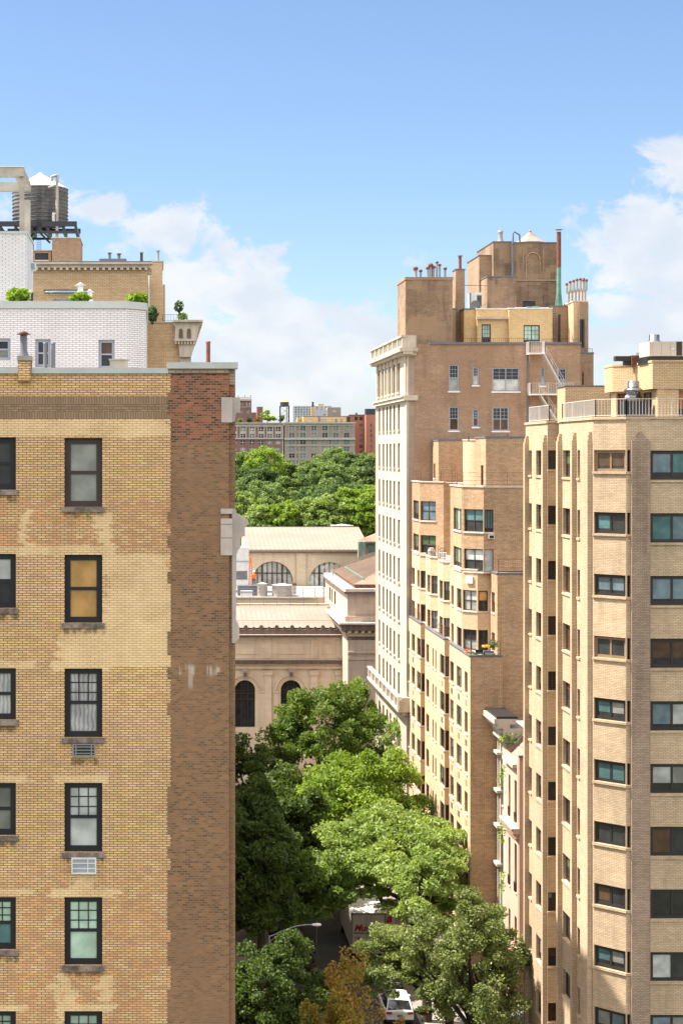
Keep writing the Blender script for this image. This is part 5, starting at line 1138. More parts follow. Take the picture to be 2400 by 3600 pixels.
for k in range(38): x = mx(1178)-k*.56; b.bar((x,Yf,zf+.03),(x,Yk,zbk+.03),.035,M_['seam'])
b.bar((mx(500),Yf+2,zf+1.0*(zbk-zf)*2/(Yk-Yf)+.25),(mx(1175),Yf+2,zf+(zbk-zf)*2/(Yk-Yf)+.25),.03,M_['seam']); b.build('roof_seam', R)
b = MB(); b.box(mx(500), XU(1175,30.2)[0], Yk, Yk+.6, zbk-3, ZU(2130,30.3), M_['museum2']); b.box(mx(500), XU(1175,30)[0], Yk+1, Yk+1.5, zbk-3, ZU(2118,30), M_['museum_brick'])
b.box(mx(500), XU(1155,29.3)[0], 204.6, 205.1, zbk-3, ZU(2103,29.3), M_['museum_brick']); b.box(mx(500), XU(1155,29.3)[0], 204.4, 205.3, ZU(2103,29.3), ZU(2099,29.3), M_['whitestone']); b.box(mx(500), XU(1200,29)[0], 205.3, 231, zbk-3, ZU(2103,29.3)-.5, M_['roof']); b.build('roof_terrace', R)
railing(R, [(mx(500),Yk+.8),(XU(1160,30.2)[0],Yk+.8)], ZU(2130,30.2), 1.1, M_['steel'], 0, (.5,1.), .03, 1.5, .035)
railing(R, [(mx(500),204.8),(XU(1150,29.3)[0],204.8)], ZU(2099,29.3), 1.0, M_['steel'], 0, (.5,1.), .03, 1.4, .035)
# the tall gallery behind with its two great arched windows
ug = 26; Yg = 6000/ug; gx = lambda x: XU(x,ug)[0]; gz = lambda y: ZU(y,ug)
E = ((gx(872),Yg),(gx(1290),Yg)); b = MB(); ga = [((957.5-872)/ug, 72/ug, gz(2046), gz(2082)), ((1158-872)/ug, 72/ug, gz(2048), gz(2082))]
b.wall(E, H-22, gz(1942), M_['museum_brick'], (), .5, None, ga); b.build('gallery_wall', R)
for i, cx in enumerate((957.5,1158)):
    s = (cx-872)/ug; b = MB(); b.lface(E, s-2.85, s+2.85, gz(2083), gz(1972), -.45, M_['g_pale']); w = b.build('arched_window', R)
    b = MB()
    for q in (-2,-1.35,-.67,0,.67,1.35,2): ww = .11 if abs(q) in (1.35,) else .05; hh = math.sqrt(max(0,2.77**2-q*q)); b.lbox(E, s+q-ww, s+q+ww, gz(2083), gz(2046)+hh, -.44, -.33, M_['brownf'])
    b.lbox(E, s-2.7, s+2.7, gz(2017), gz(2014), -.442, -.3, M_['brownf']); b.lbox(E, s-2.7, s+2.7, gz(2062), gz(2059), -.442, -.3, M_['brownf'])
    for j in range(20): a0, a1 = math.pi*j/20, math.pi*(j+1)/20; b.bar((gx(cx)+2.72*math.cos(a0),Yg+.38,gz(2046)+2.72*math.sin(a0)),(gx(cx)+2.72*math.cos(a1),Yg+.38,gz(2046)+2.72*math.sin(a1)),.06,M_['brownf'])
    b.build('frame', w)
b = MB(); s = (1042-872)/ug; b.lbox(E, s, s+33/ug, H-22, gz(1943), .0, .25, M_['museum_brick']); b.lbox(E, 0, 418/ug, gz(1943), gz(1938), 0, .5, M_['brown_roof']); b.lbox(E, 0, 418/ug, gz(1938), gz(1931), 0, .7, M_['seam']); b.build('eave', R)
b = MB(); Yr = Yg+13; b.face([(gx(868),Yg-.7,gz(1931)),(gx(1300),Yg-.7,gz(1931)),(gx(1300),Yr,ZY(1853,Yr)),(gx(868),Yr,ZY(1853,Yr))], M_['copper_tan']); b.face([(gx(868),Yr,ZY(1853,Yr)),(gx(1300),Yr,ZY(1853,Yr)),(gx(1300),Yr+8,H-22),(gx(868),Yr+8,H-22)], M_['copper_tan'])
b.face([(gx(868),Yg-.7,gz(1931)),(gx(868),Yr,ZY(1853,Yr)),(gx(868),Yr+8,H-22),(gx(868),Yg,H-22)], M_['museum_brick']); b.build('gallery_roof', R)
b = MB()
for k in range(27): x = gx(868)+k*.62; b.bar((x,Yg-.7,gz(1931)+.04),(x,Yr,ZY(1853,Yr)+.04),.035,M_['seam'])
b.bar((gx(868),Yr,ZY(1853,Yr)+.05),(gx(1300),Yr,ZY(1853,Yr)+.05),.07,M_['slate']); b.build('gallery_roof_seam', R)
b = MB(); Ys = Yr+4; b.box(XY(1168,Ys)[0], XY(1238,Ys)[0], Ys, Ys+3, ZY(1862,Ys), ZY(1848,Ys), M_['tank']); b.face([(XY(1165,Ys)[0],Ys-.2,ZY(1848,Ys)),(XY(1241,Ys)[0],Ys-.2,ZY(1848,Ys)),(XY(1203,Ys)[0],Ys+1.5,ZY(1843,Ys))], M_['whitestone']); b.build('roof_monitor', R)
# corner pavilion on the right
XP = 20.06
pav = [(XP,187.9),(XP,181.8),(40,181.8),(40,187.9)]
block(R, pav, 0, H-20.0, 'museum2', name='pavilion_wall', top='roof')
b = MB(); E = ((XP,181.8),(40,181.8)); F_ = ((XP,206.5),(XP,181.8))
for e, L_ in ((E, 19.9), (F_, 24.7)):
    b.lbox(e, 0, L_, H-19.6, H-19.2, 0, .25, M_['museum2'])
    for k in range(int(L_/.7)): b.lbox(e, k*.7, k*.7+.32, H-19.2, H-18.95, 0, .55, M_['museum'])
b.prism([(XP-.75,206.5),(XP-.75,181.05),(40,181.05),(40,206.5)], H-18.93, H-18.3, M_['museum_dark']); b.prism([(XP-1.0,206.5),(XP-1.0,180.8),(40,180.8),(40,206.5)], H-18.295, H-18.1, M_['museum2'], M_['whitestone']); b.build('pavilion_cornice', R)
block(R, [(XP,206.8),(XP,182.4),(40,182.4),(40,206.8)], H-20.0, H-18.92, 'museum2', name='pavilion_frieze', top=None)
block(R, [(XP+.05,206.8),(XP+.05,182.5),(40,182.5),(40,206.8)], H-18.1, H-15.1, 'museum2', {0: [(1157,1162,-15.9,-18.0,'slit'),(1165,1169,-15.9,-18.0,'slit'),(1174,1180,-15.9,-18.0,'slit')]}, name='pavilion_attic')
b = MB(); b.prism([(XP-.25,206.8),(XP-.25,182.15),(40,182.15),(40,206.8)], H-18.097, H-17.5, M_['museum2']); b.prism([(XP-.35,206.8),(XP-.35,182.05),(40,182.05),(40,206.8)], H-15.1, H-14.85, M_['museum_dark'], M_['whitestone']); b.prism([(XP-.2,206.8),(XP-.2,182.2),(40,182.2),(40,206.8)], H-14.845, H-14.6, M_['museum2'], M_['whitestone']); b.build('attic_moulding', R)
b = MB(); ex, ey0, ey1, ez = XP+.9, 183.4, 206, H-14.2
b.prism([(ex,ey1),(ex,ey0),(40,ey0),(40,ey1)], H-14.59, ez, M_['rust'])
q = [(ex-.1,ey1,ez),(ex-.1,ey0-.1,ez),(ex+2.2,ey0+3.4,ez+.72*1.4),(ex+10,ey1,ez+3.2)]
b.face([(ex-.1,ey1,ez),(ex-.1,ey0-.1,ez),(ex+3,ey0+4,ez+1.0),(ex+9,ey1-6,ez+3.0),(ex+9,ey1,ez+3.0)], M_['brown_roof']); b.face([(ex-.1,ey0-.1,ez),(40,ey0-.1,ez),(40,ey0+4,ez+1.0),(ex+3,ey0+4,ez+1.0)], M_['brown_roof'])
b.face([(ex+3,ey0+4,ez+1.0),(40,ey0+4,ez+1.0),(40,ey1-6,ez+3.0),(ex+9,ey1-6,ez+3.0)], M_['g_sky']); b.build('pavilion_roof', R)
b = MB()
for k in range(45): y = ey0+.6+k*.6; t0 = min(1,(y-ey0)/4) if y < ey0+4 else 1; X1 = 3*t0 if t0 < 1 else 3+6*min(1,(y-ey0-4)/(ey1-6-ey0-4)); b.bar((ex-.1,y,ez+.02),(ex-.1+X1,y,ez+.02+X1/3.0),.025,M_['seam'])
b.bar((ex+1.2,ey0+1.6,ez+.5),(ex+1.2,ey1-2,ez+.5),.09,M_['verd']); b.build('pavilion_roof_seam', R)
b = MB(); b.lbox(E, 0, 5.2, H-21.4, H-21.2, 0, .2, M_['museum2']); b.lbox(E, 0, 19, H-22.1, H-21.8, 0, .12, M_['museum2']); b.lbox(E, 0, .01, 0, 1, 0, .01, M_['museum2']); b.lbox(E, 5.0, 5.3, 2, H-22.1, 0, .12, M_['museum2']); b.lbox(E, 5.3, 19, H-22.6, H-22.4, 0, .1, M_['museum2']); b.lbox(E, 6.2, 6.35, 2, H-22.6, 0, .08, M_['museum2']); b.build('pavilion_panel', R)
b = MB(); b.bar((mx(1202),YM-.2,1),(mx(1202),YM-.2,mz(2246)),.09,M_['whitep'],8); b.build('downpipe', R)
# louvred house, antennas and brown cap above the gallery roof at right
ul = 27; lx = lambda x: XU(x,ul)[0]; lz = lambda y: ZU(y,ul)
b = MB(); b.box(lx(1292), lx(1400), 222.2, 226, lz(2000), lz(1908), M_['brown_roof']); b.box(lx(1268), lx(1292), 222.6, 226, lz(2000), lz(1908), M_['seam']); b.build('louvre_house', R)
b = MB()
for k in range(9): b.box(lx(1294), lx(1322), 222.1, 222.18, lz(1940-k*4), lz(1942.6-k*4), M_['verd'])
b.build('louvre', R)
b = MB(); b.face([(lx(1250),221.5,lz(1900)),(lx(1400),221.5,lz(1906)),(lx(1400),226,lz(1870)),(lx(1335),226,lz(1878))], M_['brown_roof']); b.box(lx(1258), lx(1400), 221.6, 222.1, lz(1909), lz(1904), M_['brown_roof']); b.build('louvre_house_roof', R)
g3 = 'green antennas beside the louvred house'
for px, y0, y1, w, lab in ((1264,1968,1908,10,'long tall green antenna panel beside the louvred roof house'),(1279,1935,1906,9,'short green antenna box next to the tall panel')):
    x, _ = XU(px,27.2); b = MB(); b.box(x-w/54, x+w/54, 220.3, 220.6, ZU(y0,27.2), ZU(y1,27.2), M_['verd']); o = b.build('antenna', None, (x,220.4,ZU(y0,27.2))); tag(o, lab, 'antenna', g3)
    b = MB(); b.bar((x,220.7,ZU(1975,27.2)),(x,220.7,ZU(y1,27.2)),.05,M_['steel'],6); b.build('mast', o)
# plant on the museum terrace
x, Y = XU(852,27.3); b = MB(); b.box(XU(790,27.3)[0], XU(875,27.3)[0], Y, Y+3, ZU(2066,27.3), ZU(1925,27.3), M_['whitef']); b.box(XU(790,27.3)[0], XU(876.5,27.3)[0], Y-.1, Y+3, ZU(1975,27.3), ZU(1972,27.3), M_['greyf']); o = b.build('plant_enclosure', None, (x,Y,ZU(2066,27.3))); tag(o, 'tall white metal plant enclosure with louvres on the museum roof', 'plant enclosure')
b = MB()
for k in range(9): b.box(XU(800,27.3)[0], XU(869,27.3)[0], Y-.06, Y-.001, ZU(2035-k*3.4,27.3), ZU(2037-k*3.4,27.3), M_['slate'])
b.build('louvre', o)
g4 = 'round covered tanks on the museum terrace'
for px, w, y0, y1, lab in ((922,36,2098,2048,'smaller round covered tank on the museum terrace'),(992,72,2100,2052,'larger round covered tank in front of the left arched window')):
    x, Y = XU(px,28); r_ = w/56; b = MB(); b.lathe(x, Y, [(r_,ZU(y0+4,28)),(r_,ZU(y1+5,28)),(r_*1.05,ZU(y1+4,28))], M_['tank'], 24); o = b.build('covered_tank', None, (x,Y,ZU(y0,28))); tag(o, lab, 'tank', g4)
    b = MB(); b.lathe(x, Y, [(r_*1.06,ZU(y1+5,28)),(r_*.5,ZU(y1+1,28)),(.05,ZU(y1-2,28))], M_['tank'], 12, False); b.build('cover', o)
x, Y = XU(1034,28.6); b = MB(); b.box(x-.2, x+.25, Y, Y+.5, ZU(2090,28.6), ZU(2052,28.6), M_['conc']); b.box(x-.22, x+.27, Y-.02, Y+.52, ZU(2058,28.6), ZU(2052,28.6), M_['rust']); o = b.build('roof_stack', None, (x,Y,ZU(2090,28.6))); tag(o, 'square stack with red brown top by the gallery pier', 'stack')
x, Y = XU(865,28.6); b = MB(); b.box(XU(848,28.6)[0], XU(887,28.6)[0], Y, Y+1, ZU(2096,28.6), ZU(2083,28.6), M_['whitef']); b.box(XU(846,28.6)[0], XU(889,28.6)[0], Y-.1, Y+1.1, ZU(2083,28.6), ZU(2078,28.6), M_['greyf']); o = b.build('roof_unit', None, (x,Y,ZU(2096,28.6))); tag(o, 'low white and grey unit below the worker on the museum roof', 'equipment')
x, Y = XU(868,28); b = MB(); b.box(XU(836,28)[0], XU(912,28)[0], Y, Y+2, ZU(2098,28), ZU(2059,28), M_['slate']); o = b.build('roof_platform', None, (x,Y,ZU(2098,28))); tag(o, 'grey metal platform the worker stands on', 'platform')
# scissor of red ladder
x, Y = XU(881,28.2); z0, z1 = ZU(2058,28.2), ZU(1958,28.2); b = MB()
for dx_ in (-.2,.2): b.bar((x+dx_,Y,z0),(x+dx_*.5,Y+.3,z1),.045,M_['redp'] if 'redp' in M_ else M_.setdefault('redp', flat('red_paint',(.55,.05,.03),.5)))
for k in range(11): q = (k+.5)/11; b.bar((x-.2+.1*q,Y+.3*q,z0+(z1-z0)*q),(x+.2-.1*q,Y+.3*q,z0+(z1-z0)*q),.03,M_['redp'])
b.box(x-.12, x+.14, Y+.1, Y+.3, z1-.9, z1, M_['lf_oflower']); o = b.build('ladder', None, (x,Y,z0)); tag(o, 'tall red and orange ladder against the white enclosure', 'ladder')
# posts with floodlights
for px, yb, yt, arm, lab in ((1170,2115,2012,22,'tall pole with an angled arm before the museum pavilion'),(1137,2115,1998,18,'pole with a curved top beside the right arched window')):
    x, Y = XU(px,29.6); b = MB(); zt = ZU(yt,29.6); b.bar((x,Y,ZU(yb,29.6)),(x,Y,zt),.07,M_['steel'],8)
    if arm == 22: b.bar((x,Y,zt),(x+arm/29.6,Y,zt),.06,M_['steel'],8); b.bar((x,Y,zt-.8),(x+arm/29.6,Y,zt),.05,M_['steel'],8)
    else: b.tube([(x,Y,zt),(x+.1,Y,zt+.22),(x+.35,Y,zt+.3),(x+.6,Y,zt+.2),(x+.65,Y,zt-.3)],.05,M_['steel'],8)
    o = b.build('pole', None, (x,Y,ZU(yb,29.6))); tag(o, lab, 'pole')
# ================================================================ far buildings across the park
def farwin(R, E, specs, pc=('g_dark','g_blue','g_teal','g_frost'), fm='trimfar'):
    """openings already cut; each window one part with its pane and frame"""
    for s0, s1, z0, z1, nv in specs:
        b = MB(); m = M_[random.choice(pc)]; b.lface(E, s0, s1, z0, z1, -.3, m); F = M_[fm]
        for k in range(nv+1): s = s0+(s1-s0)*k/nv; b.lbox(E, max(s0,s-.09), min(s1,s+.09), z0, z1, -.297, -.2, F)
        b.lbox(E, s0, s1, (z0+z1)/2-.06, (z0+z1)/2+.06, -.296, -.21, F); b.build('window', R)
def far(label, u, x0, x1, ytop, ybot, mat, cols, rows, dep=15, pc=('g_dark','g_blue','g_teal','g_frost'), mid=None, nv=2, fm='trimfar', cat='building', name='apartment_building', extra=None):
    Y = 6000/u; X0, X1 = XU(x0,u)[0], XU(x1,u)[0]; R = thing(name, (X0,Y,ZU(ybot,u)), label, cat)
    E = ((X0,Y),(X1,Y)); sp = []
    for c in cols:
        cx, w = c[0], c[1]; n_ = c[2] if len(c) > 2 else nv
        for (a, b) in rows: sp.append(((cx-w/2-x0)/u, (cx+w/2-x0)/u, ZU(b,u), ZU(a,u), n_))
    mb = MB(); mb.wall(E, ZU(ybot,u), ZU(ytop,u), M_[mat], [s[:4] for s in sp], .3)
    for e in (((X1,Y),(X1,Y+dep)),((X1,Y+dep),(X0,Y+dep)),((X0,Y+dep),(X0,Y))): mb.wall(e, ZU(ybot,u), ZU(ytop,u), M_[mat])
    mb.face([(X0,Y,ZU(ytop,u)),(X1,Y,ZU(ytop,u)),(X1,Y+dep,ZU(ytop,u)),(X0,Y+dep,ZU(ytop,u))], M_['roof']); mb.build('wall', R)
    farwin(R, E, sp, pc, fm); return R, E, (lambda x: (x-x0)/u), (lambda y: ZU(y,u))
c_ = lambda v: 820+v*.32526
r_ = lambda v: 1370+v*.32526
R, E, sx, sz = far('wide grey brick apartment house across the park with paired windows', 7.5, 1000, 1247, 1486, 1700, 'greyfar',
    [(c_(v),c_(61)-820) for v in (633,753,871,989,1106,1223)]+[(c_(693),4.5,1),(c_(1047),4.5,1)],
    [(r_(v),r_(v+44)) for v in (394,470,543,617,691,765,840)], dep=20)
mb = MB(); mb.lbox(E, sx(998), sx(1248), sz(1489), sz(1484), 0, 1.2, M_['trimfar']); mb.lbox(E, sx(1000), sx(1247), sz(1497), sz(1489), 0, .3, M_['trimfar']); mb.lbox(E, sx(999), sx(1248), sz(1546), sz(1538.5), 0, 1.0, M_['trimfar']); mb.lbox(E, sx(1000), sx(1247), sz(1567), sz(1564), 0, .25, M_['trimfar'])
for k in range(60): mb.lbox(E, sx(1001)+k*.54, sx(1001)+k*.54+.27, sz(1492), sz(1489.1), .3, .8, M_['trimfar'])
for v in (600,662,722,784,840,902,958,1020,1075,1138,1192,1254): mb.lbox(E, sx(c_(v))-.12, sx(c_(v))+.12, sz(1537), sz(1497.1), 0, .28, M_['trimfar'])
mb.build('stone_trim', R)
R, E, sx, sz = far('red brick apartment house with white stone top floors and rooftop garden', 7.5, 826, 996, 1487, 1700, 'redfar',
    [(c_(v),18.5) for v in (8,105,203,300,392,485)], [(1502.5,1516),(1526,1538),(1549,1562.5),(1572,1585.5),(1596,1610)], dep=20, pc=('g_dark','g_frost','g_blue'), fm='whitef')
mb = MB(); mb.lbox(E, sx(826), sx(997), sz(1489), sz(1485.5), 0, 1.1, M_['trimfar']); mb.lbox(E, sx(826), sx(996), sz(1500), sz(1489), 0, .25, M_['trimfar']); mb.lbox(E, sx(826), sx(996), sz(1544), sz(1539), 0, .8, M_['trimfar'])
for v in (8,105,203,300,392,485):
    for q in (-33,30): mb.lbox(E, sx(c_(v+q)), sx(c_(v+q))+.4, sz(1539), sz(1500), .0, .2, M_['trimfar'])
    mb.lbox(E, sx(c_(v-29)), sx(c_(v+29)), sz(1526), sz(1516), 0, .15, M_['trimfar'])
for k in range(40): mb.lbox(E, k*.58, k*.58+.29, sz(1492), sz(1489.1), .25, .7, M_['trimfar'])
mb.lbox(E, sx(992), sx(996), sz(1690), sz(1500), 0, .2, M_['trimfar']); mb.build('stone_trim', R)
R, E, sx, sz = far('tall red brick house with stone urns on its balustrade at far left', 6.9, 815, 884, 1407, 1560, 'redfar', [(849,9,1),(872,9,1)], [(1415,1426),(1441,1455),(1470,1482)], dep=10, pc=('g_blue','g_frost'), fm='whitef')
mb = MB(); mb.lbox(E, 0, sx(885), sz(1409), sz(1403), 0, .7, M_['trimfar']); mb.lbox(E, 0, sx(884), sz(1432), sz(1430), 0, .3, M_['trimfar']); mb.lbox(E, sx(866), sx(868), sz(1428), sz(1413), 0, .2, M_['trimfar']); mb.lbox(E, sx(877), sx(879), sz(1428), sz(1413), 0, .2, M_['trimfar']); mb.lbox(E, 0, sx(884), sz(1398), sz(1396.5), 0, .4, M_['trimfar'])
for k in range(14): mb.lbox(E, sx(818)+k*.7, sx(818)+k*.7+.3, sz(1403), sz(1398), 0, .35, M_['trimfar'])
mb.build('balustrade', R)
for cx in (836,859.5,880): mb = MB(); X, Y = XU(cx,6.9); mb.lathe(X, Y, [(.35,sz(1396.5)),(.2,sz(1394.5)),(.55,sz(1391)),(.35,sz(1388.5)),(.25,sz(1387)),(.05,sz(1385))], M_['trimfar'], 8); mb.build('urn', R)
far('low dull red brick house between the urn house and the rooftop trees', 6.3, 884, 904, 1450, 1500, 'redfar', [(889,5,1),(898,5,1)], [(1464,1471)], dep=8, pc=('g_blue',))
far('plain narrow red brick tower behind the rooftop trees', 6.4, 904, 924, 1430, 1500, 'redfar', [(914,4,1)], [(1452,1458)], dep=8)
R, E, sx, sz = far('orange brick apartment slab at the right of the park skyline', 7.2, 1225, 1290, 1459, 1700, 'orange', [(c_(1380),12.5)], [(r_(v),r_(v+36)) for v in (367,423,479,535,597,658,715)], dep=18, fm='slate')
mb = MB(); mb.lbox(E, sx(1246), sx(1257), sz(1478), sz(1465), .0, .05, M_['g_dark']); mb.lbox(E, sx(1263), sx(1275), sz(1478), sz(1465), .0, .05, M_['g_dark']); mb.lbox(E, 0, sx(1288), sz(1460.5), sz(1457.5), 0, .3, M_['slate']); mb.lbox(E, 0, sx(1288), sz(1576), sz(1575), 0, .1, M_['orange']); mb.lbox(E, sx(1250), sx(1258), sz(1458), sz(1451), -3, -2, M_['slate']); mb.build('roof_trim', R)
R, E, sx, sz = far('lighter orange brick slab with a dark rooftop box', 7.25, 1286, 1345, 1458, 1700, 'orange', [(c_(1488),6.2,1)], [(r_(v),r_(v+36)) for v in (367,423,479,535,597,658)], dep=18, fm='slate')
mb = MB(); mb.lbox(E, sx(1286), sx(1345), sz(1458), sz(1437), -6, -.5, M_['beam']); mb.build('rooftop_box', R)
R, E, sx, sz = far('yellow rendered penthouse strip on top of the grey apartment house', 7.3, 1066, 1232, 1464, 1489, 'yelfar', [(1090,17,3),(1137,22,4),(1166,5,1),(1181,9,1),(1199,9,1)], [(1474,1484)], dep=8, pc=('g_blind','g_frost'), fm='whitef', name='penthouse')
mb = MB(); mb.lbox(E, sx(1063), sx(1233), sz(1465), sz(1462.5), 0, .2, M_['slate']); mb.lbox(E, sx(1218), sx(1231), sz(1484), sz(1465), .0, .1, M_['brownf']); mb.lbox(E, sx(1120), sx(1124), sz(1484), sz(1463), .0, .4, M_['slate']); mb.build('trim', R)
far('small orange block at the left end of the yellow penthouse', 7.25, 1045, 1066, 1468, 1490, 'yelfar', [(1056,4,1)], [(1476,1482)], dep=6, name='penthouse')
R, E, sx, sz = far('pale rooftop block between the yellow chimney and the stone block', 6.9, 1106, 1150, 1441, 1470, 'bluefar', [(1140,7,1)], [(1456,1460)], dep=6, name='rooftop_block')
R, E, sx, sz = far('large blank brownish stone block with round niche on the skyline', 6.8, 1151, 1198, 1432, 1470, 'greyfar', [], [], dep=9, name='rooftop_block')
mb = MB(); mb.face([(XU(1175,6.8)[0]+1.2*math.cos(a), 6000/6.8-.06, ZU(1450,6.8)+1.3*math.sin(a)) for a in [math.pi*k/10 for k in range(11)]][::-1], M_['trimfar']); mb.build('niche', R)
R, E, sx, sz = far('ochre chimney with a black flue above the yellow penthouse', 7.0, 1093, 1106, 1430, 1470, 'yelfar', [], [], dep=2, name='chimney', cat='chimney')
mb = MB(); X, Y = XU(1100,7); mb.lathe(X, Y+1, [(.75,sz(1431)),(.45,sz(1421)),(.42,sz(1416)),(.55,sz(1415)),(.55,sz(1413))], M_['black'], 12); mb.build('flue', R)
R, E, sx, sz = far('tall pale blue grey tower slab with arched bays far behind', 4.2, 1029, 1165, 1427, 1520, 'bluefar', [(c_(677+30*k),5.6,1) for k in range(6)]+[(c_(905+48*k),5,1) for k in range(3)], [(1431,1435.5),(1438,1443),(1446,1451),(1454,1459),(1462,1467),(1470,1475)], dep=30, pc=('g_blue','g_dark'), fm='bluefar')
mb = MB(); mb.lbox(E, sx(1118), sx(1138), sz(1427), sz(1420), -8, -1, M_['yelfar']); mb.build('rooftop_box', R)
# far water tank on legs
X, Y = XU(1000,7.4); R = thing('water_tank', (X,Y,ZU(1487,7.4)), 'dark water tank with orange cone roof on tall steel legs in the distance', 'water tank'); z = lambda y: ZU(y,7.4)
mb = MB(); mb.lathe(X, Y, [(15.5/7.4,z(1427)),(15.5/7.4,z(1413))], M_['beam'], 20); mb.build('tank', R)
mb = MB(); mb.lathe(X, Y, [(17/7.4,z(1413.5)),(.1,z(1401))], flat('orange_cone',(.55,.30,.11),.6), 16); mb.build('roof', R)
mb = MB(); mb.box(X-2.3,X+2.3,Y-2.3,Y+2.3,z(1430),z(1427.2),M_['beam']); mb.build('platform', R)
for a in (-2.1,2.1):
    for b in (-2.1,2.1): mb = MB(); mb.bar((X+a,Y+b,z(1487)),(X+a,Y+b,z(1430)),.24,M_['beam']); mb.build('leg', R)
mb = MB()
for z0, z1 in ((1485,1460),(1458,1432)):
    for s in (-1,1): mb.bar((X-2.1*s,Y-2.1,z(z0)),(X+2.1*s,Y-2.1,z(z1)),.09,M_['beam'])
mb.bar((X-2.1,Y-2.1,z(1459)),(X+2.1,Y-2.1,z(1459)),.1,M_['beam']); mb.bar((X+.9,Y-2.3,z(1487)),(X+.9,Y-2.3,z(1428)),.3,M_['steel'],8); mb.build('bracing', R)

# ================================================================ trees
M_['bark'] = flat('bark', (.05,.038,.03), .95, var=.3, scale=6)
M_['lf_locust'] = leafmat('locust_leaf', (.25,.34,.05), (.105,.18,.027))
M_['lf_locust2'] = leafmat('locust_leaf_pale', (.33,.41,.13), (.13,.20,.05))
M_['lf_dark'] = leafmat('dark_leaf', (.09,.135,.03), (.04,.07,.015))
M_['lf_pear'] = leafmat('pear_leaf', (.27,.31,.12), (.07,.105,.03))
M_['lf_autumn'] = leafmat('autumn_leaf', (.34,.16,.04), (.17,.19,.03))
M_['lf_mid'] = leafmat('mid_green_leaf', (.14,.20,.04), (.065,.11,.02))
def crown_points(n, C, Rv, ncl, seed, lump=.25, csz=.2, lo=-.75, shell=.5, flat_=.55, droop=0.):
    g = np.random.default_rng(seed); ph = g.uniform(0, 6.3, 6)
    cs = []
    while len(cs) < ncl:
        d = g.normal(size=3); d /= np.linalg.norm(d)
        if d[2] < lo: continue
        th = math.atan2(d[1], d[0])
        r = 1+lump*(.5*math.sin(3*th+ph[0])*(1-abs(d[2]))+.5*math.sin(5*th+ph[1]+3*d[2])+.5*math.sin(4*d[2]*2+ph[2]+2*th))
        cs.append(d*r*(shell+(1-shell)*g.uniform(0,1)**.45))
    cs = np.array(cs); k = g.integers(0, ncl, n); cl_r = g.uniform(.65,1.35,ncl)*csz
    v = g.normal(size=(n,3)); v /= np.linalg.norm(v,axis=1)[:,None]; v *= (g.uniform(0,1,(n,1))**.45)
    v[:,2] *= flat_; P = cs[k]+v*cl_r[k][:,None]
    if droop: P[:,2] -= droop*np.hypot(v[:,0],v[:,1])*cl_r[k]
    return P*np.array(Rv)+np.array(C), cs*np.array(Rv)+np.array(C)
def tree(x, Y, z0, ztop, zbot, rx, ry, mat, label, n, ls, ncl=60, seed=1, name='tree', group=None, off=(0,0), tr=.28, asp=2.2, **kw):
    kw_asp = asp
    R = thing(name, (x, Y, z0), label, 'tree', group)
    C = (x+off[0], Y+off[1], (ztop+zbot)/2); rz = (ztop-zbot)/2
    P, cs = crown_points(n, C, (rx, ry, rz), ncl, seed, **kw)
    leaf_mesh('crown', P, ls, M_[mat], R, flat_=.22, asp=kw_asp)
    g = np.random.default_rng(seed+99); mb = MB(); zc = zbot+(ztop-zbot)*.22
    mb.tube([(x,Y,z0),(x+g.normal()*.1,Y,z0+(zc-z0)*.5),(x+off[0]*.4,Y+off[1]*.4,zc)], [tr*1.2,tr,tr*.75], M_['bark'], 8)
    for j in g.choice(len(cs), min(len(cs), 16), replace=False):
        q = cs[j]; s = Vector((x+off[0]*.4,Y+off[1]*.4,zc-g.uniform(0,.2)*(zc-z0))); e = Vector(q); m_ = (s+e)/2+Vector((g.normal()*.3,g.normal()*.3,abs(g.normal())*.4))
        mb.tube([s, m_, e], [tr*.5, tr*.28, tr*.07], M_['bark'], 5)
    mb.build('trunk', R); return R
def T_(*a, **k): pass
g5 = 'street trees along the side street'
def px_tree(cx, u, ytop, ybot, wpx, mat, label, n, ls, trunkx=None, ry=None, **kw):
    X, Y = XU(cx, u); rx = wpx/u/2; tx = XU(trunkx,u)[0] if trunkx else X
    return tree(tx, Y, .1, ZU(ytop,u), ZU(ybot,u), rx, ry or rx, mat, label, n, ls, off=(X-tx,0), **kw)
px_tree(1145, 38, 2415, 2900, 400, 'lf_mid', 'big dark domed street tree in front of the museum', 46000, .17, ncl=150, seed=3, csz=.21, shell=.6, group=g5)
px_tree(1262, 36.5, 2385, 2720, 125, 'lf_locust', 'bright green tree top rising behind the domed tree by the museum', 9000, .17, ncl=40, seed=5, csz=.32, group=g5)
px_tree(1400, 39.5, 2500, 2800, 120, 'lf_locust2', 'thin airy locust tree in front of the limestone balcony', 5200, .15, ncl=44, seed=6, csz=.3, group=g5)
px_tree(1265, 45, 2640, 3040, 430, 'lf_locust', 'sunlit bright green locust tree in the middle of the street row', 46000, .15, trunkx=1330, ncl=150, seed=8, csz=.24, flat_=.5, droop=.35, group=g5)
px_tree(1380, 50.5, 2850, 3185, 500, 'lf_locust2', 'broad pale green locust tree spreading over the truck', 56000, .14, trunkx=1455, ncl=190, seed=11, csz=.23, flat_=.45, droop=.4, lump=.35, group=g5)
px_tree(1660, 61, 3150, 3720, 360, 'lf_pear', 'sparse sunlit pear tree in front of the pink townhouse', 42000, .125, ncl=150, seed=13, csz=.2, shell=.35, trunkx=1670, lump=.35, asp=1.4, group=g5)
px_tree(1390, 58.5, 3265, 3500, 290, 'lf_pear', 'dark leaning pear tree hiding the back of the truck', 21000, .125, ncl=90, seed=14, csz=.22, shell=.3, trunkx=1570, asp=1.4, group=g5)
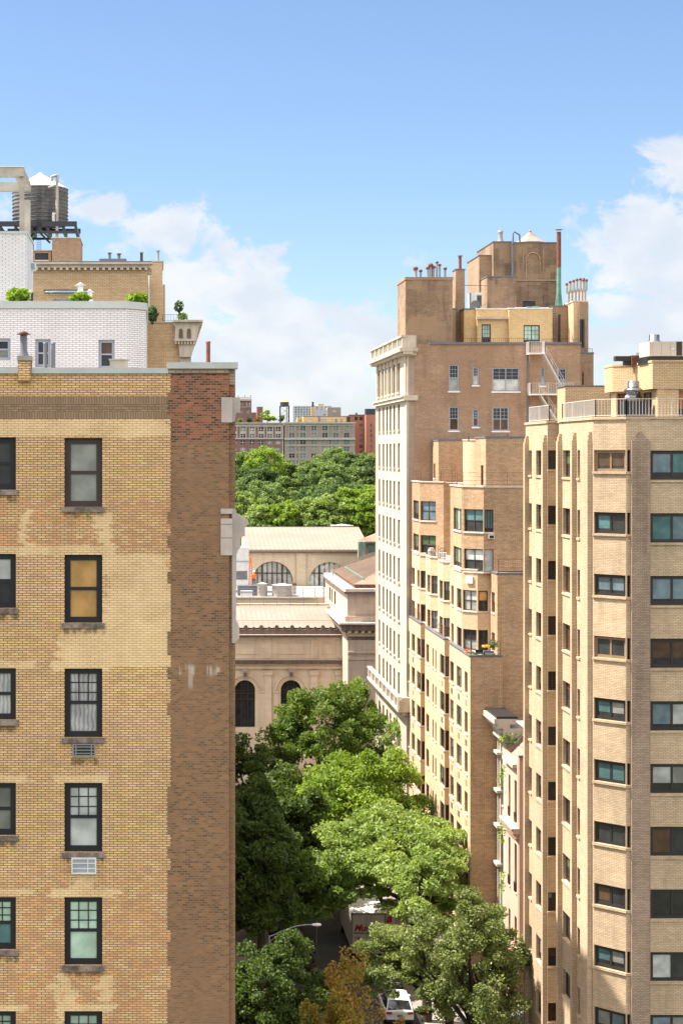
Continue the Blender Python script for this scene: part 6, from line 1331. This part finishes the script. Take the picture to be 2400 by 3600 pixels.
px_tree(890, 41, 2620, 2950, 240, 'lf_dark', 'dark shaded tree behind the brown corner, farthest of the left side', 17000, .18, ncl=80, seed=16, csz=.26, group=g5)
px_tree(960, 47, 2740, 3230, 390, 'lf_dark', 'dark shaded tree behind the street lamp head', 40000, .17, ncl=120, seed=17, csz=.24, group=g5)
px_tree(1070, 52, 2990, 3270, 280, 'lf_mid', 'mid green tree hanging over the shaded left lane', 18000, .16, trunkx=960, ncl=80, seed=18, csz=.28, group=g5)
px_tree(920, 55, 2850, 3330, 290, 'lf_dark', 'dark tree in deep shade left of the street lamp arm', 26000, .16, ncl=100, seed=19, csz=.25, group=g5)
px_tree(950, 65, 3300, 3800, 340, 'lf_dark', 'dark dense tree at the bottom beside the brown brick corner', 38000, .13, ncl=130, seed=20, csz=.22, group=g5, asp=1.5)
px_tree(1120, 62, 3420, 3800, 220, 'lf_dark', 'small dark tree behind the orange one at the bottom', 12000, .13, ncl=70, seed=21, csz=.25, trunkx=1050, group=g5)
px_tree(1205, 76, 3360, 4000, 205, 'lf_autumn', 'slender young tree with orange autumn leaves at the bottom', 15000, .10, ncl=170, seed=22, csz=.3, shell=.15, tr=.08, lump=.4, name='autumn_tree', asp=1.5)
px_tree(1090, 76, 3500, 3900, 110, 'lf_autumn', 'small orange leaved branch tip left of the slender autumn tree', 2600, .10, ncl=34, seed=25, csz=.25, tr=.05, name='autumn_tree', asp=1.5)
px_tree(1380, 70, 3560, 3900, 90, 'lf_autumn', 'low yellow orange tuft of foliage beside the dark car', 1800, .10, ncl=20, seed=23, csz=.3, tr=.05, trunkx=1350, name='autumn_tree', asp=1.5)
px_tree(1190, 44, 2700, 3080, 260, 'lf_locust2', 'pale sunlit locust squeezed between the dark left trees and the bright one', 20000, .15, trunkx=1290, ncl=90, seed=31, csz=.27, flat_=.5, droop=.3, group=g5)
px_tree(1500, 55, 2990, 3260, 250, 'lf_locust2', 'airy locust branches reaching toward the brick end wall', 15000, .13, trunkx=1500, ncl=80, seed=32, csz=.25, flat_=.4, droop=.4, group=g5)
# park trees beyond the museum
g6 = 'park trees between the museum and the skyline'
parks = [ # cx, u, ytop, width px, material, label
 (865,9.5,1590,120,'lf_mid','leftmost tall park tree under the red brick apartment house'),(930,9.6,1578,150,'lf_locust','yellow green sunlit crown below the red brick house'),(985,9.2,1612,110,'lf_mid','park tree below the seam of the red and grey houses'),
 (1048,9.0,1650,120,'lf_dark','low dark park tree in the dip below the grey house'),(1110,9.3,1615,140,'lf_mid','rounded park tree left of the highest crown'),(1172,9.0,1580,150,'lf_mid','highest park tree crown in front of the grey house'),
 (1240,9.1,1592,130,'lf_dark','dark park crown in front of the orange slab'),(1305,9.4,1596,120,'lf_mid','park tree touching the limestone building edge, in the back row'),
 (850,11.5,1650,130,'lf_dark','dark park tree at the left in the second row'),(915,11.8,1640,130,'lf_dark','darkest rounded crown in the left of the second row'),(1000,12,1680,140,'lf_mid','second row park tree in the left middle'),(1085,12,1690,140,'lf_dark','deep green crown at the centre of the wood'),
 (1165,12.2,1640,150,'lf_mid','second row crown below the highest park tree'),(1245,12,1655,140,'lf_mid','second row tree at the right of the wood'),(1315,12,1650,120,'lf_dark','second row tree beside the limestone edge'),
 (880,15,1690,170,'lf_mid','feathery olive crown in the left third row'),(965,15,1715,160,'lf_mid','olive domed crown left of the central dip'),(1120,15.2,1718,170,'lf_dark','shaded sloping crown right of the central dip'),(1205,15.4,1690,180,'lf_dark','long dark crown above the bright maples'),(1300,15,1700,150,'lf_locust','yellowish crown beside the limestone edge, third row'),
 (845,18.5,1735,150,'lf_locust2','pale sunlit tree at the lower left of the wood'),(915,19,1770,150,'lf_locust2','light green tree just above the museum roof at left'),(1000,19,1765,160,'lf_locust','fresh green tree above the left of the gallery ridge'),(1080,19,1755,160,'lf_locust2','light crown above the middle of the gallery ridge'),
 (1160,19.2,1745,170,'lf_locust2','light green crown behind the roof monitor'),(1235,19,1722,160,'lf_locust','bright maple crown in the lower right of the wood'),(1305,19.4,1735,130,'lf_locust','bright yellow green tree at the lower right edge of the wood')]
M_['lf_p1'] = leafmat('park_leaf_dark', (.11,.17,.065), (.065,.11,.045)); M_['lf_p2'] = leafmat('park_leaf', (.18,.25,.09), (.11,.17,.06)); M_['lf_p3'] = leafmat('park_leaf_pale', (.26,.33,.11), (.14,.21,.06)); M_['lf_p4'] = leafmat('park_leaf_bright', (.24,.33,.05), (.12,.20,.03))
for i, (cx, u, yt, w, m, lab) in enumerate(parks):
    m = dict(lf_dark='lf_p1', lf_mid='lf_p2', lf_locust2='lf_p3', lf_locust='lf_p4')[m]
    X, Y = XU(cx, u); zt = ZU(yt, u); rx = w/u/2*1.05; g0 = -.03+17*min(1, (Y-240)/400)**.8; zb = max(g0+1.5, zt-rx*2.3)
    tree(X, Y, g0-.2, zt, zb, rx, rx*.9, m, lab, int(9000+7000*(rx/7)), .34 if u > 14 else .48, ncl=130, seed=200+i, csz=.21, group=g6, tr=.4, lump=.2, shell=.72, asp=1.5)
# the rest of the wood to both sides reads as one mass
g = np.random.default_rng(77); Pw = []
for k in range(420):
    Y = g.uniform(300, 700); lim0, lim1 = (828-560)*Y/6000, (1330-560)*Y/6000; x = g.uniform(-260, 330)
    if lim0-14 < x < lim1+8: continue
    g0 = -.03+17*min(1, (Y-240)/400)**.8; r = g.uniform(6, 10); q = crown_points(420, (x, Y, g0+r*1.5), (r, r, r*.95), 26, 900+k, csz=.26, shell=.7)[0]; Pw.append(q)
ow = leaf_mesh('wood', np.concatenate(Pw), 1.0, M_['lf_p2'], None, (0, 450, 10)); ow['kind'] = 'stuff'; ow['label'] = 'mass of green park trees spreading to both sides of the view'; ow['category'] = 'wood'
# roof garden
for cx, yt, yb, w, m, lab in ((c_(370),r_(228),r_(352),56,'lf_locust','big yellow green tree on the red brick roof garden'),(c_(512),r_(275),r_(350),24,'lf_mid','smaller roof garden tree beside the tank legs'),(c_(258),r_(290),r_(350),16,'lf_autumn','reddish shrub on the roof garden'),(c_(75),r_(315),r_(350),14,'lf_locust','tiny yellow green roof tree at the far left'),(c_(170),r_(300),r_(352),16,'lf_dark','small dark roof tree left of the big one')):
    X, Y = XU(cx, 7.2); tree(X, Y, ZU(1487,7.2), ZU(yt,7.2), ZU(yb,7.2), w/14.4, w/14.4, m, lab, 1500 if w > 40 else 500, .42, ncl=20, seed=int(cx), csz=.32, tr=.2, name='roof_tree', group='roof garden trees', lump=.3)
# ================================================================ left row of low townhouses (unseen, added and sized to shade the left pavement and its trees)
for i, (Y0, Y1, hh, m, lab) in enumerate(((96.2,108,21.5,'brownstone','brownstone townhouse first in the low left row'),(108.1,120,22,'whitestone','pale stone townhouse second in the low left row'),(120.1,134,21,'redfar','red brick townhouse third in the low left row'),(134.1,150,22,'lime','limestone townhouse fourth in the low left row'),(150.1,163,24,'cream_brick','cream brick corner house at the end of the low left row'))):
    R = thing('townhouse', (2, Y0, 0), lab, 'building', 'unseen low townhouses on the left side of the street')
    mb = MB(); e = ((2.0,Y0),(2.0,Y1)); ops = []; L = Y1-Y0
    for f in range(5):
        for k in range(3):
            s = L*(k+.5)/3-.6; z = 1.6+f*3.3
            if z+2 < hh-.6: ops.append((s, s+1.2, z, z+2))
    mb.wall(e, 0, hh, M_[m], ops, .2)
    for e2 in (((2.0,Y1),(-12,Y1)),((-12,Y1),(-12,Y0)),((-12,Y0),(2.0,Y0))): mb.wall(e2, 0, hh, M_[m])
    mb.face([(2,Y0,hh),(2,Y1,hh),(-12,Y1,hh),(-12,Y0,hh)], M_['roof']); mb.build('wall', R)
    for o in ops: window(R, e, *o, 'bay')
    mb = MB(); mb.lbox(e, 0, L, hh-.5, hh+.1, 0, .5, M_['lime_trim']); mb.build('cornice', R)

# ================================================================ vehicles
M_['white_car'] = flat('white_car_paint', (.72,.72,.72), .25, var=.03); M_['dark_car'] = flat('black_car_paint', (.03,.032,.036), .2, var=.05)
M_['tyre'] = flat('tyre', (.02,.02,.02), .9); M_['red_lens'] = flat('red_lens', (.35,.02,.02), .2); M_['text_red'] = flat('red_lettering', (.50,.02,.04), .6, var=.03); M_['text_dark'] = flat('dark_lettering', (.05,.06,.10), .6, var=.03)
M_['truck'] = flat('truck_panel', (.66,.63,.58), .5, var=.06, streak=.08); M_['pot'] = flat('car_glass', (.02,.022,.025), .06, spec=.8)
def wheel(R, x, y, r, w):
    b = MB(); rows_ = [[(x+o, y+rr*math.cos(a), r+rr*math.sin(a)) for a in [k*math.pi/10 for k in range(20)]] for o, rr in ((-w/2,r*.82),(-w/2+.02,r),(w/2-.02,r),(w/2,r*.82))]
    b.grid(rows_, M_['tyre'], closed=True); wh = b.build('wheel', R)
    for s in (-1, 1):
        b = MB(); b.face([(x+s*w*.49, y+r*.78*math.cos(a), r+r*.78*math.sin(a)) for a in [s*k*math.pi/10 for k in range(20)]], M_['steel']); b.build('rim', wh)
def carbody(name, x, y, label, paint, W=1.86, suv=True):
    """y = rear bumper; the car points away from us"""
    R = thing(name, (x, y, 0), label, 'car', 'cars parked along the right kerb')
    hh = 1.66 if suv else 1.42
    # side profile (distance from rear, height), half width, as cross-section rows
    secs = [(.0,.42,.95,.90),(.06,.38,1.05,.95),(.35,.35,1.05,.97),(1.2,.33,1.0,1.0),(2.6,.33,.98,1.0),(3.6,.33,.92,.98),(4.3,.35,.80,.93),(4.62,.42,.66,.80)]
    b = MB(); rows_ = []
    for d, zb, zt, k in secs:
        w = W/2*k; rows_.append([(x-w*.9,y+d,zb),(x-w,y+d,zb+.12),(x-w,y+d,zt-.14),(x-w*.93,y+d,zt),(x,y+d,zt+.03),(x+w*.93,y+d,zt),(x+w,y+d,zt-.14),(x+w,y+d,zb+.12),(x+w*.9,y+d,zb)])
    b.grid(rows_, M_[paint], closed=True); b.face(rows_[0], M_[paint]); b.face(rows_[-1][::-1], M_[paint]); b.build('body', R)
    b = MB(); rl = [(.10 if suv else .5,.98,.90),(.42 if suv else 1.15,hh-.10,.72),(.8 if suv else 1.6,hh,.70),(2.1,hh,.70),(2.5,hh-.06,.69),(3.35,.93,.82)]
    rows_ = []
    for d, zt, k in rl: w = W/2*k; rows_.append([(x-W/2*.92,y+d,.92),(x-w,y+d,zt-.04),(x-w*.9,y+d,zt),(x+w*.9,y+d,zt),(x+w,y+d,zt-.04),(x+W/2*.92,y+d,.92)])
    b.grid(rows_, M_['pot'], smooth=True); b.build('glasshouse', R)
    b = MB(); b.grid([[(x-W/2*.66,y+d,z+.012),(x,y+d,z+.05),(x+W/2*.66,y+d,z+.012)] for d, z in ((.42 if suv else 1.2,hh-.09),(.8 if suv else 1.6,hh),(2.1,hh),(2.45,hh-.05))], M_[paint] if suv else M_['pot']); b.build('roof_panel', R)
    for s in (-1, 1):
        b = MB(); b.tube([(x+s*W/2*.9,y+(.08 if suv else .5),.98),(x+s*W/2*.725,y+(.42 if suv else 1.15),hh-.09),(x+s*W/2*.71,y+.8,hh-.02),(x+s*W/2*.71,y+2.1,hh-.02),(x+s*W/2*.84,y+3.3,.95)], .045, M_[paint], 6); b.build('roof_rail', R)
        b = MB(); b.box(x+s*W/2*.72-.17, x+s*W/2*.72+.17, y-.03, y+.02, .84, .98, M_['red_lens']); b.build('tail_light', R)
        b = MB(); b.lathe(x+s*(W/2+.1), y+3.05, [(.02,.95),(.1,.98),(.1,1.1),(.02,1.13)], M_[paint], 8); b.build('mirror', R)
        for d in (.85, 3.7): wheel(R, x+s*(W/2-.12), y+d, .36, .22)
    b = MB(); b.box(x-W/2*.88, x+W/2*.88, y-.06, y+.05, .36, .50, M_['black']); b.box(x-W/2*.9, x+W/2*.9, y-.05, y+.05, .50, .60, M_[paint]); b.build('bumper', R)
    b = MB(); b.box(x-.17, x+.17, y-.035, y-.005, .66, .80, M_['slate']); b.box(x-.15, x+.15, y-.04, y-.036, .68, .78, M_['g_blind']); b.build('number_plate', R)
    return R
X, Y = XU(1405, 55.4); carbody('parked_car', X, Y, 'white sport utility car parked by the kerb behind the dark car', 'white_car')
X, Y = XU(1428, 58.4); carbody('parked_car', X, Y-3.4, 'black car at the bottom edge behind the white one', 'dark_car', suv=False)
for i, (xx, yy, p, lab) in enumerate(((7.85+2.1,118,'dark_car','dark car in the deep shade under the left trees'),(9.95,131,'white_car','white car parked in shade on the far left kerb'),(15.4,138,'dark_car','dark car parked beyond the moving truck'))):
    carbody('parked_car', xx, yy, lab, p, suv=(i != 0))
def text(R, s, x, y, z, size, m, name='lettering', shear=0., bold=0.012, rotz=0.):
    c = bpy.data.curves.new('lettering', 'FONT'); c.body = s; c.size = size; c.shear = shear; c.offset = bold; c.extrude = .004; c.space_character = 1.0
    o = bpy.data.objects.new('tmp', c); COL.objects.link(o); bpy.context.view_layer.update()
    me = bpy.data.meshes.new_from_object(o.evaluated_get(bpy.context.evaluated_depsgraph_get())); bpy.data.objects.remove(o)
    q = bpy.data.objects.new(name, me); COL.objects.link(q); me.materials.clear(); me.materials.append(m)
    org = org_of(R); q.parent = R; q.location = Vector((x,y,z))-org; q.rotation_euler = (math.pi/2, 0, rotz); ORG[q.name] = org; return q
x0, Y = XU(1235, 49.2); x1 = XU(1355, 49.2)[0]; zt, zb = 3.55, .95
R = thing('moving_truck', ((x0+x1)/2, Y, 0), 'white box moving truck with red script lettering under the trees', 'truck')
b = MB(); b.box(x0, x1, Y, Y+7.2, zb, zt, M_['truck'], M_['whitep']); b.build('box', R)
xm = (x0+x1)/2
for a, c in ((x0+.1,xm-.02),(xm+.02,x1-.1)): b = MB(); b.box(a, c, Y-.03, Y-.002, zb+.12, zt-.12, M_['truck']); d = b.build('door', R); b = MB(); xx = c-.14 if a < xm-.3 else a+.14; b.bar((xx,Y-.06,zb+.15),(xx,Y-.06,zt-.15),.018,M_['steel'],6); b.build('lock_rod', d)
b = MB(); b.box(x0-.02, x0+.09, Y-.04, Y+.05, zb, zt+.02, M_['steel']); b.box(x1-.09, x1+.02, Y-.04, Y+.05, zb, zt+.02, M_['steel']); b.box(x0, x1, Y-.04, Y+.05, zt-.1, zt+.02, M_['steel']); b.build('frame', R)
b = MB(); b.box(x0+.05, x1-.05, Y-.12, Y+.1, zb-.22, zb-.02, M_['truck']); b.build('bumper', R)
for s in (x0+.35, x1-.35): b = MB(); b.lathe(s, Y-.1, [(.05,zb-.1),(.05,zb-.0)], M_['red_lens'], 8); b.build('tail_light', R)
b = MB(); b.box(x0+.2, x1-.2, Y+7.2, Y+9.2, .55, 2.35, M_['white_car']); b.box(x0+.3, x1-.3, Y+7.4, Y+8.9, 2.35, 2.6, M_['white_car']); b.build('cab', R)
b = MB(); b.box(x0+.7, x1-.7, Y+.3, Y+8.5, .45, .9, M_['black']); b.build('chassis', R)
for yy in (Y+1.6, Y+7.9):
    for xx in (x0+.25, x1-.25): wheel(R, xx, yy, .48, .3)
for s in (-1, 1): b = MB(); b.box((x0 if s < 0 else x1)+s*.12-.06, (x0 if s < 0 else x1)+s*.12+.06, Y+8.8, Y+8.95, 1.6, 2.1, M_['black']); b.build('mirror', R)
text(R, "Murrell's", x0+.17, Y-.045, 2.32, .62, M_['text_red'], shear=.35, bold=.022)
text(R, "MOVING  &  STORAGE", x0+.18, Y-.045, 2.08, .20, M_['text_dark'], bold=.006); text(R, "718", x0+.2, Y-.045, 1.72, .24, M_['text_red'], bold=.008); text(R, "0708", x0+1.35, Y-.045, 1.42, .24, M_['text_red'], bold=.008)
text(R, "a", x1+.06, Y+.2, 2.85, .9, M_['text_red'], shear=.3, bold=.03)
b = MB(); b.box(x1+.02, x1+.7, Y+.25, Y+.3, 1.1, 3.35, M_['truck']); b.build('side_panel', R)

# ================================================================ street lamp, signal, shrubs
X, Y = XU(946, 58); R = thing('street_lamp', (X, Y, .14), 'grey cobra head street lamp on a curved arm over the left lane', 'street lamp'); z = lambda y: ZU(y,58)
b = MB(); b.tube([(X,Y,.14),(X,Y,z(3290))], [.10,.065], M_['steel'], 8); b.lathe(X, Y, [(.2,.14),(.18,.5),(.1,.7)], M_['steel'], 10); b.build('pole', R)
b = MB(); pt = [(946,3292),(960,3288),(1000,3270),(1040,3256),(1075,3251),(1098,3251)]; b.tube([(XU(a,58)[0],Y,z(c)) for a, c in pt], .035, M_['steel'], 8); b.bar((X,Y,z(3310)),(XU(1000,58)[0],Y,z(3272)),.02,M_['steel']); b.build('arm', R)
b = MB(); hx = XU(1112,58)[0]
b.grid([[(hx+a, Y+w*math.cos(t_), z(3251)+h*math.sin(t_)) for t_ in [k*math.pi/6 for k in range(12)]] for a, w, h in ((-.28,.05,.04),(-.15,.13,.08),(.1,.17,.09),(.25,.12,.07),(.29,.03,.02))], M_['whitef'], closed=True); b.build('lamp_head', R)
bushes(1493, 3570, 57, 44, 26, 'lf_flower', 'round bed of pink flowers on the right pavement beside the white car', 'flowers', 'flower_bed', 260, .09)
bpy.data.objects['flower_bed'].data.materials[0] = flat('pink_petals', (.60,.16,.16), .7, var=.3, scale=5)
bushes(1490, 3566, 57, 70, 26, 'lf_dark', 'dark green leaves under the pink flowers', 'shrub', 'low_shrub', 500, .12)
for px, py, u, lab in ((1178,3078,46,'small red sign half hidden in the locust tree'),(1113,3077,49,'small red signal seen through the shaded leaves')):
    X, Y = XU(px, u); R = thing('street_sign', (X,Y,.14), lab, 'sign'); b = MB(); b.bar((X,Y,.14),(X,Y,ZU(py,u)),.04,M_['steel'],6); b.build('post', R); b = MB(); b.lathe(X, Y-.06, [(.01,ZU(py,u)-.22),(.22,ZU(py,u)-.1),(.22,ZU(py,u)+.1),(.01,ZU(py,u)+.22)], M_['text_red'], 8); b.build('plate', R)
b = MB(); X, Y = XU(1364,48.5); b.lathe(X+.9, Y, [(.06,.14),(.045,3.2)], flat('yellow_post',(.6,.38,.03),.6), 8); o = b.build('post', None, (X+.9,Y,.14)); tag(o, 'thin yellow post on the kerb behind the truck', 'post')

# ================================================================ worker on the museum roof
def person(x, Y, z, label):
    R = thing('person', (x, Y, z), label, 'person')
    bm_v = [(0,0,.93),(0,0,1.15),(0,.01,1.38),(0,0,1.5),(0,-.02,1.62),(-.19,0,1.42),(-.27,-.06,1.17),(-.2,-.22,1.02),(.19,0,1.42),(.29,-.08,1.2),(.22,-.25,1.1),(-.1,0,.9),(-.11,-.03,.48),(-.12,.02,.07),(-.12,-.12,.04),(.1,0,.9),(.13,.03,.48),(.14,.05,.07),(.14,-.09,.04),(0,-.02,1.70)]
    ed = [(0,1),(1,2),(2,3),(3,4),(2,5),(5,6),(6,7),(2,8),(8,9),(9,10),(0,11),(11,12),(12,13),(13,14),(0,15),(15,16),(16,17),(17,18),(4,19)]
    rad = [.15,.16,.17,.065,.10,.075,.05,.04,.075,.05,.04,.095,.065,.045,.04,.095,.065,.045,.04,.085]
    me = bpy.data.meshes.new('body'); me.from_pydata(bm_v, ed, []); o = bpy.data.objects.new('body', me); COL.objects.link(o); o.parent = R; ORG[o.name] = Vector((x,Y,z))
    sk = o.modifiers.new('skin', 'SKIN'); lay = me.skin_vertices[0].data
    for v, r in zip(lay, rad): v.radius = (r, r*.8)
    lay[0].use_root = True; o.modifiers.new('sub', 'SUBSURF').levels = 2; o.modifiers['sub'].render_levels = 2
    bpy.context.view_layer.update(); ev = bpy.data.meshes.new_from_object(o.evaluated_get(bpy.context.evaluated_depsgraph_get()))
    o.modifiers.clear(); o.data = ev; ev.materials.clear(); ev.materials.append(M_.setdefault('skin', flat('skin', (.35,.2,.14), .6))); ev.materials.append(M_.setdefault('trousers', flat('dark_trousers', (.02,.02,.03), .8)))
    for p in ev.polygons: p.use_smooth = True; p.material_index = 1 if p.center.z < .92 else 0
    V = flat('orange_vest', (.85,.16,.01), .7, var=.05); b = MB(); rows_ = []
    for zz, a, c in ((.86,.2,.16),(1.0,.19,.155),(1.2,.20,.165),(1.38,.235,.17),(1.47,.19,.13),(1.52,.09,.08)): rows_.append([(x+a*math.cos(t_), Y+c*math.sin(t_), z+zz) for t_ in [k*math.pi/8 for k in range(16)]])
    b.grid(rows_, V, closed=True); b.build('vest', R)
    for s in (-1,1): b = MB(); b.tube([(x+s*.19,Y,z+1.43),(x+s*.25,Y-.03,z+1.28),(x+s*.28,Y-.07,z+1.18)], [.09,.08,.07], V, 8); b.build('sleeve', R)
    b = MB(); b.lathe(x, Y-.02, [(.155,z+1.70),(.15,z+1.72),(.125,z+1.80),(.06,z+1.86),(.01,z+1.87)], M_['whitep'], 12); b.build('helmet', R)
X, Y = XU(893, 28.1); person(X, Y-.3, ZU(2058,28.1), 'worker in orange vest, dark trousers and white helmet facing the ladder')
